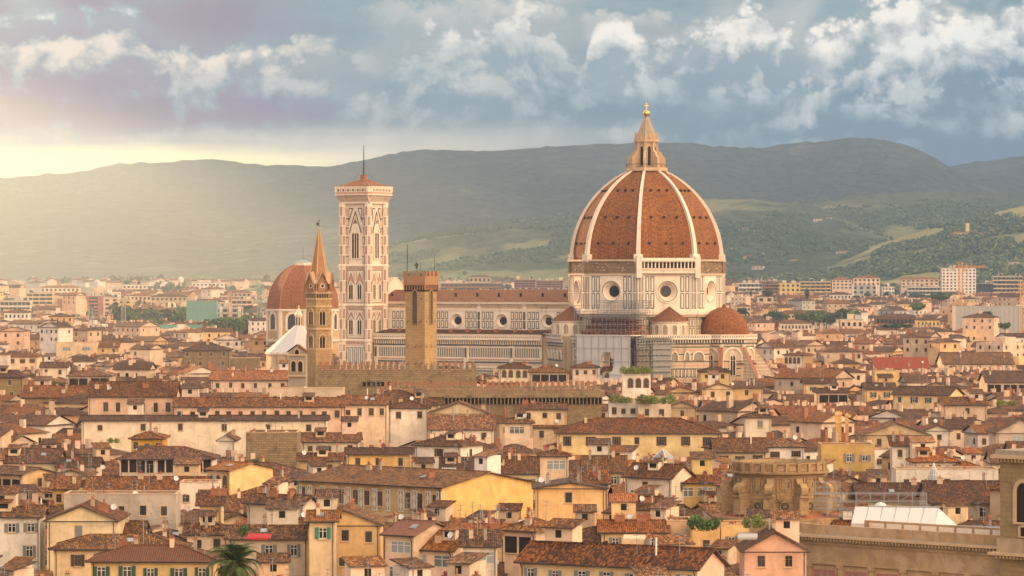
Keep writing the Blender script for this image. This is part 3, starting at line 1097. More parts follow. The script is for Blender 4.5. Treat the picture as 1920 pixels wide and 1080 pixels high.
    b.prism(octo(26.4), 0, 41.0, 'grimy_marble')
    hw2 = 26.4 * math.sin(math.pi / 8)
    for k in (1, 2, 3, 4):
        b.M = FM(k * math.pi / 4, 26.4 * ca)
        panels(b, -hw2 + 0.3, hw2 - 0.3, 33.0, 39.6, 1.9, 2, None, 0.6, 'white_marble', 0.3)
        b.rect(-hw2, hw2, 39.7, 40.1, 0, 0.3, 'green_marble')
        for s in (-1, 1):
            u0, u1 = sorted((s * (hw2 - 2.6), s * hw2))
            b.rect(u0, u1, 30, 39.6, 0, 1.0, 'grimy_marble')
            b.M = FM(k * math.pi / 4, 26.4 * ca + 1.0)
            panels(b, u0 + 0.1, u1 - 0.1, 33.0, 39.4, 1.2, 2, None, 0.35, 'white_marble', 0.24)
            b.M = FM(k * math.pi / 4, 26.4 * ca)
    b.build('crossing', T)

    def gallery_band(b, hw, z):
        b.rect(-hw, hw, z - 2.6, z - 2.2, 0, 0.25, 'green_marble')
        n = max(3, int(hw * 2 / 0.95))
        arcade(b, -hw, hw, z - 2.2, z - 0.9, n, 'white_marble', 'shade_opening', 0.75)
        b.rect(-hw - 0.3, hw + 0.3, z - 0.9, z - 0.6, 0, 1.0, 'rose_marble')
        b.rect(-hw - 0.25, hw + 0.25, z - 0.6, z + 0.5, 0.62, 0.92, 'white_marble')
        k = max(2, int(hw * 2 / 0.8))
        for i in range(k):
            u = -hw + 2 * hw * (i + 0.5) / k
            b.rect(u - 0.14, u + 0.14, z - 0.35, z + 0.25, 0.92, 0.96, 'green_marble')
        b.rect(-hw - 0.3, hw + 0.3, z + 0.5, z + 0.7, 0.55, 1.05, 'rose_marble')

    def tribune(phi, name):
        cx, cy = 30.5 * math.cos(phi), 30.5 * math.sin(phi)
        Rl = 10.6
        b = MB()
        B0 = Matrix.Translation((cx, cy, 0))
        b.M = B0
        b.prism([(x, y) for x, y in octo(Rl)], 0, 33.2, 'grimy_marble')
        apl, hwl = Rl * ca, Rl * math.sin(math.pi / 8)
        for k in range(8):
            b.M = B0 @ FM(k * math.pi / 4, apl)
            gallery_band(b, hwl, 33.2)
            striped(b, -hwl, hwl, 2, 30.4, 0, 1.25)
            b.ringp(arch_pts(hwl * 1.75, 26.0, 29.6, False, base=24.9), arch_pts(hwl * 1.45, 26.0, 29.0, False, base=25.0), 0.06, 0.45, 'white_marble')
            b.face([(u, -0.1, v) for u, v in arch_pts(hwl * 1.45, 26.0, 29.0, False, base=25.0)], 'grimy_marble')
            for s in (-1, 1):
                b.rect(min(s * (hwl - 0.7), s * hwl), max(s * (hwl - 0.7), s * hwl), 0, 30.5, 0.06, 0.3, 'white_marble')
        o = b.build(name, T)
        for k in range(8):
            lancet(o, B0 @ FM(k * math.pi / 4, apl + 0.1), 0, 19.8, 26.0, 28.0, 1.7, 2, 'white_marble', fr=0.3)
        if name == 'works':
            o.name = 'apse'
            return
        h = MB(); h.M = B0
        h.lathe([(8.75 * math.cos(q), 33.3 + 9.9 * math.sin(q)) for q in (math.pi / 2 * i / 12 for i in range(13))], 24, 'dome_tile')
        h.lathe([(0.55, 43.0), (0.7, 43.6), (0.3, 44.2), (0.02, 44.4)], 10, 'dome_tile')
        h.build('half_dome', o)
        for k in range(8):
            a = math.pi / 8 + k * math.pi / 4
            if math.cos(a - phi) < 0.1:
                continue
            w = MB(); w.M = B0 @ Matrix.Rotation(a, 4, 'Z') @ Matrix.Rotation(math.pi / 2, 4, 'X')
            pf = [(9.5, 0), (18.2, 0), (18.2, 19.0), (10.3, 30.2), (9.5, 30.2)]
            for s in (-0.55, 0.55):
                w.face([(p, q, s) for p, q in (pf if s > 0 else pf[::-1])], 'grimy_marble')
                v = 12.0
                while v < 27:
                    ue = 18.0 if v < 19 else 10.3 + (30.2 - v) * 7.9 / 11.2 - 0.5
                    z_ = s * 1.04
                    q = [(10.2, v, z_), (ue, v, z_), (ue - 0.2, v + 0.3, z_), (10.2, v + 0.3, z_)]
                    w.face(q if s > 0 else q[::-1], 'white_marble')
                    v += 1.2
                for i in range(5):
                    u = 11.5 + i * 1.35
                    z_ = s * 1.06
                    q = [(u, 17.0, z_), (u + 0.6, 17.0, z_), (u + 0.6, 20.0, z_), (u, 20.0, z_)]
                    if i < 4: w.face(q if s > 0 else q[::-1], 'white_marble')
            for p, q in zip(pf[1:], pf[2:]):
                w.face([(p[0], p[1], 0.75), (p[0], p[1], -0.75), (q[0], q[1], -0.75), (q[0], q[1], 0.75)], 'brick' if p[0] > 17 and q[0] < 11 else 'grimy_marble')
            w.build('spur_wall', o)

    tribune(math.pi, 'apse')
    tribune(math.pi / 2, 'works')
    # small round exedras with conical roofs and the sacristy blocks below them
    for phi in (math.pi / 4, 3 * math.pi / 4):
        cx, cy = 27.6 * math.cos(phi), 27.6 * math.sin(phi)
        B0 = Matrix.Translation((cx, cy, 0))
        b = MB(); b.M = FM(phi, 0)
        b.box(-12.5, 12.5, -33.6, -18, 0, 33.2, 'grimy_marble')
        b.M = FM(phi, 33.6)
        gallery_band(b, 12.5, 33.2)
        striped(b, -12.5, 12.5, 2, 30.2, 0, 1.25)
        for u, w in ((-8.2, 4.6), (-3.4, 2.2), (0.0, 3.0), (4.5, 2.4), (8.6, 4.4)):
            b.ringp(shift(arch_pts(w, 26.2, 28.4, False, base=25.2), u, 0), shift(arch_pts(w - 0.9, 26.2, 27.9, False, base=25.2), u, 0), 0.06, 0.4, 'white_marble')
            b.face([(p, -0.1, q) for p, q in shift(arch_pts(w - 0.9, 26.2, 27.9, False, base=25.2), u, 0)], 'grey_stone')
        panels(b, -12.3, 12.3, 19.0, 22.5, 1.3, 1, None, 0.4, 'white_marble', 0.25)
        o = b.build('sacristy', T)
        e = MB(); e.M = B0
        e.lathe([(6.2, 33.2), (6.2, 38.0)], 20, 'white_marble')
        e.lathe([(6.2, 37.8), (6.75, 38.1), (6.75, 38.5)], 20, 'rose_marble')
        e.lathe([(7.0, 38.45), (0.05, 43.6)], 20, 'nave_tile')
        eo = e.build('exedra', o)
        for k in range(-3, 4):
            a = phi + k * R(30)
            lancet(eo, B0 @ FM(a, 6.14), 0, 33.9, 36.2, 37.2, 1.7, 1, 'white_marble', name='niche', fr=0.3, pointed=False, pane='grey_stone')
    # nave
    s0, s1 = 23.0, 104.0
    n = MB()
    M = FM(math.pi / 2, 10.8); n.M = M
    oc = [33.7, 52.4, 71.2, 90.0]
    pil = [24.2, 43.0, 61.8, 80.6, 99.5, 104.0]
    zc0, zc1 = 34.6, 41.7
    for c, p0, p1 in zip(oc, pil, pil[1:]):
        hole_wall(n, -p1, -p0, zc0, zc1, -c, 38.0, 2.35, 'white_marble')
        panels(n, -p1 + 0.9, -p0 - 0.9, zc0 + 0.5, zc1 - 0.25, 1.75, 2, (-c, 38.0, 2.7), 0.42, 'white_marble', 0.32)
        n.rect(-p0 - 0.8, -p0 + 0.8, zc0, 44.2, 0, 0.4, 'white_marble')
        n.M = M @ Matrix.Translation((0, -0.4, 0))
        panels(n, -p0 - 0.6, -p0 + 0.6, zc0 + 0.5, zc1 - 0.3, 1.2, 2, None, 0.3, 'green_marble', 0.2)
        n.M = M
    n.face([(-99.5, 0, zc0), (-s1, 0, zc0), (-s1, 0, zc1), (-99.5, 0, zc1)][::-1], 'white_marble')
    n.face([(-24.2, 0, zc0), (-s0, 0, zc0), (-s0, 0, zc1), (-24.2, 0, zc1)], 'white_marble')
    n.rect(-s1, -s0, zc1, 42.3, -0.3, 0.25, 'rose_marble')
    n.rect(-s1, -s0, 42.3, 44.0, -0.3, 0.12, 'grimy_marble')
    k = int((s1 - s0) / 0.9)
    for i in range(k):
        u = -s1 + 0.9 * (i + 0.5)
        n.rect(u - 0.25, u + 0.25, 43.1, 44.0, 0.12, 0.5, 'grimy_marble')
    n.rect(-s1, -s0, 44.0, 44.7, -0.3, 0.9, 'rose_marble')
    n.M = I4
    n.box(s0, s1 - 0.4, -10.8, 9.2, 20, 44.4, 'grimy_marble')
    no = n.build('nave', T)
    for c in oc:
        oculus(no, M, -c, 38.0, 2.4, 1.45, 0.9)
    r = MB()
    for sgn in (1, -1):
        q = [(s0, sgn * 11.9, 44.72), (s1, sgn * 11.9, 44.72), (s1, 0, 49.0), (s0, 0, 49.0)]
        r.face(q if sgn < 0 else q[::-1], 'nave_tile')
    r.box(s0, s1, -11.9, 11.9, 44.5, 44.72, 'rose_marble')
    for i in range(9):
        r.box(s0 + 6 + i * 9, s0 + 6.5 + i * 9, 6, 6.8, 46.5, 47.9, 'dark_opening', 'red_tile')
    r.build('nave_roof', T)
    # aisle
    a = MB(); M = FM(math.pi / 2, 19.6); a.M = M
    a.face([(-s1, 0, 0), (-s0 - 8, 0, 0), (-s0 - 8, 0, 33.4), (-s1, 0, 33.4)], 'white_marble')
    a.rect(-s1, -s0 - 8, 0, 20, 0, 0.4, 'grimy_marble')
    uu = -s1
    a.M = M
    a.rect(-s1, -s0 - 8, 29.3, 29.7, 0, 0.3, 'green_marble')
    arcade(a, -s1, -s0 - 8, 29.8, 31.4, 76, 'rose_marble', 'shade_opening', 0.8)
    a.rect(-s1, -s0 - 8, 31.4, 31.75, 0, 1.1, 'rose_marble')
    a.rect(-s1, -s0 - 8, 31.75, 33.1, 0.7, 1.0, 'rose_marble')
    for i in range(90):
        u = -s1 + 0.4 + i * 0.81
        a.rect(u - 0.16, u + 0.16, 32.1, 32.6, 1.0, 1.04, 'green_marble')
    a.rect(-s1, -s0 - 8, 33.1, 33.4, 0.6, 1.15, 'white_marble')
    for p0, p1 in zip(pil[:-1], pil[1:]):
        p0 = max(p0, s0 + 8)
        k = int((p1 - p0 - 1.6) / 0.92)
        for i in range(k):
            u = -p1 + 0.9 + (p1 - p0 - 1.8) * (i + 0.5) / k
            a.rect(u - 0.27, u + 0.27, 25.3, 28.5, 0, 0.06, 'green_marble')
            a.rect(u - 0.12, u + 0.12, 25.5, 28.3, 0.06, 0.1, 'grey_stone')
        a.rect(-p1 - 0.75, -p1 + 0.75, 0, 29.3, 0, 0.7, 'white_marble')
        a.rect(-p1 - 0.45, -p1 + 0.45, 25.2, 28.6, 0.7, 0.76, 'green_marble')
        for i in range(int((p1 - p0 - 1.6) / 1.5)):
            u = -p1 + 1.6 + i * 1.5
            a.rect(u - 0.45, u + 0.45, 14.8, 19.6, 0.4, 0.46, 'green_marble')
            a.rect(u - 0.25, u + 0.25, 15.0, 19.4, 0.46, 0.5, 'white_marble')
    for v, h, c in ((28.7, .25, 'rose_marble'), (24.4, .35, 'pink_marble'), (23.3, .5, 'green_marble'), (22.4, .3, 'pink_marble'), (21.3, .4, 'grimy_marble'), (20.3, .35, 'green_marble')):
        a.rect(-s1, -s0 - 8, v, v + h, 0, 0.12 + (0.2 if h > 0.34 else 0), c)
    a.M = I4
    for sgn in (1, -1):
        q = [(s0, sgn * 19.6, 33.4), (s1, sgn * 19.6, 33.4), (s1, sgn * 10.9, 34.9), (s0, sgn * 10.9, 34.9)]
        a.face(q[::-1] if sgn > 0 else q, 'brown_tile')
    a.box(s0, s1, -19.6, 18.4, 0, 33.3, 'grimy_marble')
    rnd = random.Random(3)
    for i in range(11):
        u = 30 + i * 7 + rnd.uniform(-2, 2)
        a.box(u, u + 1.1, 15, 16.2, 33.5, 35.2, 'terracotta')
    ao = a.build('aisle', T)
    # west front rising above the nave roof
    w = MB(); w.M = Matrix.Translation((s1, 0, 0)) @ Matrix.Rotation(math.pi / 2, 4, 'Z')
    w.extr([(-20, 0), (20, 0), (20, 36), (11.5, 38.5), (11.5, 45.5), (0, 53.5), (-11.5, 45.5), (-11.5, 38.5), (-20, 36)], 0, 2.2, 'rose_marble', back=True)
    for s in (-1, 1):
        for i in range(10):
            t0 = i / 10
            u = s * (1.2 + 10.4 * t0)
            w.box(u - 0.3, u + 0.3, -2.2, 0.2, 53.4 - 8 * (abs(u) / 11.5), 54.3 - 8 * (abs(u) / 11.5), 'white_marble')
    w.build('facade', T)
    return T


def campanile():
    Y0 = 1384.0
    T = empty('bell_tower', (PX(682, Y0), Y0, 0), GRID, 'tall square bell tower clad in pink, green and white marble beside the cathedral nave', 'bell tower')
    hw = 5.35
    b = MB()
    b.box(-hw, hw, -hw, hw, 0, 84.6, 'rose_marble')
    for sx in (-1, 1):
        for sy in (-1, 1):
            b.M = Matrix.Translation((sx * hw, sy * hw, 0))
            b.prism(octo(1.45), 0, 80.4, 'rose_marble')
    b.M = I4
    zs = [20.4, 30.6, 43.3, 57.5, 80.0]
    for phi in (math.pi / 2, math.pi):
        M = FM(phi, hw); b.M = M
        for z in zs[:-1]:
            b.rect(-hw - 1, hw + 1, z - 1.0, z - 0.65, 0, 0.35, 'pink_marble')
            b.rect(-hw - 1, hw + 1, z - 0.65, z - 0.1, 0, 0.2, 'white_marble')
            b.rect(-hw - 1, hw + 1, z - 0.1, z + 0.3, 0, 0.6, 'rose_marble')
            for i in range(14):
                u = -hw + 0.4 + i * 0.86
                b.rect(u - 0.2, u + 0.2, z - 0.6, z - 0.2, 0.2, 0.25, 'green_marble' if i % 2 else 'pink_marble')
        # storeys with two twin windows
        for z in (30.6, 43.3):
            top = 43.3 if z < 40 else 57.5
            panel(b, -3.85, 3.85, z + 0.9, top - 1.4, 'rose_marble', 'green_marble', 0.25)
            for cu in (-1.85, 1.85):
                b.rect(cu - 1.6, cu + 1.6, z + 1.6, top - 1.9, 0.1, 0.14, 'white_marble')
                hz = z + 7.6
                apex = top - 2.2
                for s in (-1, 1):
                    q = [(cu + s * 1.55, -0.22, hz), (cu + s * 1.25, -0.22, hz), (cu, -0.22, apex - 0.5), (cu, -0.22, apex)]
                    b.face(q if s < 0 else q[::-1], 'green_marble')
                    q = [(cu + s * 1.3, -0.20, hz + 0.4), (cu, -0.20, hz + 0.4), (cu, -0.20, apex - 0.5)]
                    b.face(q[::-1] if s > 0 else q, 'pink_marble')
                    b.rect(min(cu + s * 1.58, cu + s * 1.2), max(cu + s * 1.58, cu + s * 1.2), hz + 1.6, top - 2.0, 0.14, 0.19, 'pink_marble')
            for s in (-1, 1):
                for j in range(4):
                    v = z + 1.3 + j * (top - z - 2.6) / 4
                    b.rect(s * 4.2 - 0.2, s * 4.2 + 0.2, v, v + (top - z - 2.6) / 4 - 0.7, 0, 0.07, 'pink_marble' if j % 2 else 'green_marble')
        # top storey
        z, top = 57.5, 79.6
        for s in (-1, 1):
            for j in range(6):
                v = z + 0.9 + j * 3.4
                b.rect(s * 4.35 - 0.36, s * 4.35 + 0.36, v, v + 2.8, 0, 0.06, 'green_marble')
                b.rect(s * 4.35 - 0.2, s * 4.35 + 0.2, v + 0.2, v + 2.6, 0.06, 0.1, 'pink_marble' if j % 2 == 0 else 'white_marble')
                b.rect(s * 3.35 - 0.34, s * 3.35 + 0.34, v, v + 2.8, 0, 0.06, 'white_marble' if j % 2 else 'green_marble')
                b.rect(s * 3.35 - 0.18, s * 3.35 + 0.18, v + 0.2, v + 2.6, 0.06, 0.1, 'pink_marble' if j % 2 else 'rose_marble')
        for v in (61.0, 64.4, 67.8, 71.2, 74.6):
            for s in (-1, 1):
                b.rect(min(s * 2.9, s * 5.3), max(s * 2.9, s * 5.3), v - 0.12, v + 0.16, 0, 0.2, 'green_marble')
        apex = 77.6
        for s in (-1, 1):
            q = [(s * 2.8, -0.26, 69.4), (s * 2.3, -0.26, 69.4), (0, -0.26, apex - 1.2), (0, -0.26, apex)]
            b.face(q if s < 0 else q[::-1], 'green_marble')
            q = [(s * 2.35, -0.24, 69.4), (0, -0.24, 69.4), (0, -0.24, apex - 1.1)]
            b.face(q[::-1] if s > 0 else q, 'white_marble')
            q = [(s * 1.1, -0.28, 72.6), (0, -0.28, 72.6), (0, -0.28, 75.2)]
            b.face(q[::-1] if s > 0 else q, 'pink_marble')
            q = [(s * 2.8, -0.22, 78.4), (s * 2.8, -0.22, 73.2), (s * 0.9, -0.22, 78.4)]
            b.face(q[::-1] if s < 0 else q, 'green_marble')
            q = [(s * 2.55, -0.25, 78.0), (s * 2.55, -0.25, 74.6), (s * 1.4, -0.25, 78.0)]
            b.face(q[::-1] if s < 0 else q, 'white_marble')
        b.face([(u, -0.31, v) for u, v in circ(0, 73.4, 0.5, 12)], 'green_marble')
        # bands below
        panels(b, -4.2, 4.2, 22.0, 28.6, 1.75, 1, None, 0.5, 'white_marble', 0.28)
        panels(b, -4.2, 4.2, 10.0, 19.0, 2.6, 1, None, 0.5, 'white_marble', 0.28)
        # corner turrets
    for sx, sy in ((-1, 1), (-1, -1), (1, 1)):
        for kf in range(8):
            b.M = Matrix.Translation((sx * hw, sy * hw, 0)) @ FM(kf * math.pi / 4, 1.45 * math.cos(math.pi / 8))
            for z, top in zip(zs, zs[1:]):
                b.rect(-0.62, 0.62, z - 0.2, z + 0.25, 0, 0.3, 'rose_marble')
                m = 6 if top > 70 else 3
                for j in range(m):
                    v = z + 0.8 + j * (top - z - 1.6) / m
                    b.rect(-0.36, 0.36, v, v + (top - z - 1.6) / m - 0.5, 0, 0.05, 'green_marble' if (j + kf) % 2 else 'pink_marble')
                    b.rect(-0.2, 0.2, v + 0.15, v + (top - z - 1.6) / m - 0.65, 0.05, 0.09, 'pink_marble' if (j + kf) % 2 else 'white_marble')
    b.M = I4
    body = b.build('tower_shaft', T)
    for phi in (0, math.pi / 2, math.pi, 3 * math.pi / 2):
        M = FM(phi, hw)
        for z in (30.6, 43.3):
            for cu in (-1.85, 1.85):
                lancet(T, M @ Matrix.Translation((0, -0.14, 0)), cu, z + 2.4, z + 6.9, z + 8.4, 1.7, 2, 'rose_marble')
        lancet(T, M @ Matrix.Translation((0, -0.02, 0)), 0, 60.3, 68.6, 71.8, 2.9, 3, 'rose_marble', fr=0.6)
    k = MB()
    o0, o1 = hw + 1.0, hw + 2.5
    for phi in (0, math.pi / 2, math.pi, 3 * math.pi / 2):
        k.M = FM(phi, hw)
        w0 = hw + 1.2
        k.rect(-w0, w0, 80.0, 80.5, 0, 1.2, 'rose_marble')
        for i in range(21):
            u = -w0 + 0.3 + i * (2 * w0 - 0.6) / 20
            pf = [(0.8, 80.5), (2.35, 82.4), (2.35, 82.9), (0.8, 82.9)]
            for s in (-0.2, 0.2):
                k.face([(u + s, -p, q) for p, q in (pf if s > 0 else pf[::-1])], 'rose_marble')
            k.face([(u - 0.2, -0.8, 80.5), (u + 0.2, -0.8, 80.5), (u + 0.2, -2.35, 82.4), (u - 0.2, -2.35, 82.4)], 'rose_marble')
        k.rect(-w0, w0, 80.5, 82.9, 0, 0.8, 'pink_marble')
        for i in range(12):
            u = -w0 + 0.8 + i * (2 * w0 - 1.6) / 11
            k.rect(u - 0.35, u + 0.35, 84.3, 85.2, 2.6, 2.64, 'pink_marble' if i % 2 else 'green_marble')
    k.M = I4
    ch = 1.1
    q = hw + 2.6

    def cut(e): return [(-e, -e + ch), (-e + ch, -e), (e - ch, -e), (e, -e + ch), (e, e - ch), (e - ch, e), (-e + ch, e), (-e, e - ch)]
    k.prism(cut(q), 82.9, 83.3, 'rose_marble')
    k.prism(cut(q - 0.15), 83.3, 84.0, 'pink_marble')
    k.prism(cut(q), 84.0, 85.7, 'rose_marble')
    k.prism(cut(q + 0.15), 85.7, 86.1, 'white_marble')
    for i in range(14):
        for sx, sy in ((1, 0), (0, 1), (-1, 0), (0, -1)):
            t = -q + 2 * q * (i + 0.5) / 14
            p = (sx * q + (t if sx == 0 else 0), sy * q + (t if sy == 0 else 0))
            k.tube((*p, 86.1), (*p, 87.4), 0.05, 'metal_grey', 4)
    k.build('cornice', T)
    r = MB()
    e = hw + 1.6
    for i in range(4):
        a = [(-e, -e), (e, -e), (e, e), (-e, e)]
        r.face([(*a[i], 86.1), (*a[(i + 1) % 4], 86.1), (0, 0, 89.2)], 'red_tile')
    r.box(-0.9, 0.9, -0.9, 0.9, 88.4, 90.4, 'brick')
    ro = r.build('roof', T)
    p = MB()
    p.tube((0, 0, 90.3), (0, 0, 101.2), 0.28, 'dark_metal', 6, 0.10)
    for i in range(4):
        a = math.pi / 4 + i * math.pi / 2
        p.tube((0, 0, 95), (4.4 * math.cos(a), 4.4 * math.sin(a), 87), 0.035, 'dark_metal', 3)
    p.build('mast', ro)
    return T


def bargello_tower():
    Y0 = 1000.0
    T = empty('watch_tower', (PX(789.5, Y0), Y0, 0), GRID, 'square stone watch tower with a brick battlement top and tall arched openings', 'tower')
    hw = 2.95
    b = MB()
    b.box(-hw, hw, -hw, hw, 0, 51.4, 'tower_stone')
    rnd = random.Random(5)
    for phi in (math.pi / 2, math.pi):
        b.M = FM(phi, hw)
        for v in (48.2, 42.5, 36.0, 31.5):
            for u in (-2.1, 1.9, 0.3):
                if abs(u) < 1.3 and v > 41: continue
                b.tube((u - 0.3, -0.3, v - 0.3), (u + 0.2, 0.02, v + 0.3), 0.07, 'dark_metal', 4)
    b.M = I4
    sh = b.build('tower_shaft', T)
    for phi in (0, math.pi / 2, math.pi, 3 * math.pi / 2):
        w = 1.55 if phi in (0.0, math.pi / 2) else 1.3
        lancet(T, FM(phi, hw), 0.0, 41.8, 49.5, 50.5, w, 1, 'tower_stone', name='opening_arch', fr=0.18, pointed=False, pane='shade_opening')
    t = MB()
    for phi in (0, math.pi / 2, math.pi, 3 * math.pi / 2):
        t.M = FM(phi, hw)
        t.rect(-hw - 0.3, hw + 0.3, 50.2, 52.2, 0, 0.05, 'dark_opening')
        arcade(t, -hw - 0.3, hw + 0.3, 50.6, 52.0, 8, 'crown_brick', 'shade_opening', 0.34)
    t.M = I4
    t.box(-hw - 0.36, hw + 0.36, -hw - 0.36, hw + 0.36, 52.0, 54.2, 'crown_brick')
    t.build('brick_crown', T)
    for phi in (0, math.pi / 2, math.pi, 3 * math.pi / 2):
        for i in range(4):
            m = MB(); m.M = FM(phi, hw + 0.36)
            u = -hw - 0.05 + i * 2.0
            m.box(u - 0.36 + (0.25 if i == 0 else 0), u + 0.62, 0.002, 0.45, 54.2, 55.5, 'crown_brick')
            m.build('merlon', T)
    s = MB()
    for i in range(5):
        u = -2.6 + i * 1.25
        s.box(u, u + 0.7, -2.6, 2.6, 54.2, 55.35, 'copper_green')
    s.build('glass_canopy', T)
    p = MB()
    for (x, y), h, r in (((2.6, 2.6), 62.4, 0.10), ((-2.6, -2.4), 59.8, 0.05), ((-1.4, 2.4), 57.6, 0.05)):
        p.tube((x, y, 54.2), (x, y, h), r, 'dark_metal', 5)
    p.build('mast', T)
    v = MB(); v.M = Matrix.Rotation(-GRID, 4, 'Z')
    v.tube((-1.1, 0, 54.2), (-1.1, 0, 56.2), 0.06, 'dark_metal', 5)
    prof = [(-1.5, 56.2), (-1.2, 56.1), (-0.9, 56.3), (-0.75, 57.0), (-0.6, 57.3), (-0.95, 57.5), (-1.1, 57.9), (-1.45, 57.75), (-1.4, 57.2), (-1.75, 57.3), (-1.85, 57.0), (-1.4, 56.8)]
    v.extr(prof[::-1][::-1], -0.06, 0.06, 'dark_metal', back=True)
    v.build('weather_vane', T)


def badia():
    Y0 = 1010.0
    T = empty('church_spire', (PX(598, Y0), Y0, 0), R(20), 'slender six sided stone bell tower with a pointed brick spire', 'bell tower')
    b = MB()
    f = F / Y0

    def z(py): return PZ(py, Y0)
    b.prism(octo(3.75, 6, 0), 0, z(655), 'tower_stone')
    b.prism(octo(3.35, 6, 0), z(655), z(549), 'tower_stone')
    for py in (656, 618, 576, 562):
        b.prism(octo(3.62, 6, 0), z(py), z(py) + 0.45, 'warm_stone')
    b.build('tower_shaft', T)
    c = MB()
    ca = math.cos(math.pi / 6)
    for k in range(6):
        c.M = FM(math.pi / 6 + k * math.pi / 3, 3.35 * ca)
        arcade(c, -1.68, 1.68, z(562) + 0.5, z(549) - 0.2, 5, 'tower_stone', 'shade_opening', 0.35)
    c.M = I4
    c.prism(octo(3.85, 6, 0), z(549) - 0.2, z(546), 'warm_stone')
    c.build('cornice', T)
    for k in range(6):
        M = FM(math.pi / 6 + k * math.pi / 3, 3.35 * ca)
        lancet(T, M, 0, z(609), z(588), z(579), 1.5, 2, 'warm_stone', fr=0.25)
        lancet(T, M, 0, z(652), z(634), z(627), 1.4, 2, 'warm_stone', fr=0.25)
        g = MB(); g.M = M
        g.extr([(-1.35, z(546)), (1.35, z(546)), (1.35, z(532)), (0, z(513)), (-1.35, z(532))], 0.9, 0.22, 'spire_brick')
        for s in (-1, 1):
            q = [(s * 1.5, -0.35, z(533)), (0, -0.35, z(511)), (0, 0.9, z(508)), (s * 1.5, 0.9, z(530))]
            g.face(q if s > 0 else q[::-1], 'warm_stone')
        g.ringp(circ(0, z(536), 0.62, 14), circ(0, z(536), 0.42, 14), 0.22, 0.32, 'white_marble')
        g.face([(u, -0.24, v) for u, v in circ(0, z(536), 0.42, 14)], 'dark_opening')
        g.build('gablet', T)
    s = MB()
    s.lathe([(3.2, z(546)), (1.75, z(490)), (0.22, z(430))], 6, 'spire_brick')
    for k in range(6):
        a = k * math.pi / 3
        s.tube((3.25 * math.cos(a), 3.25 * math.sin(a), z(546)), (0.24 * math.cos(a), 0.24 * math.sin(a), z(430)), 0.17, 'warm_stone', 4, 0.08)
    s.lathe([(0.26, z(430)), (0.34, z(428)), (0.1, z(426))], 8, 'warm_stone')
    so_ = s.build('spire', T)
    p = MB()
    p.tube((0, 0, z(427)), (0, 0, z(411)), 0.06, 'dark_metal', 4)
    p.M = Matrix.Rotation(-R(20), 4, 'Z')
    p.box(-0.4, 0.4, -0.04, 0.04, z(414), z(413.2), 'dark_metal')
    p.extr(shift(circ(0, 0, 0.55, 8, 0.32), -0.35, z(420)), -0.05, 0.05, 'dark_metal', back=True)
    p.build('weather_vane', so_)


def chapel_dome():
    Y0 = 1650.0
    T = empty('chapel', (PX(568, Y0), Y0, 0), R(31), 'red tiled octagonal dome of a chapel behind the slender spire', 'church')
    def z(py): return PZ(py, Y0)
    ca = math.cos(math.pi / 8)
    b = MB()
    b.prism(octo(15.6), 0, z(583), 'ochre')
    b.prism(octo(16.2), z(583), z(579), 'white_marble')
    hw = 15.6 * math.sin(math.pi / 8)
    for k in range(8):
        b.M = FM(k * math.pi / 4, 15.6 * ca)
        for s in (-1, 1):
            b.rect(min(s * (hw - 1.2), s * hw), max(s * (hw - 1.2), s * hw), 0, z(583), 0, 0.3, 'white_marble')
        b.rect(-hw, hw, z(640), z(636), 0, 0.5, 'white_marble')
    b.build('drum', T)
    for k in range(8):
        lancet(T, FM(k * math.pi / 4, 15.6 * ca), 0, z(617), z(597), z(588), 4.6, 1, 'white_marble', fr=1.0, pointed=False, pane='pane')
    r = MB()
    zb, zt = z(579), z(497)
    pf = [(15.4 * math.cos(q) * 1.0, zb + (zt - zb) * math.sin(q) / math.sin(R(76))) for q in (R(76) * i / 14 for i in range(15))]
    r.lathe(pf, 8, 'chapel_tile', off=math.pi / 8)
    ro = r.build('cupola', T)
    for k in range(8):
        a = math.pi / 8 + k * math.pi / 4
        m = MB()
        for (r0, z0), (r1, z1) in zip(pf, pf[1:]):
            m.tube((r0 * math.cos(a), r0 * math.sin(a), z0), (r1 * math.cos(a), r1 * math.sin(a), z1), 0.24, 'terracotta', 4)
        m.build('rib', T)
    l = MB()
    l.prism(octo(4.0), zt - 0.6, z(493), 'white_marble')
    l.lathe([(3.6, z(493)), (2.2, z(489.5)), (0.1, z(486.5))], 8, 'lead')
    l.tube((0, 0, z(487)), (0, 0, z(464)), 0.07, 'dark_metal', 4)
    l.build('lantern', T)


def baptistery():
    Y0 = 1420.0
    T = empty('baptistery', (PX(560, Y0), Y0, 0), GRID, 'octagonal white pyramid roof with a small lantern left of the slender spire', 'baptistery')
    def z(py): return PZ(py, Y0)
    b = MB()
    b.prism(octo(12.2), 0, z(664), 'grimy_marble')
    b.prism(octo(12.8), z(664), z(660), 'white_marble')
    b.build('drum', T)
    r = MB()
    r.lathe([(12.6, z(660)), (1.4, z(610))], 8, 'white_sheet', off=math.pi / 8)
    r.build('roof', T)
    l = MB()
    l.prism(octo(1.35), z(612), z(592), 'white_marble')
    l.prism(octo(1.6), z(592), z(590), 'white_marble')
    l.lathe([(1.45, z(590)), (0.15, z(577))], 8, 'white_marble', off=math.pi / 8)
    l.lathe([(0.02, z(577))] + [(0.4 * math.sin(math.pi * i / 6), z(577) + 0.4 - 0.4 * math.cos(math.pi * i / 6)) for i in range(1, 6)] + [(0.02, z(577) + 0.8)], 10, 'gold_leaf')
    for k in range(8):
        l.M = FM(k * math.pi / 4, 1.35 * math.cos(math.pi / 8))
        l.rect(-0.25, 0.25, z(610), z(595), 0.0, 0.04, 'dark_opening')
    l.build('lantern', T)


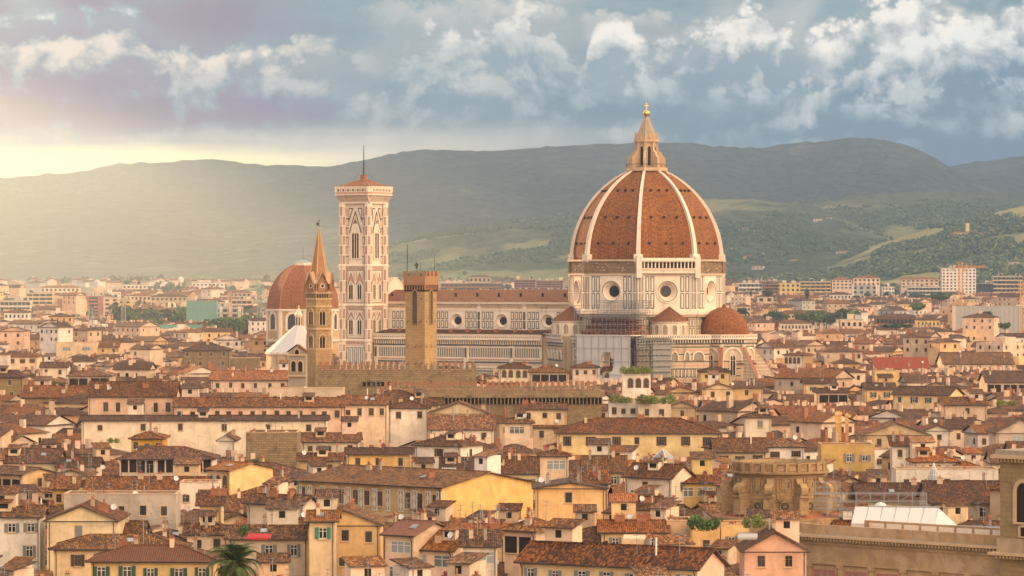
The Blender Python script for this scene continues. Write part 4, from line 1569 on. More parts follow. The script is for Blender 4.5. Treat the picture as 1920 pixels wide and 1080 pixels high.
def crenel(b, u0, u1, z, n, mat, h=1.5, w=0.55, t=0.55, top=None):
    for i in range(n):
        u = u0 + (u1 - u0) * (i + 0.5) / n
        d = (u1 - u0) / n * w / 2
        b.box(u - d, u + d, 0.003, t, z, z + h, mat, top)


def fortress():
    Y0 = 985.0
    T = empty('fortress', (PX(742, Y0), Y0, 0), R(0.8), 'long rough stone palace wall with square battlements below the watch tower', 'palace')
    hw = (893 - 592) / 2 * Y0 / F
    zt = PZ(697, Y0)
    b = MB()
    b.box(-hw, hw, 0, 22, 0, zt, 'rubble')
    b.M = FM(-math.pi / 2, 0)
    arcade(b, -hw * 0.42, -hw * 0.02, PZ(724, Y0), PZ(714, Y0), 7, 'rubble', 'dark_opening', 0.5)
    b.M = I4
    b.build('wall', T)
    m = MB()
    crenel(m, -hw, hw, zt, 27, 'rubble', 1.75, 0.52)
    m.M = Matrix.Rotation(math.pi / 2, 4, 'Z') @ Matrix.Translation((0, -hw, 0))
    crenel(m, 0, 22, zt, 12, 'rubble', 1.75, 0.52)
    m.M = Matrix.Translation((0, 17.5, 0))
    crenel(m, -hw, hw, zt, 27, 'brick', 2.2, 0.5)
    m.build('battlement', T)
    r = MB()
    r.box(-hw + 1, hw - 1, 3, 16, zt - 0.5, zt + 0.3, 'brick')
    for u in (-6.5, 1.5, 9.5):
        r.box(u, u + 0.5, 2.2, 2.7, zt, zt + 2.7, 'grey_stone')
    r.build('roof', T)
    Y1 = 945.0
    T2 = empty('fortress', (PX(925, Y1), Y1, 0), R(3.2), 'lower stone palace wall with battlements over a row of small corbel arches', 'palace')
    hw = (1130 - 722) / 2 * Y1 / F
    zt = PZ(733, Y1)
    b = MB()
    b.box(-hw, hw, 0, 16, 0, zt - 1.5, 'rubble')
    b.M = FM(-math.pi / 2, 0)
    arcade(b, -hw * 0.45, hw, zt - 3.3, zt - 1.5, 42, 'rubble', 'dark_opening', 0.8, True)
    b.M = I4
    b.box(-hw - 0.8, hw + 0.8, -0.8, 16, zt - 1.5, zt, 'rubble')
    b.build('wall', T2)
    m = MB(); m.M = Matrix.Translation((0, -0.8, 0))
    crenel(m, -hw, hw, zt, 40, 'rubble', 1.35, 0.58)
    m.M = Matrix.Translation((0, 14, 0))
    crenel(m, -hw, hw, zt + .4, 36, 'brick', 1.6, 0.5)
    m.build('battlement', T2)
    r = MB()
    r.box(-hw + 0.5, hw - 0.5, 1.5, 13, zt - 0.6, zt + 0.25, 'brick')
    r.build('roof', T2)


def bell_gable():
    Y0 = 925.0
    T = empty('bell_gable', (PX(557, Y0), Y0, 0), R(-12), 'small stone bell gable with two arched openings and a tiled top', 'bell gable')
    def z(py): return PZ(py, Y0)
    b = MB()
    w = 2.15
    b.box(-w, w, 0, 1.5, 0, z(667), 'grey_stone')
    b.extr([(-w, z(667)), (w, z(667)), (w, z(660)), (0, z(648)), (-w, z(660))], -1.5, 0, 'grey_stone', back=True)
    b.rect(-w - 0.3, w + 0.3, z(667), z(667) + 0.35, 0, 0.4, 'warm_stone')
    b.rect(-w - 0.2, w + 0.2, z(706), z(704), 0, 0.7, 'warm_stone')
    b.build('wall', T)
    r = MB()
    for s in (-1, 1):
        q = [(s * (w + 0.6), -0.5, z(661)), (0, -0.5, z(645.5)), (0, 2.0, z(645.5)), (s * (w + 0.6), 2.0, z(661))]
        r.face(q if s > 0 else q[::-1], 'red_tile')
    r.build('roof', T)
    M = FM(-math.pi / 2, 0)
    for cu in (-0.85, 0.85):
        lancet(T, M, cu, z(697), z(683), z(677), 1.15, 1, 'warm_stone', name='arch', fr=0.2, pointed=False)
    lancet(T, M, 0, z(666), z(662), z(655), 1.1, 1, 'warm_stone', name='arch', fr=0.2, pointed=False)


def rotunda():
    Y0 = 640.0
    T = empty('rotunda', (PX(1461, Y0), Y0, 0), 0.0, 'round ornate sandstone church drum with curled volute buttresses', 'church')
    def z(py): return PZ(py, Y0)
    b = MB()
    st = 'baroque_stone'
    b.lathe([(7.3, 0), (7.3, z(957)), (7.25, z(892)), (7.35, z(890)), (7.5, z(887.5)), (8.35, z(885)), (8.4, z(882)), (7.55, z(881)), (7.55, z(868)), (7.8, z(867)), (7.8, z(864.5)), (7.2, z(864.5)), (7.2, z(876))], 48, st)
    b.lathe([(7.42, z(891.5)), (7.46, z(889.5))], 48, 'brownwall')  # dark band painted as a shadow line under the cornice
    b.lathe([(7.35, z(959)), (7.5, z(955)), (7.35, z(953))], 48, 'brownwall')
    b.lathe([(7.2, z(876)), (0.05, z(870))], 24, 'lead')
    b.lathe([(7.5, z(958)), (8.9, z(962)), (8.9, z(968))], 48, 'terracotta')
    b.lathe([(11.2, z(966)), (11.2, z(972)), (11.2, 0)], 48, st)
    b.lathe([(8.8, z(965)), (11.2, z(966))], 48, 'terracotta')
    for k in range(24):
        a = k * math.pi / 12 + 0.1
        b.M = FM(a, 7.6)
        b.rect(-0.28, 0.28, z(881), z(863.5), -0.2, 0.32, st)
        b.rect(0.42, 1.5, z(879), z(870), -0.3, 0.0, 'brownwall')
    b.M = I4
    body = b.build('drum', T)
    n = 10
    for k in range(n):
        a = -math.pi / 2 + math.pi / n * 0 + 0.06 + k * 2 * math.pi / n + math.pi / n
        M = Matrix.Rotation(a, 4, 'Z') @ Matrix.Rotation(math.pi / 2, 4, 'X')
        v = MB(); v.M = M
        # pier below
        pf = [(7.0, z(960)), (9.6, z(960)), (9.6, z(929)), (9.9, z(928)), (9.9, z(924)), (7.0, z(924))]
        h = 0.85
        for s in (-h, h):
            v.face([(p, q, s) for p, q in (pf if s > 0 else pf[::-1])], st)
        for p, q in zip(pf, pf[1:]):
            v.face([(p[0], p[1], h), (p[0], p[1], -h), (q[0], q[1], -h), (q[0], q[1], h)], st)
        # S-shaped volute: big curl at the bottom, sweeping up to the cornice
        sp = []
        for i in range(15):
            q = i / 14.0
            ang = -math.pi * 0.5 + q * math.pi * 1.35
            rr = 1.15
            sp.append((8.75 + rr * math.cos(ang), z(915) + rr * math.sin(ang)))
        up = [(8.3, z(903)), (7.9, z(898)), (7.75, z(893)), (7.0, z(893)), (7.0, z(924)), (8.6, z(924))]
        out = sp + up
        for s in (-0.6, 0.6):
            v.face([(p, q, s) for p, q in (out if s > 0 else out[::-1])], st)
        for p, q in zip(out, out[1:]):
            v.face([(p[0], p[1], 0.6), (p[0], p[1], -0.6), (q[0], q[1], -0.6), (q[0], q[1], 0.6)], st)
        v.M = M
        for s in (-1, 1):
            c = [(8.75 + 0.62 * math.cos(2 * math.pi * i / 14), z(915) + 0.62 * math.sin(2 * math.pi * i / 14)) for i in range(14)]
            v.face([(p, q, s * 0.66) for p, q in (c if s > 0 else c[::-1])], 'brownwall')
            c = [(8.75 + 0.4 * math.cos(2 * math.pi * i / 14), z(915) + 0.4 * math.sin(2 * math.pi * i / 14)) for i in range(14)]
            v.face([(p, q, s * 0.70) for p, q in (c if s > 0 else c[::-1])], st)
        v.build('volute', T)
        Mw = FM(a + math.pi / n, 7.22)
        w = MB(); w.M = Mw
        w.ringp(circ(0, z(945), 0.92, 18), circ(0, z(945), 0.66, 18), -0.3, 0.28, st)
        w.ringp(circ(0, z(905), 1.15, 18, 0.85), circ(0, z(905), 0.95, 18, 0.65), -0.2, 0.2, st)
        w.ringp([(-1.35, z(932)), (1.35, z(932)), (1.35, z(893)), (-1.35, z(893))], [(-1.2, z(931)), (1.2, z(931)), (1.2, z(894)), (-1.2, z(894))], -0.3, 0.14, 'brownwall')
        w.rect(-1.5, 1.5, z(936), z(933.5), -0.3, 0.22, st)
        w.rect(-0.45, 0.45, z(914), z(896), 0.0, 0.22, st)
        w.rect(-0.12, 0.12, z(917), z(893), 0.2, 0.3, st)
        wo = w.build('round_window', T)
        g = MB(); g.M = Mw
        g.face([(u, -0.18, q) for u, q in circ(0, z(945), 0.66, 18)], 'dark_opening')
        for i in range(4):
            q = math.pi * i / 4
            g.tube((0.6 * math.cos(q), -0.21, z(945) + 0.6 * math.sin(q)), (-0.6 * math.cos(q), -0.21, z(945) - 0.6 * math.sin(q)), 0.05, 'grey_stone', 4)
        g.build('grille', wo)


def library():
    """long sandstone building at the lower right with a corner tower"""
    ax, ay = PX(1498, 577), 577.0
    bx, by = PX(1893, 549), 549.0
    ang = math.atan2(by - ay, bx - ax)
    L = math.hypot(bx - ax, by - ay)
    T = empty('library', (ax, ay, 0), ang, 'long sandstone library with a heavy bracketed cornice and pink stone panels', 'library')
    zc = PZ(1003, ay)
    b = MB()
    b.box(0, L, 0, 24, 0, zc, 'palazzo')
    b.box(-0.1, L, -0.3, 0, zc - 1.2, zc - 0.9, 'palazzo')
    b.box(-14, 0.002, 3.2, 24, 0, zc - 0.6, 'palazzo')
    fz = zc - 4.4
    b.rect(1.5, L - 0.3, fz - 3.4, fz - 3.0, 0, 0.4, 'palazzo')
    b.rect(1.5, L - 0.3, fz + 0.3, fz + 0.7, 0, 0.35, 'palazzo')
    n = 6
    pw = (L - 3.4) / n
    for i in range(n):
        u = 2.4 + i * pw
        b.rect(u - 0.55, u + 0.1, fz - 2.3, fz - 0.2, 0, 0.3, 'palazzo')
        b.rect(u - 0.8, u + 0.35, fz - 0.2, fz + 0.3, 0, 0.45, 'palazzo')
        b.rect(u + 0.55, u + pw - 1.0, fz - 2.4, fz - 0.2, 0, 0.12, 'palazzo')
        b.rect(u + 0.2, u + pw - 0.7, fz - 3.9, fz - 6, 0, 0.2, 'shade_opening')
    b.rect(0, L, fz - 3.0, fz - 2.75, 0, 0.55, 'palazzo')
    b.build('wall', T)
    for i in range(n):
        u = 2.4 + i * pw
        p = MB()
        p.rect(u + 0.75, u + pw - 1.2, fz - 2.15, fz - 0.5, 0.121, 0.18, 'porphyry')
        for k in (0.36, 0.64):
            c = u + 0.55 + (pw - 1.55) * k
            p.extr([(c - 0.22, fz - 1.3), (c, fz - 1.85), (c + 0.22, fz - 1.3), (c, fz - 0.75)], 0.18, 0.22, 'grey_stone')
        p.build('stone_panel', T)
    c = MB()
    k = int(L / 0.62)
    for i in range(k):
        u = 0.2 + i * 0.62
        c.box(u, u + 0.3, -1.15, 0, zc - 0.55, zc - 0.1, 'palazzo')
    for i in range(int(L / 0.28)):
        u = 0.1 + i * 0.28
        c.box(u, u + 0.15, -0.42, 0, zc - 0.85, zc - 0.62, 'palazzo')
    c.box(-1.5, L + 0.2, -1.5, 24, zc - 0.1, zc + 0.25, 'warm_stone', 'grey_stone')
    c.box(-14, -1.502, 1.7, 24, zc - 0.7, zc - 0.4, 'warm_stone', 'grey_stone')
    for i in range(18):
        u = -13.7 + i * 0.68
        c.box(u, u + 0.3, 2.1, 3.2, zc - 1.15, zc - 0.7, 'palazzo')
    c.build('cornice', T)
    p = MB()
    p.box(0.2, L, 0.4, 1.0, zc + 0.25, zc + 1.7, 'palazzo')
    p.box(9.0, L, 4.5, 5.2, zc + 0.25, zc + 2.4, 'palazzo')
    p.box(-14, 0.198, 3.6, 4.2, zc - 0.4, zc + 1.5, 'palazzo')
    for i in range(9):
        u = 10 + i * 3.3
        p.box(u, u + 2.8, 4.44, 4.498, zc + 0.9, zc + 2.1, 'rose_marble')
    p.box(0.2, 12, 1.002, 20, zc + 0.25, zc + 0.6, 'terracotta')
    p.build('parapet', T)
    # tower
    t = MB()
    tw = 6.0
    t.M = Matrix.Translation((L, -2.2, 0))
    zt = PZ(858, 549)
    t.box(0, tw, 0, tw, 0, zt, 'ashlar')
    t.box(-0.35, tw + 0.3, -0.35, tw + 0.3, zc - 0.4, zc + 1.6, 'palazzo')
    to = t.build('corner_tower', T)
    e = MB(); e.M = t.M
    e.box(-1.0, tw + 1, -1.0, tw + 1, zt, zt + 0.5, 'warm_stone')
    e.box(-0.5, tw + 0.5, -0.5, tw + 0.5, zt + 0.5, zt + 1.2, 'grey_stone')
    for i in range(10):
        e.box(0.05 + i * 0.62, 0.35 + i * 0.62, -0.85, 0, zt - 0.5, zt, 'palazzo')
        e.box(-0.85, 0, 0.05 + i * 0.62, 0.35 + i * 0.62, zt - 0.5, zt, 'palazzo')
    e.box(-1.3, tw + 1, -1.3, tw + 1, zc - 0.8, zc - 0.4, 'warm_stone')
    for i in range(10):
        e.box(0.05 + i * 0.62, 0.35 + i * 0.62, -1.15, -0.352, zc - 1.25, zc - 0.8, 'palazzo')
    e.build('tower_cornice', to)
    M = t.M @ FM(-math.pi / 2, 0)
    lancet(to, M, 4.3, zc + 4.0, zc + 8.2, zc + 9.6, 2.6, 1, 'warm_stone', name='arch', fr=0.5, pointed=False)
    lancet(to, M, 4.3, zc + 2.0, zc + 3.2, zc + 3.3, 1.2, 1, 'warm_stone', fr=0.25, pointed=False)
    return T


def scaffold_grid(b, x0, x1, y0, y1, z0, z1, sx, sz, r=0.07, mat='metal_grey', decks=True):
    nx = max(1, int(round((x1 - x0) / sx)))
    nz_ = max(1, int(round((z1 - z0) / sz)))
    for y in (y0, y1):
        for i in range(nx + 1):
            x = x0 + (x1 - x0) * i / nx
            b.tube((x, y, z0), (x, y, z1), r, mat, 4)
        for j in range(nz_ + 1):
            z = z0 + (z1 - z0) * j / nz_
            b.tube((x0, y, z), (x1, y, z), r, mat, 4)
            if j < nz_:
                b.tube((x0, y, z + 1.0), (x1, y, z + 1.0), r * 0.7, mat, 4)
    for j in range(1, nz_ + 1):
        z = z0 + (z1 - z0) * j / nz_
        if decks:
            b.box(x0, x1, y0 + 0.1, y1 - 0.1, z - 0.12, z - 0.04, 'wood')
        for i in range(nx):
            xa, xb = x0 + (x1 - x0) * i / nx, x0 + (x1 - x0) * (i + 1) / nx
            if (i + j) % 3 == 0:
                b.tube((xa, y0, z - sz), (xb, y0, z), r * 0.7, mat, 4)


def cathedral_scaffold():
    """works on the south apse: white sheets below, an open cage above and a dark cage at its right"""
    rot = GRID
    phi = math.pi / 2
    T = empty('scaffolding', (47.1, 1345, 0), rot, 'pale sheeted scaffolding with an open pipe cage wrapped round the cathedral apse', 'scaffolding')
    M = FM(phi, 0) @ Matrix.Translation((7.4, 0, 0))
    f = MB(); f.M = M
    # cage over the apse roof, in wall frame: x to the right, -y outwards
    scaffold_grid(f, -11.5, 10.5, -42.5, -33.0, 33.0, 41.0, 1.5, 2.0)
    scaffold_grid(f, -10.0, 9.6, -30.5, -26.5, 40.5, 45.6, 1.4, 1.8, decks=False)
    scaffold_grid(f, -12.0, -10.0, -43.0, -30.0, 18.0, 44.0, 2.0, 2.0)
    f.build('pipe_frame', T)
    s = MB(); s.M = M
    xs = [-12.4 + i * 2.05 for i in range(13)]
    zt, zb = 33.6, 14.0
    rnd = random.Random(2)
    y = -43.4
    hole = (0.8, 25.5, 2.2, 5.2)
    cols, rows = 22, 18
    for i in range(cols):
        for j in range(rows):
            u0, u1 = -11.0 + 21.0 * i / cols, -11.0 + 21.0 * (i + 1) / cols
            v0, v1 = zb + (zt - zb) * j / rows, zb + (zt - zb) * (j + 1) / rows
            um, vm = (u0 + u1) / 2, (v0 + v1) / 2
            if ((um - hole[0]) / hole[2]) ** 2 + ((vm - 24.0) / 5.0) ** 2 < 1 and vm < 28.4:
                continue
            def dy(u, v): return y + 0.16 * mn.noise(Vector((u * 0.5, v * 0.35, 1.0))) - max(0.0, 24 - v) * 0.22
            s.face([(u0, dy(u0, v0), v0), (u1, dy(u1, v0), v0), (u1, dy(u1, v1), v1), (u0, dy(u0, v1), v1)], 'net_pale')
    s.box(-11.2, 10.2, y - 0.3, y + 10, zt + 0.05, zt + 0.4, 'white_sheet')
    so_ = s.build('sheet', T)
    k = MB(); k.M = M
    for i in range(8):
        x = -10.8 + i * 2.9
        k.tube((x, y - 0.25, 20), (x, y - 0.25, zt), 0.07, 'metal_grey', 4)
    for v in (16, 20.5, 25, 29.5):
        k.tube((-10.9, y - 0.3 - max(0, 24 - v) * 0.2, v), (9.9, y - 0.3 - max(0, 24 - v) * 0.2, v), 0.07, 'metal_grey', 4)
    k.build('lashing', so_)
    r = MB(); r.M = M
    for j in range(3):
        r.box(-10.2 + j * 1.0, 9.4 - j * 1.0, -41.5 + j * 1.5, -30, 33.9 + j * 1.9, 35.4 + j * 1.9, 'red_tile')
    r.build('roof_cover', T)
    T2 = empty('scaffolding', (47.1, 1345, 0), rot, 'grey netted scaffold tower on the cathedral wall right of the pale sheets', 'scaffolding')
    g = MB(); g.M = FM(3 * math.pi / 4, 0)
    scaffold_grid(g, -14.5, -1.5, -37.6, -34.8, 8.0, 33.0, 1.3, 1.9, 0.07, 'metal_grey')
    scaffold_grid(g, -14.8, -11.6, -38.0, -33.0, 30.0, 45.0, 1.1, 1.8, 0.08, 'metal_grey')
    g.build('pipe_frame', T2)
    h = MB(); h.M = FM(3 * math.pi / 4, 0)
    h.box(-13.6, -9.4, -35.6, -35.5, 12, 31.0, 'grey_stone')
    h.box(-8.6, -2.2, -36.6, -36.5, 12, 31.4, 'net_grey')
    h.build('net', T2)


duomo()
campanile()
bargello_tower()
badia()
chapel_dome()
baptistery()
fortress()
bell_gable()
rotunda()
library()
cathedral_scaffold()
# ------------------------------------------------------------------ houses
RND = random.Random(11)
CACHE = {}
FOOT = []            # footprints of houses placed so far: (x, y, radius)
SHOWN = []           # (px, py, phrase) of things a label may refer to


def cached(key, fn):
    if key not in CACHE:
        CACHE[key] = fn()
    return CACHE[key]


SH = {'g': 'green_shutter', 'y': 'grey_shutter', 'w': 'brown_shutter', 't': 'teal_shutter'}


def win_mesh(kind, w, h):
    def mk():
        b = MB()
        fr = 'white_frame' if kind in 'gyto' else 'wood'
        if kind in 'bgywtkcnr':
            b.ringp([(-w / 2 - .13, -h / 2 - .1), (w / 2 + .13, -h / 2 - .1), (w / 2 + .13, h / 2 + .13), (-w / 2 - .13, h / 2 + .13)],
                    [(-w / 2, -h / 2), (w / 2, -h / 2), (w / 2, h / 2), (-w / 2, h / 2)], 0, 0.07, 'warm_stone' if kind != 'n' else 'buff')
            b.box(-w / 2 - .2, w / 2 + .2, -0.16, 0, -h / 2 - .22, -h / 2 - .102, 'warm_stone')
        if kind == 'd':
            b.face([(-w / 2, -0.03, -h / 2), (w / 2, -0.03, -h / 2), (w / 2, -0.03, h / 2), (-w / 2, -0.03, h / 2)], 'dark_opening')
            k = max(2, int(w / 2.2))
            for i in range(k + 1):
                x = -w / 2 + w * i / k
                b.box(x - 0.13, x + 0.13, -0.16, 0, -h / 2, h / 2, 'buff')
            b.box(-w / 2 - .1, w / 2 + .1, -0.2, 0, -h / 2 - .15, -h / 2, 'warm_stone')
            return b.mesh('window')
        if kind == 'a':
            k = max(1, int(w / 1.7))
            for i in range(k):
                c = -w / 2 + w * (i + .5) / k
                aw = w / k * 0.68
                b.face([(u + c, -0.05, v) for u, v in arch_pts(aw, h * .2, h * .5, False, base=-h / 2)], 'shade_opening')
                b.ringp(shift(arch_pts(aw + .3, h * .2, h * .5 + .15, False, base=-h / 2), c, 0), shift(arch_pts(aw, h * .2, h * .5, False, base=-h / 2), c, 0), 0, 0.12, 'warm_stone')
            return b.mesh('window')
        pn = 'light_pane' if kind == 'o' else 'pane'
        if kind in 'kc':
            m = 'grey_shutter' if kind == 'k' else 'green_shutter'
            b.box(-w / 2, -0.02, -0.05, 0, -h / 2, h / 2, m)
            b.box(0.02, w / 2, -0.05, 0, -h / 2, h / 2, m)
            for i in range(int(h / 0.16)):
                z = -h / 2 + 0.1 + i * 0.16
                b.box(-w / 2 + .08, w / 2 - .08, -0.065, -0.05, z, z + 0.06, m)
            return b.mesh('window')
        b.face([(-w / 2, -0.02, -h / 2), (w / 2, -0.02, -h / 2), (w / 2, -0.02, h / 2), (-w / 2, -0.02, h / 2)], pn)
        if kind != 'n':
            k = 2 if w < 1.6 else max(2, int(w / 0.9))
            for i in range(k + 1):
                x = -w / 2 + w * i / k
                b.box(max(x - 0.05, -w / 2), min(x + 0.05, w / 2), -0.05, -0.021, -h / 2, h / 2, fr)
            for z in (-h / 2 + .05, h * .18, h / 2 - .05):
                b.box(-w / 2, w / 2, -0.052, -0.021, z - 0.04, z + 0.04, fr)
        return b.mesh('window')
    return cached(('win', kind, round(w, 2), round(h, 2)), mk)


def shutter_mesh(kind, w, h):
    def mk():
        b = MB()
        m = SH[kind]
        b.box(-w / 2, w / 2, -0.05, 0, -h / 2, h / 2, m)
        for i in range(int(h / 0.18)):
            z = -h / 2 + 0.1 + i * 0.18
            b.box(-w / 2 + .06, w / 2 - .06, -0.07, -0.05, z, z + 0.07, m)
        return b.mesh('shutter')
    return cached(('sh', kind, round(w, 2), round(h, 2)), mk)


def add_window(parent, x, y, z, rz, kind, w, h):
    o = inst('window', win_mesh(kind, w, h), parent, (x, y, z), rz)
    if kind in SH:
        sw = w * 0.5
        for s in (-1, 1):
            c = inst('shutter', shutter_mesh(kind, sw, h + 0.1), o, (s * (w / 2 + sw / 2 + 0.02), -0.075, 0), s * RND.uniform(-0.25, 0.05))
    return o


def chimney_mesh(k):
    def mk():
        b = MB()
        w, d, h = [(0.6, 0.5, 1.15), (1.0, 0.5, 0.95), (0.45, 0.45, 1.5), (1.5, 0.6, 0.85)][k]
        m = ['cream', 'buff', 'greywall', 'brick'][k]
        b.box(-w / 2, w / 2, -d / 2, d / 2, -1.2, h, m)
        b.box(-w / 2 - .08, w / 2 + .08, -d / 2 - .08, d / 2 + .08, h, h + 0.1, 'terracotta')
        n = max(1, int(w / 0.55))
        for i in range(n):
            x = -w / 2 + w * (i + .5) / n
            b.box(x - .18, x - .06, -.15, .15, h + .1, h + .4, 'terracotta')
            b.box(x + .06, x + .18, -.15, .15, h + .1, h + .4, 'terracotta')
            for s in (-1, 1):
                q = [(x + s * .3, -.3, h + .38), (x, -.3, h + .6), (x, .3, h + .6), (x + s * .3, .3, h + .38)]
                b.face(q if s > 0 else q[::-1], 'terracotta')
        return b.mesh('chimney')
    return cached(('chim', k), mk)


def antenna_mesh(k):
    def mk():
        b = MB()
        h = [2.6, 3.6, 3.0][k]
        b.tube((0, 0, -0.6), (0, 0, h), 0.045, 'metal_grey', 4)
        for z, l in ((h - .1, 1.1), (h - .7, 0.7)):
            b.tube((-l / 2, 0.1 * k, z), (l / 2, -0.1 * k, z), 0.025, 'metal_grey', 3)
            for i in range(5):
                x = -l / 2 + l * i / 4
                b.tube((x, -.28, z), (x, .28, z), 0.018, 'metal_grey', 3)
        return b.mesh('antenna')
    return cached(('ant', k), mk)


def dish_mesh(m):
    def mk():
        b = MB()
        b.tube((0, 0, -0.7), (0, 0, 0.9), 0.04, 'metal_grey', 4)
        b.M = Matrix.Translation((0, -0.1, 0.95)) @ Matrix.Rotation(R(68), 4, 'X')
        rings = [(0.04, 0.0), (0.25, 0.03), (0.45, 0.12), (0.48, 0.14)]
        b.lathe(rings, 14, m)
        b.lathe([(r, z + 0.02) for r, z in rings[::-1]], 14, m)
        b.tube((0, -.45, 0.13), (0, 0, 0.5), 0.02, 'metal_grey', 3)
        return b.mesh('satellite_dish')
    return cached(('dish', m), mk)


def skylight_mesh():
    def mk():
        b = MB()
        b.box(-.5, .5, -.7, .7, -0.1, 0.14, 'metal_grey')
        b.face([(-.42, -.62, 0.15), (.42, -.62, 0.15), (.42, .62, 0.15), (-.42, .62, 0.15)], 'light_pane')
        return b.mesh('skylight')
    return cached('sky', mk)


def ac_mesh():
    def mk():
        b = MB()
        b.box(-.45, .45, -.38, -.03, -.32, .32, 'dish_white')
        b.face([(u, -.39, v) for u, v in circ(-.08, 0, .25, 12)], 'dark_opening')
        b.box(-.4, -.34, -.34, 0, -.42, -.32, 'metal_grey')
        b.box(.34, .4, -.34, 0, -.42, -.32, 'metal_grey')
        return b.mesh('air_conditioner')
    return cached('ac', mk)


def roof_shape(b, w, d, ze, typ, pitch, mat, ov=0.65):
    """roof over a plan from x=-w/2..w/2, y=0..d. returns height(x, y)"""
    x0, x1, y0, y1 = -w / 2 - ov, w / 2 + ov, -ov, d + ov
    th = 0.2
    e = ze - ov * pitch * 0.6
    if typ == 'F':
        b.box(-w / 2, w / 2, 0.3, d, ze - 0.4, ze - 0.15, 'terracotta')
        for q in ((-w / 2, w / 2, -0.1, 0.25), (-w / 2, w / 2, d - 0.25, d + .1)):
            b.box(q[0] - 0.1, q[1] + 0.1, q[2], q[3], ze - 0.1, ze + 0.1, 'warm_stone')
        return lambda x, y: ze - 0.15
    if typ == 'S':
        b.face([(x0, y0, e), (x1, y0, e), (x1, y1, e + pitch * (y1 - y0)), (x0, y1, e + pitch * (y1 - y0))], mat)
        zr = e + pitch * (y1 - y0)
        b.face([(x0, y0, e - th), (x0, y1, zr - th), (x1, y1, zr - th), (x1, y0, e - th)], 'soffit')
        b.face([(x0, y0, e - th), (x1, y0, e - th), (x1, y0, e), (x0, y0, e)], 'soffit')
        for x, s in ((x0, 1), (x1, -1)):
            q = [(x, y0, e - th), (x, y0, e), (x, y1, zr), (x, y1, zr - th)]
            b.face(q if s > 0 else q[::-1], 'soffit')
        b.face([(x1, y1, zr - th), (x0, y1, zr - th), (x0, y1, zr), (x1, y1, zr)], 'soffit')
        return lambda x, y: e + pitch * (y - y0)
    if typ == 'L':
        ym = d / 2
        zr = e + pitch * (ym - y0)
        for s, ya in ((1, y0), (-1, y1)):
            q = [(x0, ya, e), (x1, ya, e), (x1, ym, zr), (x0, ym, zr)]
            b.face(q if s > 0 else q[::-1], mat)
            q = [(x0, ya, e - th), (x0, ym, zr - th), (x1, ym, zr - th), (x1, ya, e - th)]
            b.face(q if s > 0 else q[::-1], 'soffit')
            q = [(x0, ya, e - th), (x1, ya, e - th), (x1, ya, e), (x0, ya, e)]
            b.face(q if s > 0 else q[::-1], 'soffit')
            for x, t in ((x0, 1), (x1, -1)):
                q = [(x, ya, e - th), (x, ya, e), (x, ym, zr), (x, ym, zr - th)]
                b.face(q if s * t > 0 else q[::-1], 'soffit')
        b.tube((x0, ym, zr), (x1, ym, zr), 0.16, mat, 5)
        return lambda x, y: zr - pitch * abs(y - ym)
    if typ == 'G':
        zr = e + pitch * (x1 - x0) / 2
        for s, xa in ((1, x1), (-1, x0)):
            q = [(xa, y0, e), (xa, y1, e), (0, y1, zr), (0, y0, zr)]
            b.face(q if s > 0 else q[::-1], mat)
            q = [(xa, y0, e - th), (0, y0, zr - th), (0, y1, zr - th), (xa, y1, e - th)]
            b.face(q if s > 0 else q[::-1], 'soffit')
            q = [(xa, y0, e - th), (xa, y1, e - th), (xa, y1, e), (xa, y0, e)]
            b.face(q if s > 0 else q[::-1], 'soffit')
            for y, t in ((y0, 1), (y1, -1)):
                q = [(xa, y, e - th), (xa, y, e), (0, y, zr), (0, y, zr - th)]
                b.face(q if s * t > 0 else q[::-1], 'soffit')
        b.tube((0, y0, zr), (0, y1, zr), 0.16, mat, 5)
        return lambda x, y: zr - pitch * abs(x)
    # hipped: ridge along the longer side, a point if square
    ww, dd = x1 - x0, y1 - y0
    if ww >= dd:
        k = dd / 2
        zr = e + pitch * k
        A, B_ = (x0 + k, (y0 + y1) / 2, zr), (x1 - k, (y0 + y1) / 2, zr)
        if ww - dd < 0.4: A = B_ = ((x0 + x1) / 2, (y0 + y1) / 2, zr)
        qs = [[(x0, y0, e), (x1, y0, e), B_, A], [(x1, y0, e), (x1, y1, e), B_], [(x1, y1, e), (x0, y1, e), A, B_], [(x0, y1, e), (x0, y0, e), A]]
    else:
        k = ww / 2
        zr = e + pitch * k
        A, B_ = ((x0 + x1) / 2, y0 + k, zr), ((x0 + x1) / 2, y1 - k, zr)
        qs = [[(x0, y0, e), (x1, y0, e), A], [(x1, y0, e), (x1, y1, e), B_, A], [(x1, y1, e), (x0, y1, e), B_], [(x0, y1, e), (x0, y0, e), A, B_]]
    for q in qs:
        qq = []
        for p in q:
            if not qq or p != qq[-1]: qq.append(p)
        b.face(qq, mat)
    c = [(x0, y0), (x1, y0), (x1, y1), (x0, y1)]
    for i in range(4):
        p, q = c[i], c[(i + 1) % 4]
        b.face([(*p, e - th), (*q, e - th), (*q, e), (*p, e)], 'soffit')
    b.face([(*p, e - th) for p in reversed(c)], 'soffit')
    for p, t in ((c[0], A), (c[1], B_ if ww >= dd else A), (c[2], B_), (c[3], A if ww >= dd else B_)):
        b.tube((*p, e + 0.02), t, 0.16, mat, 4)
    if A != B_:
        b.tube(A, B_, 0.16, mat, 5)
    return lambda x, y: e + pitch * max(0.0, min(x - x0, x1 - x, y - y0, y1 - y))


def parse_win(s):
    """'5g2' -> 5 columns, green shutters, 2 rows"""
    i = 0
    while i < len(s) and s[i].isdigit(): i += 1
    return int(s[:i] or 0), s[i], int(s[i + 1:] or 1)


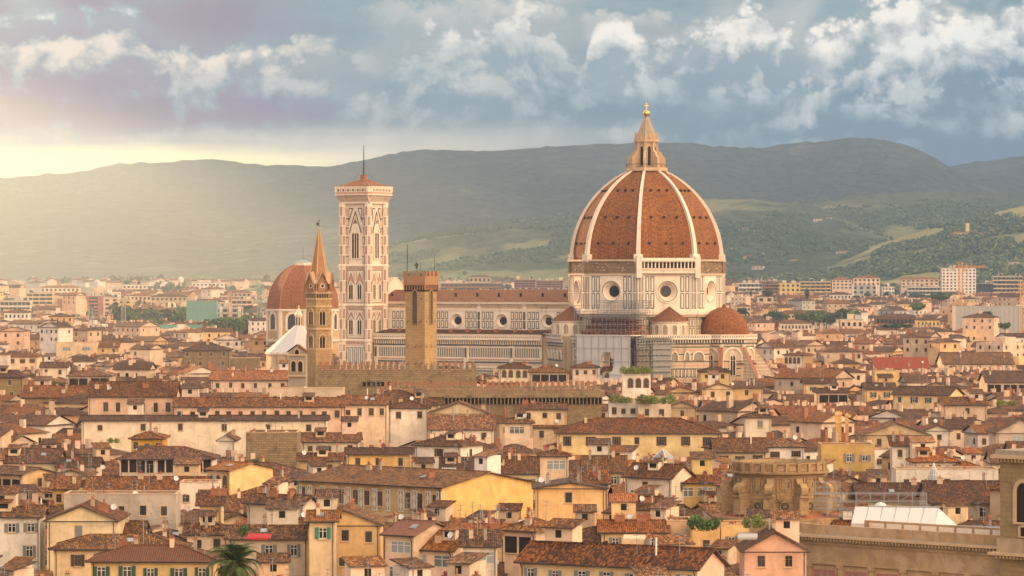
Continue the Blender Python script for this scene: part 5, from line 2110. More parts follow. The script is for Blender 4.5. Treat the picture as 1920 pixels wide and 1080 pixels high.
def make_house(name, X, Y, rz, w, d, h, typ, pitch, wall, roof, win, swin, label, cat, group, side=None, detail=2, extras=True, rng=RND, ww=1.05, wh=1.55, drop=1.0, base=0.0, chim=None):
    T = empty(name, (X, Y, 0), rz, label, cat, group)
    ze = h
    b = MB()
    # walls, with gables
    sw = side or wall
    top = ze - (0.15 if typ != 'F' else -0.9)
    b.face([(-w / 2, 0, base), (w / 2, 0, base), (w / 2, 0, top), (-w / 2, 0, top)], wall)
    b.face([(w / 2, d, base), (-w / 2, d, base), (-w / 2, d, top), (w / 2, d, top)], wall)
    b.face([(w / 2, 0, base), (w / 2, d, base), (w / 2, d, top), (w / 2, 0, top)], sw)
    b.face([(-w / 2, d, base), (-w / 2, 0, base), (-w / 2, 0, top), (-w / 2, d, top)], sw)
    ov = 0.65 if typ != 'F' else 0
    e = ze - ov * pitch * 0.6
    if typ == 'L':
        zr = e + pitch * (d / 2 + ov) - 0.3
        for x, s in ((w / 2, 1), (-w / 2, -1)):
            q = [(x, 0, top), (x, d, top), (x, d / 2, zr)]
            b.face(q if s > 0 else q[::-1], sw)
    elif typ == 'G':
        zr = e + pitch * (w / 2 + ov) - 0.3
        b.face([(-w / 2, 0, top), (w / 2, 0, top), (0, 0, zr)], wall)
        b.face([(w / 2, d, top), (-w / 2, d, top), (0, d, zr)], wall)
    elif typ == 'S':
        zr = e + pitch * (d + ov) - 0.3
        for x, s in ((w / 2, 1), (-w / 2, -1)):
            q = [(x, 0, top), (x, d, top), (x, d, zr)]
            b.face(q if s > 0 else q[::-1], sw)
        b.face([(w / 2, d, top), (-w / 2, d, top), (-w / 2, d, zr), (w / 2, d, zr)], wall)
    elif typ == 'F':
        b.box(-w / 2 + .25, w / 2 - .25, .25, d - .25, top - 1.2, top - 1.1, 'terracotta')
    b.build('wall', T)
    r = MB()
    hf = roof_shape(r, w, d, ze, typ, pitch, roof)
    if typ == 'F':
        r = MB()
        for q in ((-w / 2 - .08, w / 2 + .08, -.08, .3), (-w / 2 - .08, w / 2 + .08, d - .3, d + .08)):
            r.box(*q, top, top + 0.15, 'warm_stone')
        for q in ((-w / 2 - .08, -w / 2 + .3, .302, d - .302), (w / 2 - .3, w / 2 + .08, .302, d - .302)):
            r.box(*q, top, top + 0.15, 'warm_stone')
    ro = r.build('roof', T)
    if detail >= 1 and typ != 'F':
        g = MB()
        zg = e - 0.12
        g.tube((-w / 2 - .5, -0.72, zg), (w / 2 + .5, -0.72, zg), 0.09, 'dark_metal', 5)
        if detail >= 2:
            for x in ([w / 2 - 0.3] if w < 9 else [w / 2 - 0.3, -w / 2 + 0.4]):
                g.tube((x, -0.72, zg), (x, -0.12, zg - 0.7), 0.06, 'dark_metal', 5)
                g.tube((x, -0.12, zg - 0.7), (x, -0.12, max(0.2, zg - 11)), 0.06, 'dark_metal', 5)
        g.build('gutter', T)
    for spec, L, M in ((win, w, None), (swin, d, 'side')):
        if not spec:
            continue
        n, kind, rows = parse_win(spec)
        if n == 0:
            continue
        for j in range(rows):
            for i in range(n):
                u = -L / 2 + L * (i + 0.5 + rng.uniform(-0.08, 0.08)) / n
                kk, w_, h_ = kind, ww, wh
                if kind == 'o': w_, h_ = min(L / n * 0.72, 3.4), 1.7
                elif kind == 'd': w_, h_ = L / n * 0.9, 2.4
                elif kind == 'a': w_, h_ = L / n * 0.85, 2.5
                elif kind in SH and rng.random() < 0.15: kk = 'k' if kind == 'y' else 'b' if kind != 'g' else 'c'
                z = ze - drop - h_ / 2 - j * 3.6
                if M is None:
                    if rng.random() < .06 and n > 2:
                        continue
                    o_ = add_window(T, u, 0, z + rng.uniform(-.12, .12), 0, kk, w_, h_)
                    if kk not in 'doa':
                        o_.scale = (rng.uniform(.88, 1.1), 1, rng.choice([.78, 1, 1, 1, 1.08]))
                else:
                    s = 1 if rz < 0 else -1
                    add_window(T, s * w / 2, d / 2 + s * u, z, s * math.pi / 2, kk, w_, h_)
    if extras:
        nc = rng.choice([1, 1, 2, 2, 3]) if chim is None else chim
        if w * d > 250 and chim is None: nc += 2
        for i in range(nc):
            x, y = rng.uniform(-w * .42, w * .42), rng.uniform(d * .15, d * .75)
            inst('chimney', chimney_mesh(rng.randrange(4)), T, (x, y, hf(x, y)), rng.choice([0, 0, math.pi / 2]) + 0.001 * i)
        if detail >= 1:
            for i in range(rng.choice([1, 1, 2, 2, 3, 4])):
                x, y = rng.uniform(-w * .45, w * .45), rng.uniform(d * .2, d * .8)
                inst('antenna', antenna_mesh(rng.randrange(3)), T, (x, y, hf(x, y)), rng.uniform(0, 3))
            if rng.random() < 0.45:
                x, y = rng.uniform(-w * .45, w * .45), rng.uniform(0.5, d * .5)
                inst('satellite_dish', dish_mesh(rng.choice(['dish_white', 'dish_red'])), T, (x, y, hf(x, y)), rng.uniform(-.6, .6))
            if rng.random() < 0.4 and typ in 'LH' and d > 6:
                x = rng.uniform(-w * .3, w * .3)
                y = d * .25
                o = inst('skylight', skylight_mesh(), T, (x, y, hf(x, y) + 0.02))
                o.rotation_euler = (math.atan(pitch), 0, 0)
            if rng.random() < 0.22 and win:
                inst('air_conditioner', ac_mesh(), T, (rng.uniform(-w * .4, w * .4), 0, ze - 2.6 - rng.random()))
            if typ != 'F' and rng.random() < 0.34 and w > 7:
                aw, ad, ah = rng.uniform(2.6, 4.6), rng.uniform(2.5, 4.5), rng.uniform(1.6, 3.4)
                ax = rng.choice([-1, 1]) * (w / 2 - aw / 2 - rng.uniform(0, w * .25))
                ay = d * rng.uniform(.42, .7)
                m = MB()
                zr_ = hf(ax, ay)
                wm = rng.choice(['cream', 'pale', 'white', 'buff', 'peach', wall])
                m.box(ax - aw / 2, ax + aw / 2, ay, ay + ad, zr_ - 2.5, zr_ + ah, wm)
                m.face([(ax - .45, ay - .03, zr_ + ah - 1.5), (ax + .45, ay - .03, zr_ + ah - 1.5), (ax + .45, ay - .03, zr_ + ah - .5), (ax - .45, ay - .03, zr_ + ah - .5)], 'dark_opening')
                x0_, x1_, y0_, y1_ = ax - aw / 2 - .35, ax + aw / 2 + .35, ay - .4, ay + ad + .3
                zt_ = zr_ + ah
                m.face([(x0_, y0_, zt_ - .1), (x1_, y0_, zt_ - .1), (x1_, y1_, zt_ + .9), (x0_, y1_, zt_ + .9)], roof)
                m.face([(x0_, y0_, zt_ - .28), (x1_, y0_, zt_ - .28), (x1_, y0_, zt_ - .1), (x0_, y0_, zt_ - .1)], 'soffit')
                m.face([(x0_, y1_, zt_ + .72), (x0_, y0_, zt_ - .28), (x0_, y0_, zt_ - .1), (x0_, y1_, zt_ + .9)][::-1], 'soffit')
                m.face([(x1_, y1_, zt_ + .72), (x1_, y0_, zt_ - .28), (x1_, y0_, zt_ - .1), (x1_, y1_, zt_ + .9)], 'soffit')
                m.build('rooftop_room', T)
            if rng.random() < .3:
                m = MB()
                x, y = rng.uniform(-w * .4, w * .4), rng.uniform(d * .2, d * .6)
                z0 = hf(x, y)
                m.tube((x, y, z0 - .5), (x, y, z0 + rng.uniform(1.2, 2.4)), .14, rng.choice(['terracotta', 'metal_grey', 'white_frame']), 6)
                m.build('flue_pipe', T)
            if detail >= 2 and typ in 'LHS' and rng.random() < 0.28 and d > 5:
                x = rng.uniform(-w * .3, w * .3); y = d * .22
                m = MB()
                z0 = hf(x, y)
                m.box(-1.1, 1.1, 0, 3.0, z0 - 0.6, z0 + 1.5, rng.choice(['cream', 'pale', 'buff']))
                m.box(-.7, .7, -0.03, 0, z0 + 0.45, z0 + 1.2, 'dark_opening')
                q0 = z0 + 1.45
                m.face([(-1.4, -.4, q0), (1.4, -.4, q0), (1.4, 3.2, q0 + .7), (-1.4, 3.2, q0 + .7)], roof)
                m.face([(-1.4, -.4, q0 - .15), (1.4, -.4, q0 - .15), (1.4, -.4, q0), (-1.4, -.4, q0)], 'soffit')
                m.M = Matrix.Identity(4)
                o = m.build('dormer', T)
                o.location = (x, y, 0)
    FOOT.append((X - math.sin(rz) * d / 2, Y + math.cos(rz) * d / 2, 0.5 * math.hypot(w, d)))
    return T


def H(x0, x1, ye, yr, typ, wall, roof, win, label, name='house', cat='house', xs=None, yaw=None, h=None, Y=None, d=None, swin=None, side=None, pitch=0.32, phrase=None, base=0.0, group='houses of the old town', **kw):
    hh = h if h is not None else 16.5
    if Y is None:
        Y = (CZ - hh) * F / (ye - HZ)
    hh = PZ(ye, Y)
    s = Y / F
    if xs is not None:
        sgn = -1 if xs > x1 else 1
        sp = (xs - x1) if sgn < 0 else (x0 - xs)
        yw = R(30 if yaw is None else abs(yaw)) * sgn
        w = (x1 - x0) * s / math.cos(yw)
        d = d or sp * s / abs(math.sin(yw))
    else:
        yw = R(yaw or 0)
        w = (x1 - x0) * s / math.cos(yw)
    k = (F / Y)
    if typ in ('L', 'H', 'S'):
        per = k * (pitch + (CZ - hh) / Y)
        run = max(2.0, (ye - yr) / per)
        if d is None:
            d = run * 2 if typ != 'S' else run
            d = min(max(d, 5.0), 26)
        else:
            run = d / 2 if typ != 'S' else d
            pitch = min(0.55, max(0.18, ((ye - yr) / k - run * (CZ - hh) / Y) / run))
    elif typ == 'G':
        pitch = min(0.6, max(0.12, (ye - yr) / k / (w / 2)))
        d = d or 12
    elif typ == 'P':
        typ = 'H'
        d = d or w
        pitch = min(0.6, max(0.2, ((ye - yr) / k - d / 2 * (CZ - hh) / Y) / (d / 2)))
    else:
        d = d or 9
    xc = (x0 + x1) / 2
    T = make_house(name, PX(xc, Y), Y, yw, w, d, hh, typ, pitch, wall, roof, win, swin, label, cat, group, side, base=base, **kw)
    if phrase:
        SHOWN.append((xc, (ye + yr) / 2, phrase))
    return T


B, D, RD_ = 'brown_tile', 'dark_tile', 'red_tile'
# ---- lowest row, from the left
H(-30, 75, 967, 951, 'L', 'white', B, '3y3', 'white house with grey shutters at the lower left corner of the view', phrase='the white corner house', h=18, wh=1.7)
H(88, 217, 974, 948, 'G', 'cream', B, '1k1', 'cream house with a large bare gable wall beside the white corner house', h=18, d=16, phrase='the big bare gable')
H(100, 342, 1027, 1003, 'H', 'yellow', D, '3w1', 'yellow house under a low dark hipped roof with brown shutters, behind the smooth roofed house')
H(170, 402, 1050, 1023, 'H', 'yellow', 'smooth_tile', '5g1', 'pale yellow house with a smooth new brown roof and green shutters left of the palm', chim=4, phrase='the smooth roofed house')
H(351, 427, 998, 971, 'P', 'cream', B, '2n1', 'small square cream house with a pointed hipped roof above the palm', phrase='the pointed hipped roof')
H(146, 262, 1011, 977, 'L', 'cream', D, '', 'low house whose broad dark roof rises behind the yellow hipped house', h=14.5)
H(272, 345, 1012, 985, 'H', 'cream', D, '2b1', 'small house with a dark hipped roof left of the pointed hipped roof', h=15)
H(374, 415, 945, 935, 'S', 'yellow', B, '1b1', 'small yellow rooftop tower with a flat tiled top above the pointed hipped roof', h=20)
H(120, 330, 937, 930, 'F', 'greywall', B, '5n1', 'long streaked grey wall of a flat roofed block behind the big bare gable', h=17.5, phrase='the long streaked wall')
H(-40, 46, 887, 875, 'L', 'ochre', B, '1d1', 'ochre house with a dark open loggia at the left edge', xs=96, yaw=35, h=18, swin='1b1', phrase='the ochre loggia house')
H(98, 142, 915, 910, 'S', 'ochre', B, '2b1', 'low stained ochre annex joined to the loggia house', h=16)
H(102, 165, 890, 881, 'G', 'pale', B, '2w1', 'pale gabled house with brown shutters behind the ochre loggia house', h=17)
H(224, 398, 859, 838, 'H', 'white', B, '5d1', 'white house with a wide open roof loggia under a long hipped roof', phrase='the roof loggia house', h=19, drop=0.4)
H(160, 380, 925, 894, 'L', 'buff', B, '3b1', 'house with a very broad brown roof and arched frieze below the loggia', h=15.5)
H(386, 432, 880, 866, 'L', 'yellow', RD_, '1a1', 'yellow terrace house with arched openings and a large plain side wall', xs=507, yaw=40, h=18, phrase='the yellow terrace house')
H(337, 408, 915, 908, 'F', 'pale', B, '3b1', 'flat roofed white block with a roof terrace left of the yellow terrace house', h=17.5)
H(462, 570, 942, 926, 'L', 'pale', B, '1b2', 'grimy whitewashed house with patched walls left of the frescoed house', xs=592, yaw=30, h=17, phrase='the grimy white house')
H(428, 577, 1008, 986, 'L', 'cream', B, '3y1', 'cream house with grey shutters right of the palm, a red awning above it', phrase='the red awning house')
H(506, 575, 990, 972, 'L', 'peach', B, '1b1', 'peach house with a brown roof behind the red awning house', h=15)
H(577, 712, 982, 956, 'G', 'yellow', B, '3n2', 'tall yellow house with a big plain gable and two small dark windows', h=19, d=15, phrase='the tall yellow gable')
H(580, 628, 975, 958, 'L', 'cream', RD_, '1t1', 'small house with bright teal shutters and a red roof left of the tall yellow gable', h=20)
H(655, 718, 1052, 1035, 'L', 'ochre', B, '', 'low lean-to roof at the foot of the tall yellow gable', h=12)
H(722, 776, 1001, 976, 'L', 'cream', 'smooth_tile', '1o2', 'cream house with a glazed upper window, right of the tall yellow gable', xs=848, yaw=35, h=18, swin='1n1')
H(767, 850, 1028, 994, 'L', 'peach', RD_, '2o1', 'peach house with a row of dark glazing under a steep red roof', xs=905, yaw=32, h=16)
H(868, 932, 1022, 1012, 'S', 'pale', B, '1o2', 'pale house with a balcony and cream awning over a wide window', h=17, phrase='the balcony house')
H(946, 1004, 992, 970, 'H', 'peach', B, '1d1', 'peach house with a glazed roof loggia and a long plain right wall', xs=1056, yaw=38, h=18, phrase='the glazed loggia house')
H(850, 946, 1010, 983, 'L', 'peach', RD_, '2b1', 'peach house with a red roof between two taller neighbours, left of the glazed loggia house', h=15.5)
H(975, 1303, 1057, 1012, 'L', 'yellow', B, '7y1', 'long yellow house with a huge brown roof and pink gable at the bottom edge', xs=1358, yaw=30, h=17, side='pink', chim=1, phrase='the huge brown roof')
H(1396, 1512, 1030, 998, 'G', 'pink', B, '2b1', 'pink gabled house in front of the sandstone library', h=16, d=12, phrase='the pink gable')
H(1128, 1250, 996, 976, 'L', 'yellow', RD_, '2y1', 'yellow house with a red roof and cream awning above the huge brown roof', h=15.5)
H(1250, 1298, 988, 982, 'F', 'ochre', B, '1k1', 'plain ochre block beside the plant filled terrace', h=16)
H(1297, 1350, 1000, 994, 'F', 'ochre', B, '1b1', 'ochre block with potted shrubs crowding its roof terrace', h=15.5, phrase='the shrub terrace')
H(1352, 1440, 995, 990, 'F', 'yellow', B, '2y1', 'yellow block with a roof garden just left of the library', h=15.5)
H(1137, 1240, 953, 931, 'L', 'yellow', D, '2w1', 'low yellow house with a dark roof below the gabled lantern house', h=14.5)
FRESCO = H(550, 830, 906, 884, 'L', 'palazzo', B, '11b1', 'long frescoed house with pale painted panels between its dark windows', yaw=42, xs=1000, h=18, side='yellow', ww=1.3, wh=2.6, drop=1.3, phrase='the frescoed house')
H(1004, 1135, 914, 904, 'G', 'yellow', B, '1n1', 'bright yellow house with a tall plain gable right of the frescoed house', h=19, d=14, phrase='the plain yellow gable')
H(1095, 1140, 905, 893, 'S', 'buff', B, '1b1', 'small attic house perched between two yellow gables', h=19.5)
# ---- second row
H(1262, 1346, 903, 897, 'S', 'gold', B, '2o1', 'golden house with two large white windows left of the round drum', h=17.5, phrase='the golden house')
H(1173, 1258, 893, 853, 'L', 'pale', D, '1b1', 'pale house with a steep brown roof, glass roof lantern and white gable', xs=1300, yaw=34, h=18.5, swin='1g1', phrase='the gabled lantern house')
H(1097, 1172, 884, 855, 'L', 'pale', D, '2y1', 'pale house with grey shutters left of the gabled lantern house', h=17.5)
H(1013, 1066, 853, 844, 'H', 'peach', B, '1o1', 'narrow peach tower house with one wide window near its flat hipped roof', h=21.5, phrase='the narrow tower house')
H(905, 1012, 886, 857, 'L', 'cream', D, '3y1', 'cream house with a dark roof left of the narrow tower house', h=17)
H(828, 905, 880, 858, 'L', 'cream', D, '2b1', 'cream house with a dark roof behind the frescoed house', h=16)
H(778, 864, 834, 815, 'H', 'white', D, '1w1', 'white house with dark glazed windows under a hipped roof', xs=905, yaw=28, h=18.5, swin='1b1', phrase='the white hipped house')
H(946, 998, 792, 779, 'H', 'cream', B, '1o1', 'cream house with a wide glazed attic window', h=20, phrase='the glazed attic')
H(1045, 1350, 811, 784, 'H', 'yellow', B, '7w1', 'long yellow house with seven brown shuttered windows under a wide hipped roof', h=18, phrase='the long yellow house', wh=2.0)
H(1000, 1060, 800, 782, 'L', 'cream', B, '2b1', 'cream house joined to the left end of the long yellow house', h=18)
H(1398, 1446, 781, 771, 'H', 'pale', B, '1y1', 'small pale rooftop house with a railed balcony behind the round drum', h=21)
H(1342, 1436, 846, 822, 'L', 'buff', B, '3w1', 'buff house with brown shutters left above the round drum', h=17)
H(1436, 1508, 836, 815, 'H', 'white', B, '2w1', 'white house with two brown shuttered windows just above the round drum', h=18)
H(1540, 1640, 842, 836, 'F', 'gold', B, '3y2', 'yellow house with a long roof terrace right of the round drum', h=18, phrase='the yellow terrace block')
H(1632, 1674, 851, 846, 'F', 'white', B, '1w1', 'low white block with a brown door right of the yellow terrace block', h=16)
H(1673, 1703, 834, 826, 'S', 'white', B, '1b1', 'narrow white tower house with an outside stair', h=19)
H(1712, 1796, 864, 850, 'H', 'pale', RD_, '3g1', 'pale house with a bright red hipped roof and green shutters', h=17, phrase='the bright red hipped roof')
H(1780, 1850, 879, 865, 'H', 'pale', RD_, '2w1', 'pale house with a small red roof in front of the bright red hipped roof', h=15.5)
H(1680, 1872, 889, 884, 'F', 'white', B, '5n1', 'long low white wall with small dark windows behind the glass cone', h=16)
H(1745, 1897, 941, 902, 'L', 'greywall', D, '4b1', 'grey palace with a broad dark roof right of the white tent', h=15, phrase='the grey palace')
H(1612, 1745, 938, 906, 'L', 'cream', D, '', 'house with a broad dark roof behind the roof scaffold', h=14)
H(1620, 1742, 814, 793, 'G', 'buff', B, '2b1', 'big buff house with a weathered bare gable and air conditioners', h=19, d=14, phrase='the weathered gable')
H(1868, 1962, 810, 786, 'G', 'cream', B, '1o1', 'cream house with a glazed gable at the right edge', h=19, d=14, phrase='the glazed gable')
H(1735, 1782, 806, 797, 'G', 'white', B, '1b1', 'small white gabled house with a grated window', h=18)
H(1768, 1850, 758, 752, 'S', 'buff', B, '1b1', 'square buff block with one window above the small white gable', h=20)
H(1677, 1776, 739, 725, 'L', 'yellow', B, '4g1', 'yellow house with four green shuttered windows and a long side wall', xs=1808, yaw=30, h=19, swin='2b1', phrase='the four window house')
H(1622, 1678, 729, 718, 'L', 'yellow', D, '2g1', 'small yellow house with green shutters left of the four window house', h=19)
H(1640, 1686, 701, 697, 'F', 'yellow', B, '1n1', 'yellow flat topped roof room above the four window house', h=22)
H(1850, 1965, 716, 696, 'L', 'cream', D, '4d1', 'large cream house with dark loggia bays at the right edge', h=19.5)
H(1770, 1900, 682, 658, 'L', 'cream', B, '5b1', 'large hall with a long brown roof near the right edge', h=19.5, phrase='the long brown hall')
H(1643, 1742, 691, 671, 'S', 'peach', 'new_tile', '', 'wide bright red single slope roof with a pale balustrade', h=18, phrase='the bright red slope')
H(1471, 1506, 665, 659, 'H', 'white', B, '1a1', 'white tower house with twin arches beside a rough brick side', xs=1526, yaw=30, side='tower_stone', h=23, phrase='the twin arch tower house')
H(1508, 1566, 718, 709, 'L', 'yellow', D, '2g1', 'yellow house with a dark flat roof and two green windows', h=19)
H(1530, 1590, 735, 728, 'L', 'cream', D, '1d1', 'cream house with a dark planted loggia below a flat roof', h=19)
# ---- left middle
H(-45, 42, 706, 692, 'H', 'ashlar', B, '2b2', 'massive dark stone palace at the left edge', h=25, phrase='the dark stone palace', name='palace', cat='palace', group=None)
H(42, 163, 744, 723, 'L', 'brownwall', B, '4a1', 'dark brown palace with arched windows right of the stone palace', h=21, name='palace', cat='palace', group=None, drop=3)
H(165, 327, 742, 716, 'L', 'peach', B, '7b1', 'tall end of the long peach building, seven windows under a red brown roof', Y=912, d=15, phrase='the tall peach block', wh=2.2, drop=1.6)
H(327, 643, 761, 746, 'L', 'peach', B, '14b1', 'very long peach building with fourteen small dark windows in a row', Y=903, d=9, phrase='the very long peach building', wh=1.6, drop=1.2)
H(643, 726, 757, 742, 'L', 'peach', B, '4b1', 'right end of the peach range with four windows', Y=904, d=9, drop=1.2)
H(153, 612, 787, 779, 'L', 'cream', D, '6b1', 'low range with a dark heavy cornice below the very long peach building', Y=880, d=7, phrase='the dark cornice range')
H(396, 541, 712, 695, 'L', 'cream', RD_, '6b1', 'cream convent house with small windows left of the bell gable', h=21.5, phrase='the convent house')
H(505, 645, 735, 731, 'F', 'buff', B, '7a1', 'buff terrace with a row of green arches below the bell gable', Y=916, d=5)
H(655, 822, 758, 732, 'H', 'cream', B, '', 'wide red brown hipped roof in front of the battlements', Y=925)
H(728, 803, 764, 752, 'H', 'white', B, '2b1', 'white house with two small windows in front of the hipped roof', Y=914, phrase='the two window white house')
H(806, 916, 774, 754, 'G', 'buff', B, '1b1', 'buff house with a wide bare gable in front of the low battlements', Y=905, d=12, phrase='the wide buff gable')
H(806, 925, 804, 780, 'L', 'pale', B, '3b1', 'pale house with a red brown roof under the wide buff gable', Y=888)
H(642, 775, 828, 796, 'L', 'pale', D, '', 'house with a big dark roof left of the white hipped house', h=14.5)
H(461, 557, 819, 816, 'F', 'rubble', B, '', 'square rough stone block with a roof terrace and people on it', h=20, d=13, phrase='the rough stone block', group=None)
H(246, 305, 821, 803, 'H', 'gold', B, '3b1', 'golden yellow house with a flowered arched terrace', h=18.5, phrase='the golden terrace house')
H(320, 447, 842, 802, 'L', 'pale', D, '', 'house with a big dark roof left of the rough stone block', h=14)
H(410, 440, 824, 815, 'G', 'white', B, '', 'narrow white gable beside the rough stone block', h=18)
H(-30, 106, 866, 841, 'L', 'cream', B, '2w1', 'cream house with a skylit brown roof above the ochre loggia house', h=17)
H(108, 182, 873, 858, 'L', 'cream', D, '3b1', 'small cream house with a dark roof left of the roof loggia house', h=16.5)
H(566, 672, 827, 812, 'L', 'pale', B, '3b1', 'pale low house right of the rough stone block', h=17)
H(560, 640, 862, 850, 'L', 'buff', D, '2b1', 'buff house with a terrace full of air conditioners behind the frescoed house', h=16)
H(650, 770, 850, 840, 'L', 'yellow', D, '3b1', 'yellow house with chimneys above the frescoed house', h=16)
H(342, 430, 656, 642, 'H', 'rubble', B, '4b2', 'square rough stone tower house with a low hipped roof', h=24, phrase='the stone tower house')
H(432, 485, 676, 672, 'F', 'rubble', B, '', 'plain rough stone wall right of the stone tower house', h=21)
H(106, 182, 646, 643, 'F', 'yellow', B, '2o1', 'pale yellow block with two tall glazed bays', h=24, phrase='the glazed bay block')
H(182, 222, 650, 640, 'S', 'yellow', B, '2b1', 'yellow house with a sloping parapet right of the glazed bay block', h=23)
H(14, 69, 668, 654, 'H', 'cream', B, '3w1', 'cream house with three brown shuttered windows at the upper left', h=23, phrase='the three window house')
H(-30, 14, 672, 668, 'F', 'pale', B, '1y1', 'pale flat roofed house left of the three window house', h=23)
H(76, 126, 688, 679, 'L', 'cream', D, '2b1', 'cream house with a dark roof right of the three window house', h=21)
H(128, 206, 704, 685, 'H', 'buff', B, '2d1', 'dark glazed pavilion under a wide hipped roof', h=21, phrase='the glazed pavilion')
# ---- between the battlements and the cathedral
H(913, 980, 672, 666, 'L', 'yellow', B, '2b1', 'yellow house with a thin red roof under the cathedral aisle', h=24)
H(936, 994, 689, 679, 'H', 'cream', B, '2a1', 'cream villa with an open porch left of the garden loggia', h=23)
H(993, 1066, 697, 685, 'H', 'cream', B, '2d1', 'cream villa with a planted loggia above the low battlements', h=23, phrase='the garden loggia')
H(1074, 1122, 688, 680, 'H', 'cream', B, '3b1', 'square cream tower house below the pale scaffolding sheets', h=24, phrase='the square tower house')
H(1130, 1172, 694, 688, 'L', 'cream', RD_, '3a1', 'low cream house with small arches right of the square tower house', h=22)
H(1168, 1220, 702, 699, 'F', 'white', B, '1a1', 'white cubic house with a vine pergola on its roof', h=22.5, phrase='the pergola house', Y=1010)
H(1180, 1241, 675, 670, 'S', 'white', B, '1d1', 'white house with a dark glazed veranda under a flat roof', xs=1272, yaw=30, h=25)
H(1289, 1325, 679, 671, 'S', 'yellow', B, '2b1', 'narrow yellow tower house in front of the sacristy arches', h=24, phrase='the narrow yellow tower')
H(1362, 1415, 681, 672, 'H', 'peach', B, '2b1', 'peach house with tall windows in front of the apse', h=24)
H(1312, 1370, 696, 689, 'H', 'yellow', D, '2b1', 'yellow house with a dark flat roof below the apse', h=22)
H(1320, 1378, 728, 719, 'G', 'yellow', B, '2b1', 'yellow gabled house with a slim yellow chimney', h=19.5)
H(1378, 1430, 726, 720, 'S', 'ochre', B, '1b1', 'small ochre house right of the yellow gable', h=19.5)
H(1250, 1306, 763, 753, 'G', 'buff', B, '1b1', 'buff gabled house right of the roof gardens', h=18.5)
H(1122, 1206, 768, 758, 'L', 'pale', B, '5b1', 'house with a long glazed veranda under the roof gardens', h=18.5)
H(1206, 1250, 766, 757, 'S', 'white', B, '', 'plain white wall right of the long veranda', h=18.5)
H(977, 1062, 766, 757, 'L', 'cream', B, '3b1', 'cream house with three windows under the low battlements', Y=926)

H(1142, 1196, 757, 754, 'F', 'white', B, '3b1', 'white terrace house carrying the left roof garden', h=19, Y=912)
H(1197, 1258, 760, 756, 'F', 'pale', B, '2b1', 'pale terrace house carrying the right roof garden', h=19, Y=906)
# painted panels between the windows of the frescoed house
fw = 280 * ((CZ - 18) * F / (906 - HZ)) / F / math.cos(R(30))
fw = 2 * max(v.co.x for c in FRESCO.children if c.name.startswith('wall') for v in c.data.vertices)
fz = max(v.co.z for c in FRESCO.children if c.name.startswith('wall') for v in c.data.vertices if abs(v.co.y) < .01)
for i in range(12):
    u = -fw / 2 + fw * i / 11
    if i in (0, 11):
        u += .6 if i == 0 else -.6
    p = MB()
    p.rect(u - .62, u + .62, fz - 4.6, fz - .7, 0, .07, 'plaque')
    p.rect(u - .48, u + .48, fz - 4.4, fz - .9, .07, .1, 'grey_stone')
    p.ringp(circ(u, fz - 1.9, .42, 14, .36), circ(u, fz - 1.9, .3, 14, .24), .1, .14, 'plaque')
    p.ringp(circ(u, fz - 3.4, .5, 14, .34), circ(u, fz - 3.4, .36, 14, .2), .1, .14, 'plaque')
    p.rect(u - .08, u + .08, fz - 4.3, fz - 1.0, .1, .13, 'plaque')
    p.build('painted_panel', FRESCO)
p = MB()
p.rect(-fw / 2, fw / 2, fz - 5.4, fz - 4.9, 0, .25, 'warm_stone')
p.build('string_course', FRESCO)
# ------------------------------------------------------------------ the rest of the old town
for args in ((47, 1345, 32), (20, 1362, 26), (-2, 1376, 24), (-24, 1388, 22), (-46, 1400, 20), (-53, 1384, 9), (PX(789, 1000), 1000, 6), (PX(598, 1010), 1010, 6), (PX(568, 1650), 1650, 20),
             (PX(560, 1420), 1420, 15), (PX(1461, 640), 640, 13), (PX(557, 925), 926, 4)):
    FOOT.append(args)
for i in range(9):
    FOOT.append((PX(600 + i * 34, 985), 996, 13))
    FOOT.append((PX(735 + i * 45, 945), 953, 12))
    FOOT.append((PX(1480 + i * 50, 577 - 3.2 * i), 588 - 3.2 * i, 15))
GUARD = []


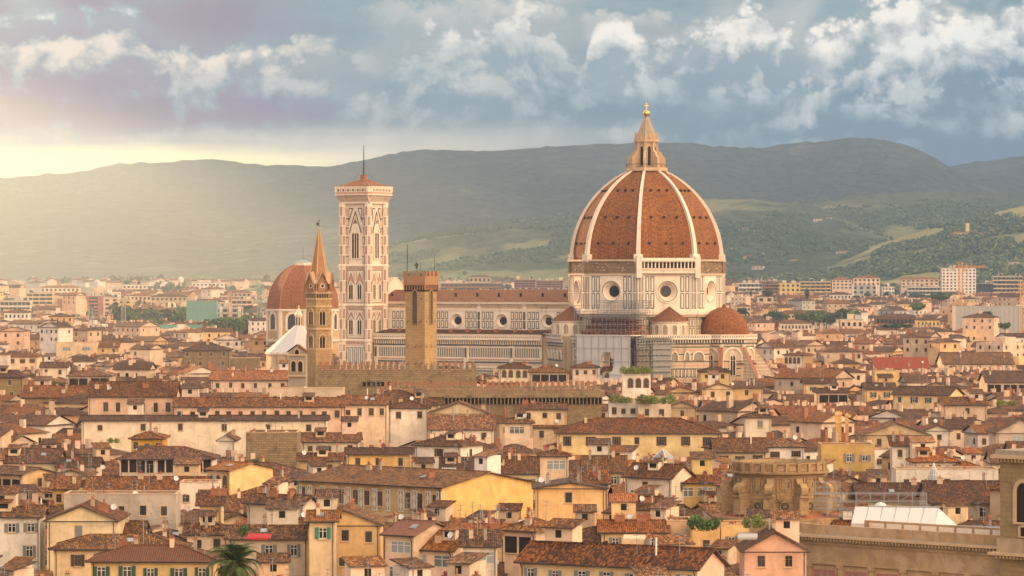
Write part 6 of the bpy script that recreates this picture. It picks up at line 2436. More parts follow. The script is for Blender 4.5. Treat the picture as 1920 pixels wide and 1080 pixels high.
# ------------------------------------------------------------------ modern blocks beyond the old town
def block(x0, x1, yt, yb, wall, floors, cols, label, hb=24.0, roof='F', yaw=0.0, bands=False, stair=None, Y=None, cat='apartment block', win='dark_opening', name='apartment_block', d=13.0):
    if Y is None:
        Y = (CZ - hb + 18.7) / ((yt - HZ) / F + 0.0085)
        Y = min(Y, 4250.0)
        if Y < 2200: Y = (CZ - hb) * F / max(yt - HZ, 1)
    zt = PZ(yt, Y)
    zb = GZ(Y) - 1
    w = (x1 - x0) * Y / F
    T = empty(name, (PX((x0 + x1) / 2, Y), Y, 0), R(yaw), label, cat, 'modern blocks beyond the old town' if name == 'apartment_block' else None)
    b = MB()
    b.box(-w / 2, w / 2, 0, d, zb, zt, wall, 'concrete')
    zlow = max(zb, PZ(yb, Y) - 3)
    fh = (zt - 0.8 - zlow) / floors
    for j in range(floors):
        z = zt - 0.9 - fh * j
        if bands:
            b.box(-w / 2 + .3, w / 2 - .3, -1.1, 0, z - fh * .98, z - fh * .62, wall)
            b.face([(-w / 2 + .5, -.05, z - fh * .6), (w / 2 - .5, -.05, z - fh * .6), (w / 2 - .5, -.05, z - .1), (-w / 2 + .5, -.05, z - .1)], 'shade_opening')
        for i in range(cols):
            u = -w / 2 + w * (i + .5) / cols
            q = w / cols * .24
            b.face([(u - q, -.08, z - fh * .62), (u + q, -.08, z - fh * .62), (u + q, -.08, z - fh * .12), (u - q, -.08, z - fh * .12)], win)
            if bands:
                b.rect(u + w / cols * .45, u + w / cols * .5, z - fh, z, .02, 1.1, wall)
        for s in (-1, 1):
            for i in range(3):
                y = d * (i + .5) / 3
                qd = [(s * (w / 2 + .06), y - .6, z - fh * .62), (s * (w / 2 + .06), y + .6, z - fh * .62), (s * (w / 2 + .06), y + .6, z - fh * .12), (s * (w / 2 + .06), y - .6, z - fh * .12)]
                b.face(qd if s > 0 else qd[::-1], win)
    if stair:
        for u in stair:
            b.rect(u * w - w * .035, u * w + w * .035, zb, zt + 1.2, 0, .5, 'white')
    b.build('wall', T)
    r = MB()
    if roof == 'F':
        r.box(-w / 2 - .3, w / 2 + .3, -.3, d + .3, zt, zt + .5, 'concrete')
        rr = random.Random(int(x0))
        for i in range(2 + int(w / 14)):
            u = rr.uniform(-w * .42, w * .35)
            r.box(u, u + rr.uniform(2, 5), d * .3, d * .7, zt + .5, zt + rr.uniform(2, 4), rr.choice(['cream', 'concrete', 'pale']))
            u = rr.uniform(-w * .45, w * .45)
            r.tube((u, d * .5, zt), (u, d * .5, zt + 5), .12, 'metal_grey', 4)
    else:
        roof_shape(r, w, d, zt + .1, 'H', .3, roof, .6)
    r.build('roof', T)
    FOOT.append((PX((x0 + x1) / 2, Y), Y + d / 2, w / 2))
    GUARD.append((x0 - 1, x1 + 1, yt + (yb - yt) * .72, Y))
    return T


for a in (
    (0, 57, 564, 590, 'white', 3, 7, 'white apartment slab with long green tinted balconies at the left edge', dict(bands=True)),
    (49, 99, 549, 582, 'yellow', 5, 4, 'yellow apartment block with balcony rows left of the dark red tower', dict(bands=True)),
    (76, 149, 539, 552, 'pale', 2, 9, 'long pale block under a red roof on the far left', dict(roof='red_tile')),
    (8, 54, 586, 604, 'white', 2, 6, 'white house block with three rows of small windows at far left', dict(roof='dark_tile')),
    (157, 193, 555, 612, 'redwall', 8, 1, 'dark red windowless tower block behind the old town', {}),
    (194, 222, 558, 592, 'peach', 5, 2, 'narrow peach block joined to the dark red tower', {}),
    (222, 246, 562, 588, 'yellow', 4, 2, 'narrow yellow block right of the peach block', {}),
    (244, 283, 554, 578, 'yellow', 3, 5, 'yellow block with a red hipped roof above the pine clump', dict(roof='red_tile')),
    (283, 350, 556, 577, 'buff', 3, 8, 'wide buff block with a flat brown roof above the pine clump', dict(roof='brown_tile')),
    (307, 330, 577, 608, 'brick', 5, 3, 'orange brick block right of the pine clump', {}),
    (336, 361, 576, 609, 'brick', 6, 3, 'orange brick block with balconies beside the green netted site', dict(bands=True)),
    (372, 454, 577, 609, 'concrete', 4, 9, 'long grey slab with white stair shafts and open balconies', dict(bands=True, stair=[-.42, -.2, .02, .24, .44])),
    (434, 473, 562, 600, 'peach', 5, 4, 'pink block behind the long grey slab', dict(bands=True)),
    (230, 275, 534, 545, 'pale', 2, 6, 'pale far block left of the water tower', {}),
    (360, 420, 530, 540, 'white', 2, 8, 'white long warehouse right of the water tower', {}),
    (430, 470, 548, 560, 'buff', 2, 5, 'buff block above the pink block', dict(roof='red_tile')),
    (826, 940, 531, 548, 'brick', 3, 14, 'long brick terrace of flats behind the nave roof', dict(bands=True)),
    (964, 1004, 524, 548, 'brick', 6, 6, 'orange brick tower block left of the dome', dict(bands=True)),
    (1006, 1056, 526, 548, 'terracotta', 6, 7, 'wide orange block of flats just left of the dome', dict(bands=True)),
    (880, 920, 519, 527, 'buff', 1, 5, 'far buff hall with a dark flat roof behind the brick terrace', dict(roof='dark_tile')),
    (1385, 1430, 531, 552, 'white', 3, 6, 'low white block with a white roof right of the dome', dict(bands=True)),
    (1425, 1460, 527, 552, 'terracotta', 5, 4, 'orange balconied block with a white roof right of the dome', dict(bands=True)),
    (1447, 1500, 531, 560, 'yellow', 4, 6, 'plain yellow block with two tones right of the orange balconied block', {}),
    (1500, 1558, 528, 556, 'yellow', 5, 6, 'yellow block of flats with stacked balconies', dict(bands=True)),
    (1597, 1646, 535, 565, 'concrete', 4, 4, 'modern grey office block with a dark glazed front', dict(stair=[-.45, .45])),
    (1654, 1677, 538, 560, 'white', 4, 4, 'small white block with even windows right of the office block', {}),
    (1702, 1764, 538, 569, 'white', 5, 9, 'wide white block of flats left of the tall tower block', dict(bands=True)),
    (1766, 1830, 503, 563, 'white', 11, 9, 'tall white tower block of flats behind the orange crane', dict(hb=46)),
    (1832, 1868, 532, 556, 'dark_metal', 4, 4, 'dark block of flats right of the tall tower block', {}),
    (1862, 1918, 518, 560, 'buff', 6, 7, 'dark balconied block at the right edge', dict(bands=True)),
    (1600, 1650, 521, 532, 'peach', 2, 6, 'peach block with a red roof under the villa hill', dict(roof='red_tile')),
    (1690, 1760, 523, 536, 'cream', 3, 8, 'cream block under the wooded slope', dict(roof='red_tile')),
    (1560, 1598, 524, 538, 'cream', 3, 5, 'cream block with a red roof left of the office block', dict(roof='red_tile')),
    (1420, 1450, 556, 574, 'yellow', 2, 2, 'plain orange yellow house block with one blank side', dict(roof='brown_tile')),
    (1458, 1560, 588, 600, 'buff', 2, 16, 'long low hall with a brown roof behind a row of trees', dict(roof='brown_tile')),
    (1642, 1718, 595, 617, 'brick', 2, 10, 'long balconied block under a brown roof left of the yellow mansion', dict(roof='brown_tile', bands=True)),
    (1719, 1762, 600, 618, 'yellow', 2, 6, 'yellow mansion with green shutters under a brown roof', dict(roof='dark_tile', win='green_shutter')),
    (1576, 1618, 600, 622, 'cream', 2, 4, 'cream block with two tall windows near the umbrella pine', {}),
    (1464, 1522, 606, 623, 'pale', 2, 9, 'pale block with a regular row of windows right of the apse', dict(roof='brown_tile')),
    (1380, 1408, 574, 598, 'cream', 3, 4, 'cream block right of the apse dome', dict(roof='brown_tile')),
    (1556, 1596, 552, 566, 'white', 2, 6, 'white block under a brown roof left of the glazed office', dict(roof='brown_tile')),
):
    block(*a[:8], **a[8])

NHAND = len(FOOT)

GUARD += [(590, 893, 716, 985), (720, 1130, 756, 945), (625, 738, 688, 1384), (735, 1070, 686, 1360), (1035, 1435, 676, 1310), (750, 828, 690, 1000), (570, 628, 690, 1005),
         (495, 640, 652, 1410), (490, 640, 640, 1640), (540, 576, 744, 925), (1345, 1580, 962, 630), (1440, 1925, 1110, 605), (1335, 1440, 640, 1330), (395, 545, 728, 905),
         (226, 346, 603, 2640), (380, 497, 614, 2240), (1498, 1560, 600, 2340), (1438, 1472, 597, 2390), (1650, 1712, 622, 1930), (430, 640, 668, 1400), (165, 725, 784, 860), (150, 612, 806, 800)]
for a_ in ((545, 1000, 980, 686), (1004, 1135, 985, 640), (577, 712, 1060, 550), (-30, 76, 1080, 580), (88, 217, 1000, 575), (224, 400, 888, 740), (1045, 1350, 848, 880), (170, 402, 1080, 520), (778, 905, 866, 810), (1540, 1640, 874, 800),
           (1262, 1346, 945, 680), (1173, 1300, 922, 680), (975, 1358, 1075, 500), (428, 577, 1050, 550), (722, 850, 1060, 540), (868, 932, 1065, 530), (946, 1056, 1005, 550), (386, 507, 902, 720), (462, 592, 980, 630), (461, 557, 866, 815), (165, 725, 782, 900)):
    GUARD.append(a_)
for nm, o in [(o.name, o) for o in C.objects if o.parent is None and o.get('category') in ('house', 'palace') and o.type == 'EMPTY']:
    wall = next((c for c in o.children if c.name.startswith('wall')), None)
    if not wall or o.get('category') == 'palace' and o.location.y > 930:
        continue
    vs_ = [o.matrix_basis @ v.co for v in wall.data.vertices]
    px = [960 + F * v.x / v.y for v in vs_]
    zmax = min(max(v.z for v in vs_), 60)
    ye = HZ + (CZ - zmax) * F / o.location.y
    rows = 1 + (sum(1 for c in o.children if c.name.startswith('window')) >= 4)
    GUARD.append((min(px), max(px), ye + (3.4 + 1.5 * rows) * F / o.location.y, o.location.y))


def allowed_height(X, Y, r):
    """how tall a plain house may stand here without hiding what the photograph shows behind it"""
    p0, p1 = 960 + F * (X - r) / Y, 960 + F * (X + r) / Y
    zmax = 99.0
    for a, b_, yt, yo in GUARD:
        if Y < yo and p1 > a and p0 < b_:
            zmax = min(zmax, CZ - (yt - HZ) * Y / F)
    return zmax


def free(X, Y, r, k=0.72):
    for a, b_, q in FOOT[:NHAND] if len(FOOT) > NHAND else FOOT:
        if (a - X) ** 2 + (b_ - Y) ** 2 < (q * k + r * 0.55) ** 2:
            return False
    return True


WALLS = ['cream'] * 6 + ['pale'] * 4 + ['white'] * 3 + ['yellow'] * 4 + ['peach'] * 3 + ['buff'] * 5 + ['ochre'] * 3
ROOFS = ['brown_tile'] * 5 + ['dark_tile'] * 3 + ['red_tile'] * 2
WNAME = {'cream': 'cream', 'pale': 'ivory', 'white': 'white', 'yellow': 'yellow', 'peach': 'peach', 'buff': 'buff', 'ochre': 'ochre'}
RNAME = {'brown_tile': 'brown', 'dark_tile': 'dark', 'red_tile': 'reddish'}
TNAME = {'L': 'pitched', 'H': 'hipped', 'G': 'gabled', 'S': 'sloping'}
KINDS_ = {'b': 'framed windows', 'y': 'grey shutters', 'w': 'brown shutters', 'g': 'green shutters', 'n': 'plain windows', 'o': 'wide glazing', 'd': 'an open loggia', '': 'a blank front'}
rng = random.Random(23)
plots = []
Y = 474.0
while Y < 8600:
    k = 1.0 if Y < 1400 else 1.0 + (Y - 1400) / 2600.0
    X = -0.142 * Y - 12 + rng.uniform(0, 8)
    while X < 0.142 * Y + 12:
        w = rng.choice([8, 9, 10, 11, 12, 14, 16, 20]) * (0.85 + 0.25 * k)
        d = rng.uniform(8, 13) * (0.85 + 0.25 * k)
        plots.append((X + w / 2, Y + rng.uniform(-3, 3), w, d))
        X += w * rng.uniform(0.98, 1.25) + (rng.uniform(0, 14) if rng.random() < 0.1 + 0.12 * (k - 1) else 0)
    Y += (11.5 + rng.uniform(-1, 2)) * (0.9 + 0.42 * k)

N_IND = 182
ind = []
far = MB()
far_n = 0


def simple_house(b, X, Y, rz, w, d, h, typ, pitch, wall, roof, base, windows, rng):
    b.M = Matrix.Translation((X, Y, 0)) @ Matrix.Rotation(rz, 4, 'Z')
    ov = 0.5
    e = h
    top = h - 0.1
    zb = max(base, h - 14)
    side = wall
    c = [(-w / 2, 0), (w / 2, 0), (w / 2, d), (-w / 2, d)]
    for i in range(4):
        p, q = c[i], c[(i + 1) % 4]
        b.face([(*p, zb), (*q, zb), (*q, top), (*p, top)], wall)
    x0, x1, y0, y1 = -w / 2 - ov, w / 2 + ov, -ov, d + ov
    if typ == 'F':
        b.face([(*p, top - 0.6) for p in c], 'terracotta' if rng.random() < 0.5 else 'concrete')
        b.box(-w * .2, w * .1, d * .3, d * .7, top - .6, top + 2.2, wall)
    elif typ == 'H':
        k = min(w, d) / 2 + ov
        zr = e + pitch * k
        if w >= d:
            A, B_ = (x0 + k, d / 2, zr), (x1 - k, d / 2, zr)
            qs = [[(x0, y0, e), (x1, y0, e), B_, A], [(x1, y0, e), (x1, y1, e), B_], [(x1, y1, e), (x0, y1, e), A, B_], [(x0, y1, e), (x0, y0, e), A]]
        else:
            A, B_ = (0, y0 + k, zr), (0, y1 - k, zr)
            qs = [[(x0, y0, e), (x1, y0, e), A], [(x1, y0, e), (x1, y1, e), B_, A], [(x1, y1, e), (x0, y1, e), B_], [(x0, y1, e), (x0, y0, e), A, B_]]
        for q in qs:
            b.face(q, roof)
    elif typ == 'G':
        zr = e + pitch * (x1 - x0) / 2
        b.face([(x1, y0, e), (x1, y1, e), (0, y1, zr), (0, y0, zr)], roof)
        b.face([(x0, y1, e), (x0, y0, e), (0, y0, zr), (0, y1, zr)], roof)
        b.face([(-w / 2, 0, top), (w / 2, 0, top), (0, 0, zr - .2)], wall)
    else:
        zr = e + pitch * (d / 2 + ov)
        b.face([(x0, y0, e), (x1, y0, e), (x1, d / 2, zr), (x0, d / 2, zr)], roof)
        b.face([(x1, y1, e), (x0, y1, e), (x0, d / 2, zr), (x1, d / 2, zr)], roof)
        b.face([(w / 2, 0, top), (w / 2, d, top), (w / 2, d / 2, zr - .2)], wall)
        b.face([(-w / 2, d, top), (-w / 2, 0, top), (-w / 2, d / 2, zr - .2)], wall)
    if typ != 'F':
        b.face([(x0, y0, e - .25), (x1, y0, e - .25), (x1, y0, e), (x0, y0, e)], 'soffit')
        b.face([(x1, y0, e - .25), (x1, y1, e - .25), (x1, y1, e), (x1, y0, e)], 'soffit')
        b.face([(x0, y1, e - .25), (x0, y0, e - .25), (x0, y0, e), (x0, y1, e)], 'soffit')
        b.face([(x0, y0, e - .25), (x0, y1, e - .25), (x1, y1, e - .25), (x1, y0, e - .25)], 'soffit')
        for i in range(rng.choice([1, 2, 3])):
            x, y = rng.uniform(-w * .4, w * .4), d * rng.uniform(.3, .7)
            s = rng.uniform(.35, .8)
            b.box(x - s, x + s, y - .4, y + .4, e, e + pitch * d * .5 + rng.uniform(.8, 1.6), rng.choice(['cream', 'buff', 'peach', 'brick']), 'terracotta')
    if windows:
        nw = max(1, int(w / rng.uniform(2.6, 4.2)))
        rows = 2 if h - base > 11 else 1
        for j in range(rows):
            z = e - 1.2 - j * 3.3
            for i in range(nw):
                if rng.random() < .12: continue
                u = -w / 2 + w * (i + .5) / nw
                m = rng.choice(['dark_opening', 'shade_opening', 'brown_shutter', 'grey_shutter', 'dark_opening'])
                b.face([(u - .5, -.06, z - 1.5), (u + .5, -.06, z - 1.5), (u + .5, -.06, z), (u - .5, -.06, z)], m)
        s = 1 if rz < 0 else -1
        for i in range(max(1, int(d / 4.5))):
            if rng.random() < .35: continue
            y = d * (i + .5) / max(1, int(d / 4.5))
            q = [(s * (w / 2 + .06), y - .5, e - 2.7), (s * (w / 2 + .06), y + .5, e - 2.7), (s * (w / 2 + .06), y + .5, e - 1.2), (s * (w / 2 + .06), y - .5, e - 1.2)]
            b.face(q if s > 0 else q[::-1], 'dark_opening')
    b.M = I4


WOODS = [(222, 346, 2500, 2950), (378, 497, 2150, 2600), (1440, 1560, 2250, 2500)]


def in_wood(X, Y):
    p = 960 + F * X / Y
    return any(a < p < b_ and y0 < Y < y1 for a, b_, y0, y1 in WOODS)


n_ind = 0
filler = []
for X, Y, w, d in plots:
    if Y > 4500 and rng.random() < 0.3:
        continue
    if not free(X, Y + d / 2, 0.5 * max(w, d)):
        continue
    if X > PX(1445, Y) and Y < 612:
        continue
    if in_wood(X, Y) and rng.random() < 0.75:
        continue
    hl = max(h_near(X, Y), h_mid(X, Y), h_big(X, Y), h_mid2(X, Y))
    g = GZ(Y)
    if Y > 4000 and hl > g + 1.5 and (hl > g + 10 or rng.random() < 0.6):
        continue
    g = max(g, hl) if Y > 4000 else g
    t = rng.choice('LLLLHHHGGS' if Y < 1400 else 'LLLHHHGGF' if Y < 2600 else 'LLHHFFF')
    if t == 'G': w = min(w, 11)
    pitch = rng.uniform(.27, .38)
    rise = pitch * (min(w, d) / 2 if t in 'H' else d / 2 if t == 'L' else w / 2 if t == 'G' else d) + 0.4
    h = (rng.gauss(16.0, 2.2) if Y < 900 else rng.gauss(17.5, 1.9) if Y < 1500 else rng.gauss(17, 2.3) + (rng.uniform(4, 16) if rng.random() < 0.10 + (Y > 2400) * 0.06 else 0))
    h = max(h, 9) + g
    r = 0.5 * math.hypot(w, d)
    zm = allowed_height(X, Y - 2, r)
    if h + rise > zm:
        h = zm - rise
    if Y > 2000 and HZ + (CZ - h - rise) * F / Y < 521 + rng.uniform(0, 14):
        h = CZ - (521 + rng.uniform(0, 14) - HZ) * Y / F - rise
    if h < g + 6:
        continue
    rz = rng.choice([R(-30), R(-30), R(-24), R(8), R(12), R(18), R(0), R(40), R(-50)]) + rng.gauss(0, R(4))
    wall, roof = rng.choice(WALLS), rng.choice(ROOFS)
    if Y > 1800 and rng.random() < .3: wall = rng.choice(['white', 'pale', 'concrete', 'yellow', 'peach', 'buff', 'brick', 'greywall'])
    px = 960 + F * X / Y
    py = HZ + (CZ - h) * F / Y
    if n_ind < N_IND and Y < 1345:
        n_ind += 1
        filler.append((X, Y, rz, w, d, h, t, pitch, wall, roof, px, py))
    else:
        far_n += 1
        simple_house(far, X, Y, rz, w, d, h, t, pitch, wall, roof, g, Y < 3600, rng)
fo = far.build('distant_houses')
tag(fo, 'sea of small cream houses with brown tiled roofs behind the nearer streets', 'houses', None, 'stuff')

# labels for the plain houses: look, then what stands nearest
entries = []
for (X, Y, rz, w, d, h, t, pitch, wall, roof, px, py) in filler:
    kind = rng.choice(['b', 'b', 'y', 'w', 'g', 'n', 'o', 'd', ''])
    best = sorted(SHOWN, key=lambda q: (q[0] - px) ** 2 + (1.6 * (q[1] - py)) ** 2)[0]
    dx, dy = px - best[0], py - best[1]
    rel = ('right of ' if dx > 0 else 'left of ') if abs(dx) > abs(dy) * 1.2 else ('below ' if dy > 0 else 'above ')
    lab = '%s house, %s %s roof, %s%s' % (WNAME[wall], RNAME[roof], TNAME[t], rel, best[2].replace('the ', ''))
    entries.append([lab, KINDS_[kind], px, kind])
count = {}
for e_ in entries:
    count.setdefault(e_[0], []).append(e_)
for lab, es in count.items():
    if len(es) == 1:
        continue
    kinds = {}
    for e_ in es:
        kinds.setdefault(e_[1], []).append(e_)
    for kd, ee in kinds.items():
        ee.sort(key=lambda q: q[2])
        for i, e_ in enumerate(ee):
            parts = e_[0].split(' roof, ')
            e_[0] = '%s roof, %s, %s' % (parts[0], kd, parts[1])
            if len(ee) > 1:
                nth = ['leftmost', 'second from left', 'third from left', 'fourth from left', 'fifth from left', 'sixth from left'][min(i, 5)]
                e_[0] += ', ' + nth
for e_, (X, Y, rz, w, d, h, t, pitch, wall, roof, px, py) in zip(entries, filler):
    kind = e_[3]
    n = max(1, int(w / 3.4)) if kind not in ('d', 'o') else 2
    make_house('house', X, Y, rz, w, d, h, t, pitch, wall, roof, '%d%s1' % (n, kind) if kind else '', '1b1' if rng.random() < .6 else '', e_[0], 'house', 'houses of the old town', detail=2 if Y < 720 else 1, rng=rng)
print('individual houses', len(filler), 'mass', far_n)


# ------------------------------------------------------------------ trees and plants
def leaf_mesh(name, mat, lobes, n, size, seed, flat=1.0):
    """many leaf clumps spread through a crown built of uneven lobes"""
    r = np.random.default_rng(seed)
    L = np.array([l[:3] for l in lobes]); Rr = np.array([l[3] for l in lobes])
    pr = Rr ** 2 / (Rr ** 2).sum()
    k = r.choice(len(lobes), n, p=pr)
    d = r.normal(size=(n, 3)); d /= np.linalg.norm(d, axis=1)[:, None]
    rad = Rr[k] * (0.55 + 0.5 * r.random(n) ** 0.6)
    c = L[k] + d * rad[:, None] * np.array([1, 1, flat])
    nn = d + r.normal(size=(n, 3)) * 0.7
    nn /= np.linalg.norm(nn, axis=1)[:, None]
    a = np.cross(nn, r.normal(size=(n, 3))); a /= np.linalg.norm(a, axis=1)[:, None]
    b_ = np.cross(nn, a)
    s = size * (0.5 + r.random(n))[:, None]
    t = s * (0.5 + 0.5 * r.random(n))[:, None]
    V = np.stack([c - a * s, c - b_ * t, c + a * s * 1.1, c + b_ * t], 1).reshape(-1, 3)
    me = bpy.data.meshes.new(name)
    me.vertices.add(len(V)); me.vertices.foreach_set('co', V.ravel().astype(np.float32))
    me.loops.add(4 * n); me.loops.foreach_set('vertex_index', np.arange(4 * n, dtype=np.int32))
    me.polygons.add(n)
    me.polygons.foreach_set('loop_start', np.arange(0, 4 * n, 4, dtype=np.int32))
    me.materials.append(MATS[mat])
    me.update(calc_edges=True)
    return me


def trunk_mesh(h, r0, limbs, seed):
    b = MB(); q = random.Random(seed)
    p = Vector((0, 0, -0.5)); rr = r0
    for i in range(4):
        n = Vector((q.uniform(-.06, .06) * h, q.uniform(-.06, .06) * h, h * (i + 1) / 4))
        b.tube(p, n, rr, 'bark', 7, rr * 0.8)
        p, rr = n, rr * 0.8
    for i in range(limbs):
        a = 2 * math.pi * i / limbs + q.random()
        s = Vector((0, 0, h * q.uniform(.55, .95)))
        b.tube(s, s + Vector((math.cos(a) * h * .4, math.sin(a) * h * .4, h * .35)), r0 * .4, 'bark', 5, r0 * .12)
    return b.mesh('trunk')


def lobes_round(seed, n=9, w=1.0, h=1.0):
    q = random.Random(seed)
    out = [(0, 0, 0.62 * h, 0.42)]
    for i in range(n):
        a = q.uniform(0, 6.28); rr = q.uniform(.2, .52) * w
        out.append((rr * math.cos(a), rr * math.sin(a), q.uniform(.35, .9) * h, q.uniform(.16, .32)))
    return out


TREES = {}
for k in range(3):
    TREES['broad%d' % k] = (leaf_mesh('crown', 'leaf_green', lobes_round(k), 900, .075, k), trunk_mesh(.5, .05, 5, k))
    TREES['dark%d' % k] = (leaf_mesh('crown', 'leaf_dark', lobes_round(k + 5, 11), 900, .075, k + 9), trunk_mesh(.5, .05, 5, k))
cyl = [(0.0, 0.0, .12 + .09 * i, .105 * math.sin(math.pi * min(.98, (.16 + i * .098)))) for i in range(10)]
TREES['cypress'] = (leaf_mesh('crown', 'leaf_dark', cyl, 500, .035, 3, 1.3), trunk_mesh(.15, .02, 0, 3))
um = [(.42 * math.cos(a) * q, .42 * math.sin(a) * q, .78 + .05 * math.sin(3 * a), .2) for a, q in [(i * .8, .45 + .55 * ((i * 37) % 10) / 10) for i in range(14)]] + [(0, 0, .86, .26)]
TREES['umbrella'] = (leaf_mesh('crown', 'leaf_dark', um, 1100, .06, 4, .55), trunk_mesh(.75, .035, 6, 4))
TREES['shrub'] = (leaf_mesh('foliage', 'leaf_bright', lobes_round(21, 10, 1.1, .8), 700, .06, 5), None)
TREES['bush'] = (leaf_mesh('foliage', 'leaf_green', lobes_round(23, 10, 1.1, .8), 700, .06, 6), None)


def tree(kind, px, py_base, py_top, Y, label, name, cat, group, wid=1.0):
    c, t = TREES[kind]
    z0, z1 = PZ(py_base, Y), PZ(py_top, Y)
    h = z1 - z0
    T = empty(name, (PX(px, Y), Y, z0), RND.uniform(0, 6), label, cat, group)
    inst('crown' if t else 'foliage', c, T, (0, 0, 0), 0, (h * wid, h * wid, h * 1.0))
    if t:
        inst('trunk', t, T, (0, 0, 0), 0, (h, h, h))
    return T


def tlist(items, group, cat='tree', name='tree'):
    for it in items:
        kind, px, b_, t_, Y, wid, lab = it
        tree(kind, px, b_, t_, Y, lab, name, cat, group, wid)


g1 = 'trees among the roofs on the left'
q = random.Random(4)
names = ['dark green tree', 'round green tree', 'broad dusty green tree', 'low spreading green tree', 'tall green tree', 'dense dark tree']
n_ = 0
for x0, x1, yt, yb, Y, n, what in ((226, 346, 578, 616, 2700, 13, 'in the dark clump above the green fence'), (380, 497, 592, 626, 2300, 12, 'in the clump before the grey slab'), (118, 140, 582, 602, 2900, 3, 'left of the dark red tower'),
                                   (1438, 1472, 585, 598, 2450, 4, 'right of the apse dome'), (1498, 1560, 583, 604, 2400, 7, 'before the long low hall'), (1556, 1610, 578, 598, 2450, 5, 'beside the long low hall')):
    for i in range(n):
        px = x0 + (x1 - x0) * (i + .5) / n + q.uniform(-3, 3)
        top = yt + q.uniform(0, (yb - yt) * .5)
        kind = q.choice(['broad0', 'broad1', 'broad2', 'dark0', 'dark1', 'dark2'])
        nth = ['leftmost', 'second from left', 'third from left', 'fourth from left', 'fifth from left', 'sixth from left', 'seventh from left', 'eighth from left', 'ninth from left', 'tenth from left', 'eleventh from left', 'twelfth from left', 'rightmost'][i if i < n - 1 else 12]
        tree(kind, px, yb + 6, top, Y + q.uniform(-60, 60), '%s tree %s, %s' % ('dark green' if 'dark' in kind else 'mid green', what, nth), 'tree', 'tree', 'trees among the far roofs', 0.9)
tlist([('umbrella', 1680, 628, 606, 1950, 2.6, 'wide dark umbrella pine among the roofs right of the apse')], None, name='umbrella_pine')
tlist([('cypress', 1513, 562, 536, 2850, 1.6, 'single dark cypress in front of the balconied yellow block'), ('cypress', 1408, 556, 541, 2900, 1.4, 'small dark cypress below the white roofed block'),
       ('dark0', 1440, 557, 545, 2850, 1.6, 'broad dark tree right of the small cypress'), ('dark1', 1850, 604, 585, 2000, .8, 'tall dark tree before the grey sheeted hall'),
       ('broad1', 1766, 566, 549, 2900, 2.2, 'green trees at the foot of the tall tower block'), ('broad2', 1720, 586, 568, 2600, 1.3, 'round green tree left of the tower crane'),
       ('broad0', 1885, 620, 606, 1900, 1.2, 'small green tree at the right edge'), ('dark2', 1390, 592, 578, 2400, 1.5, 'dark tree right beside the apse dome')], 'single trees between the far blocks')

# roof gardens and pot plants
tlist([('shrub', 1152 + i * 13, 757, 738 + (i % 3) * 3, 912 - i, 1.0, 'bright green bush on the roof garden, number %s from left' % w_) for i, w_ in enumerate(('one', 'two', 'three'))] +
      [('shrub', 1206 + i * 12, 759, 738 + (i * 5 % 4) * 2, 905 - i, 1.0, 'bright green bush on the right roof garden, number %s from left' % w_) for i, w_ in enumerate(('one', 'two', 'three', 'four', 'five'))] +
      [('shrub', 1171 + i * 9, 702, 686 + (i % 2) * 2, 1009, .8, 'vine clump on the pergola of the white cubic house, number %s from left' % w_) for i, w_ in enumerate(('one', 'two', 'three', 'four', 'five', 'six'))], 'roof garden bushes', 'bush', 'bush')
tlist([('bush', 1306, 999, 960, 556, .8, 'bushy green pot plant at the left of the shrub terrace'), ('bush', 1322, 1000, 967, 553, .8, 'green pot plant in the middle of the shrub terrace'), ('bush', 1338, 998, 966, 555, .75, 'green pot plant at the right of the shrub terrace'),
       ('shrub', 1403, 992, 968, 552, .9, 'yellowish shrub left of the tall rounded one on the roof garden'), ('shrub', 1424, 992, 962, 551, 1.0, 'tall rounded shrub on the roof garden beside the library'),
       ('bush', 456, 1010, 978, 545, .55, 'tall potted shrub on the red awning terrace'), ('bush', 108, 727, 714, 1080, 1.6, 'green bush on a terrace near the stone palace'), ('bush', 476, 872, 858, 760, 1.2, 'green bush below the rough stone block'),
       ('shrub', 206, 832, 820, 770, 1.2, 'flowering bush on the golden house terrace'), ('shrub', 220, 832, 821, 769, 1.1, 'second flowering bush on the golden house terrace'),
       ('shrub', 1875, 762, 750, 1000, 1.6, 'long green planter bush near the right edge'), ('shrub', 1898, 762, 750, 1000, 1.6, 'green planter bush at the very right edge')], 'terrace plants', 'plant', 'potted_plant')


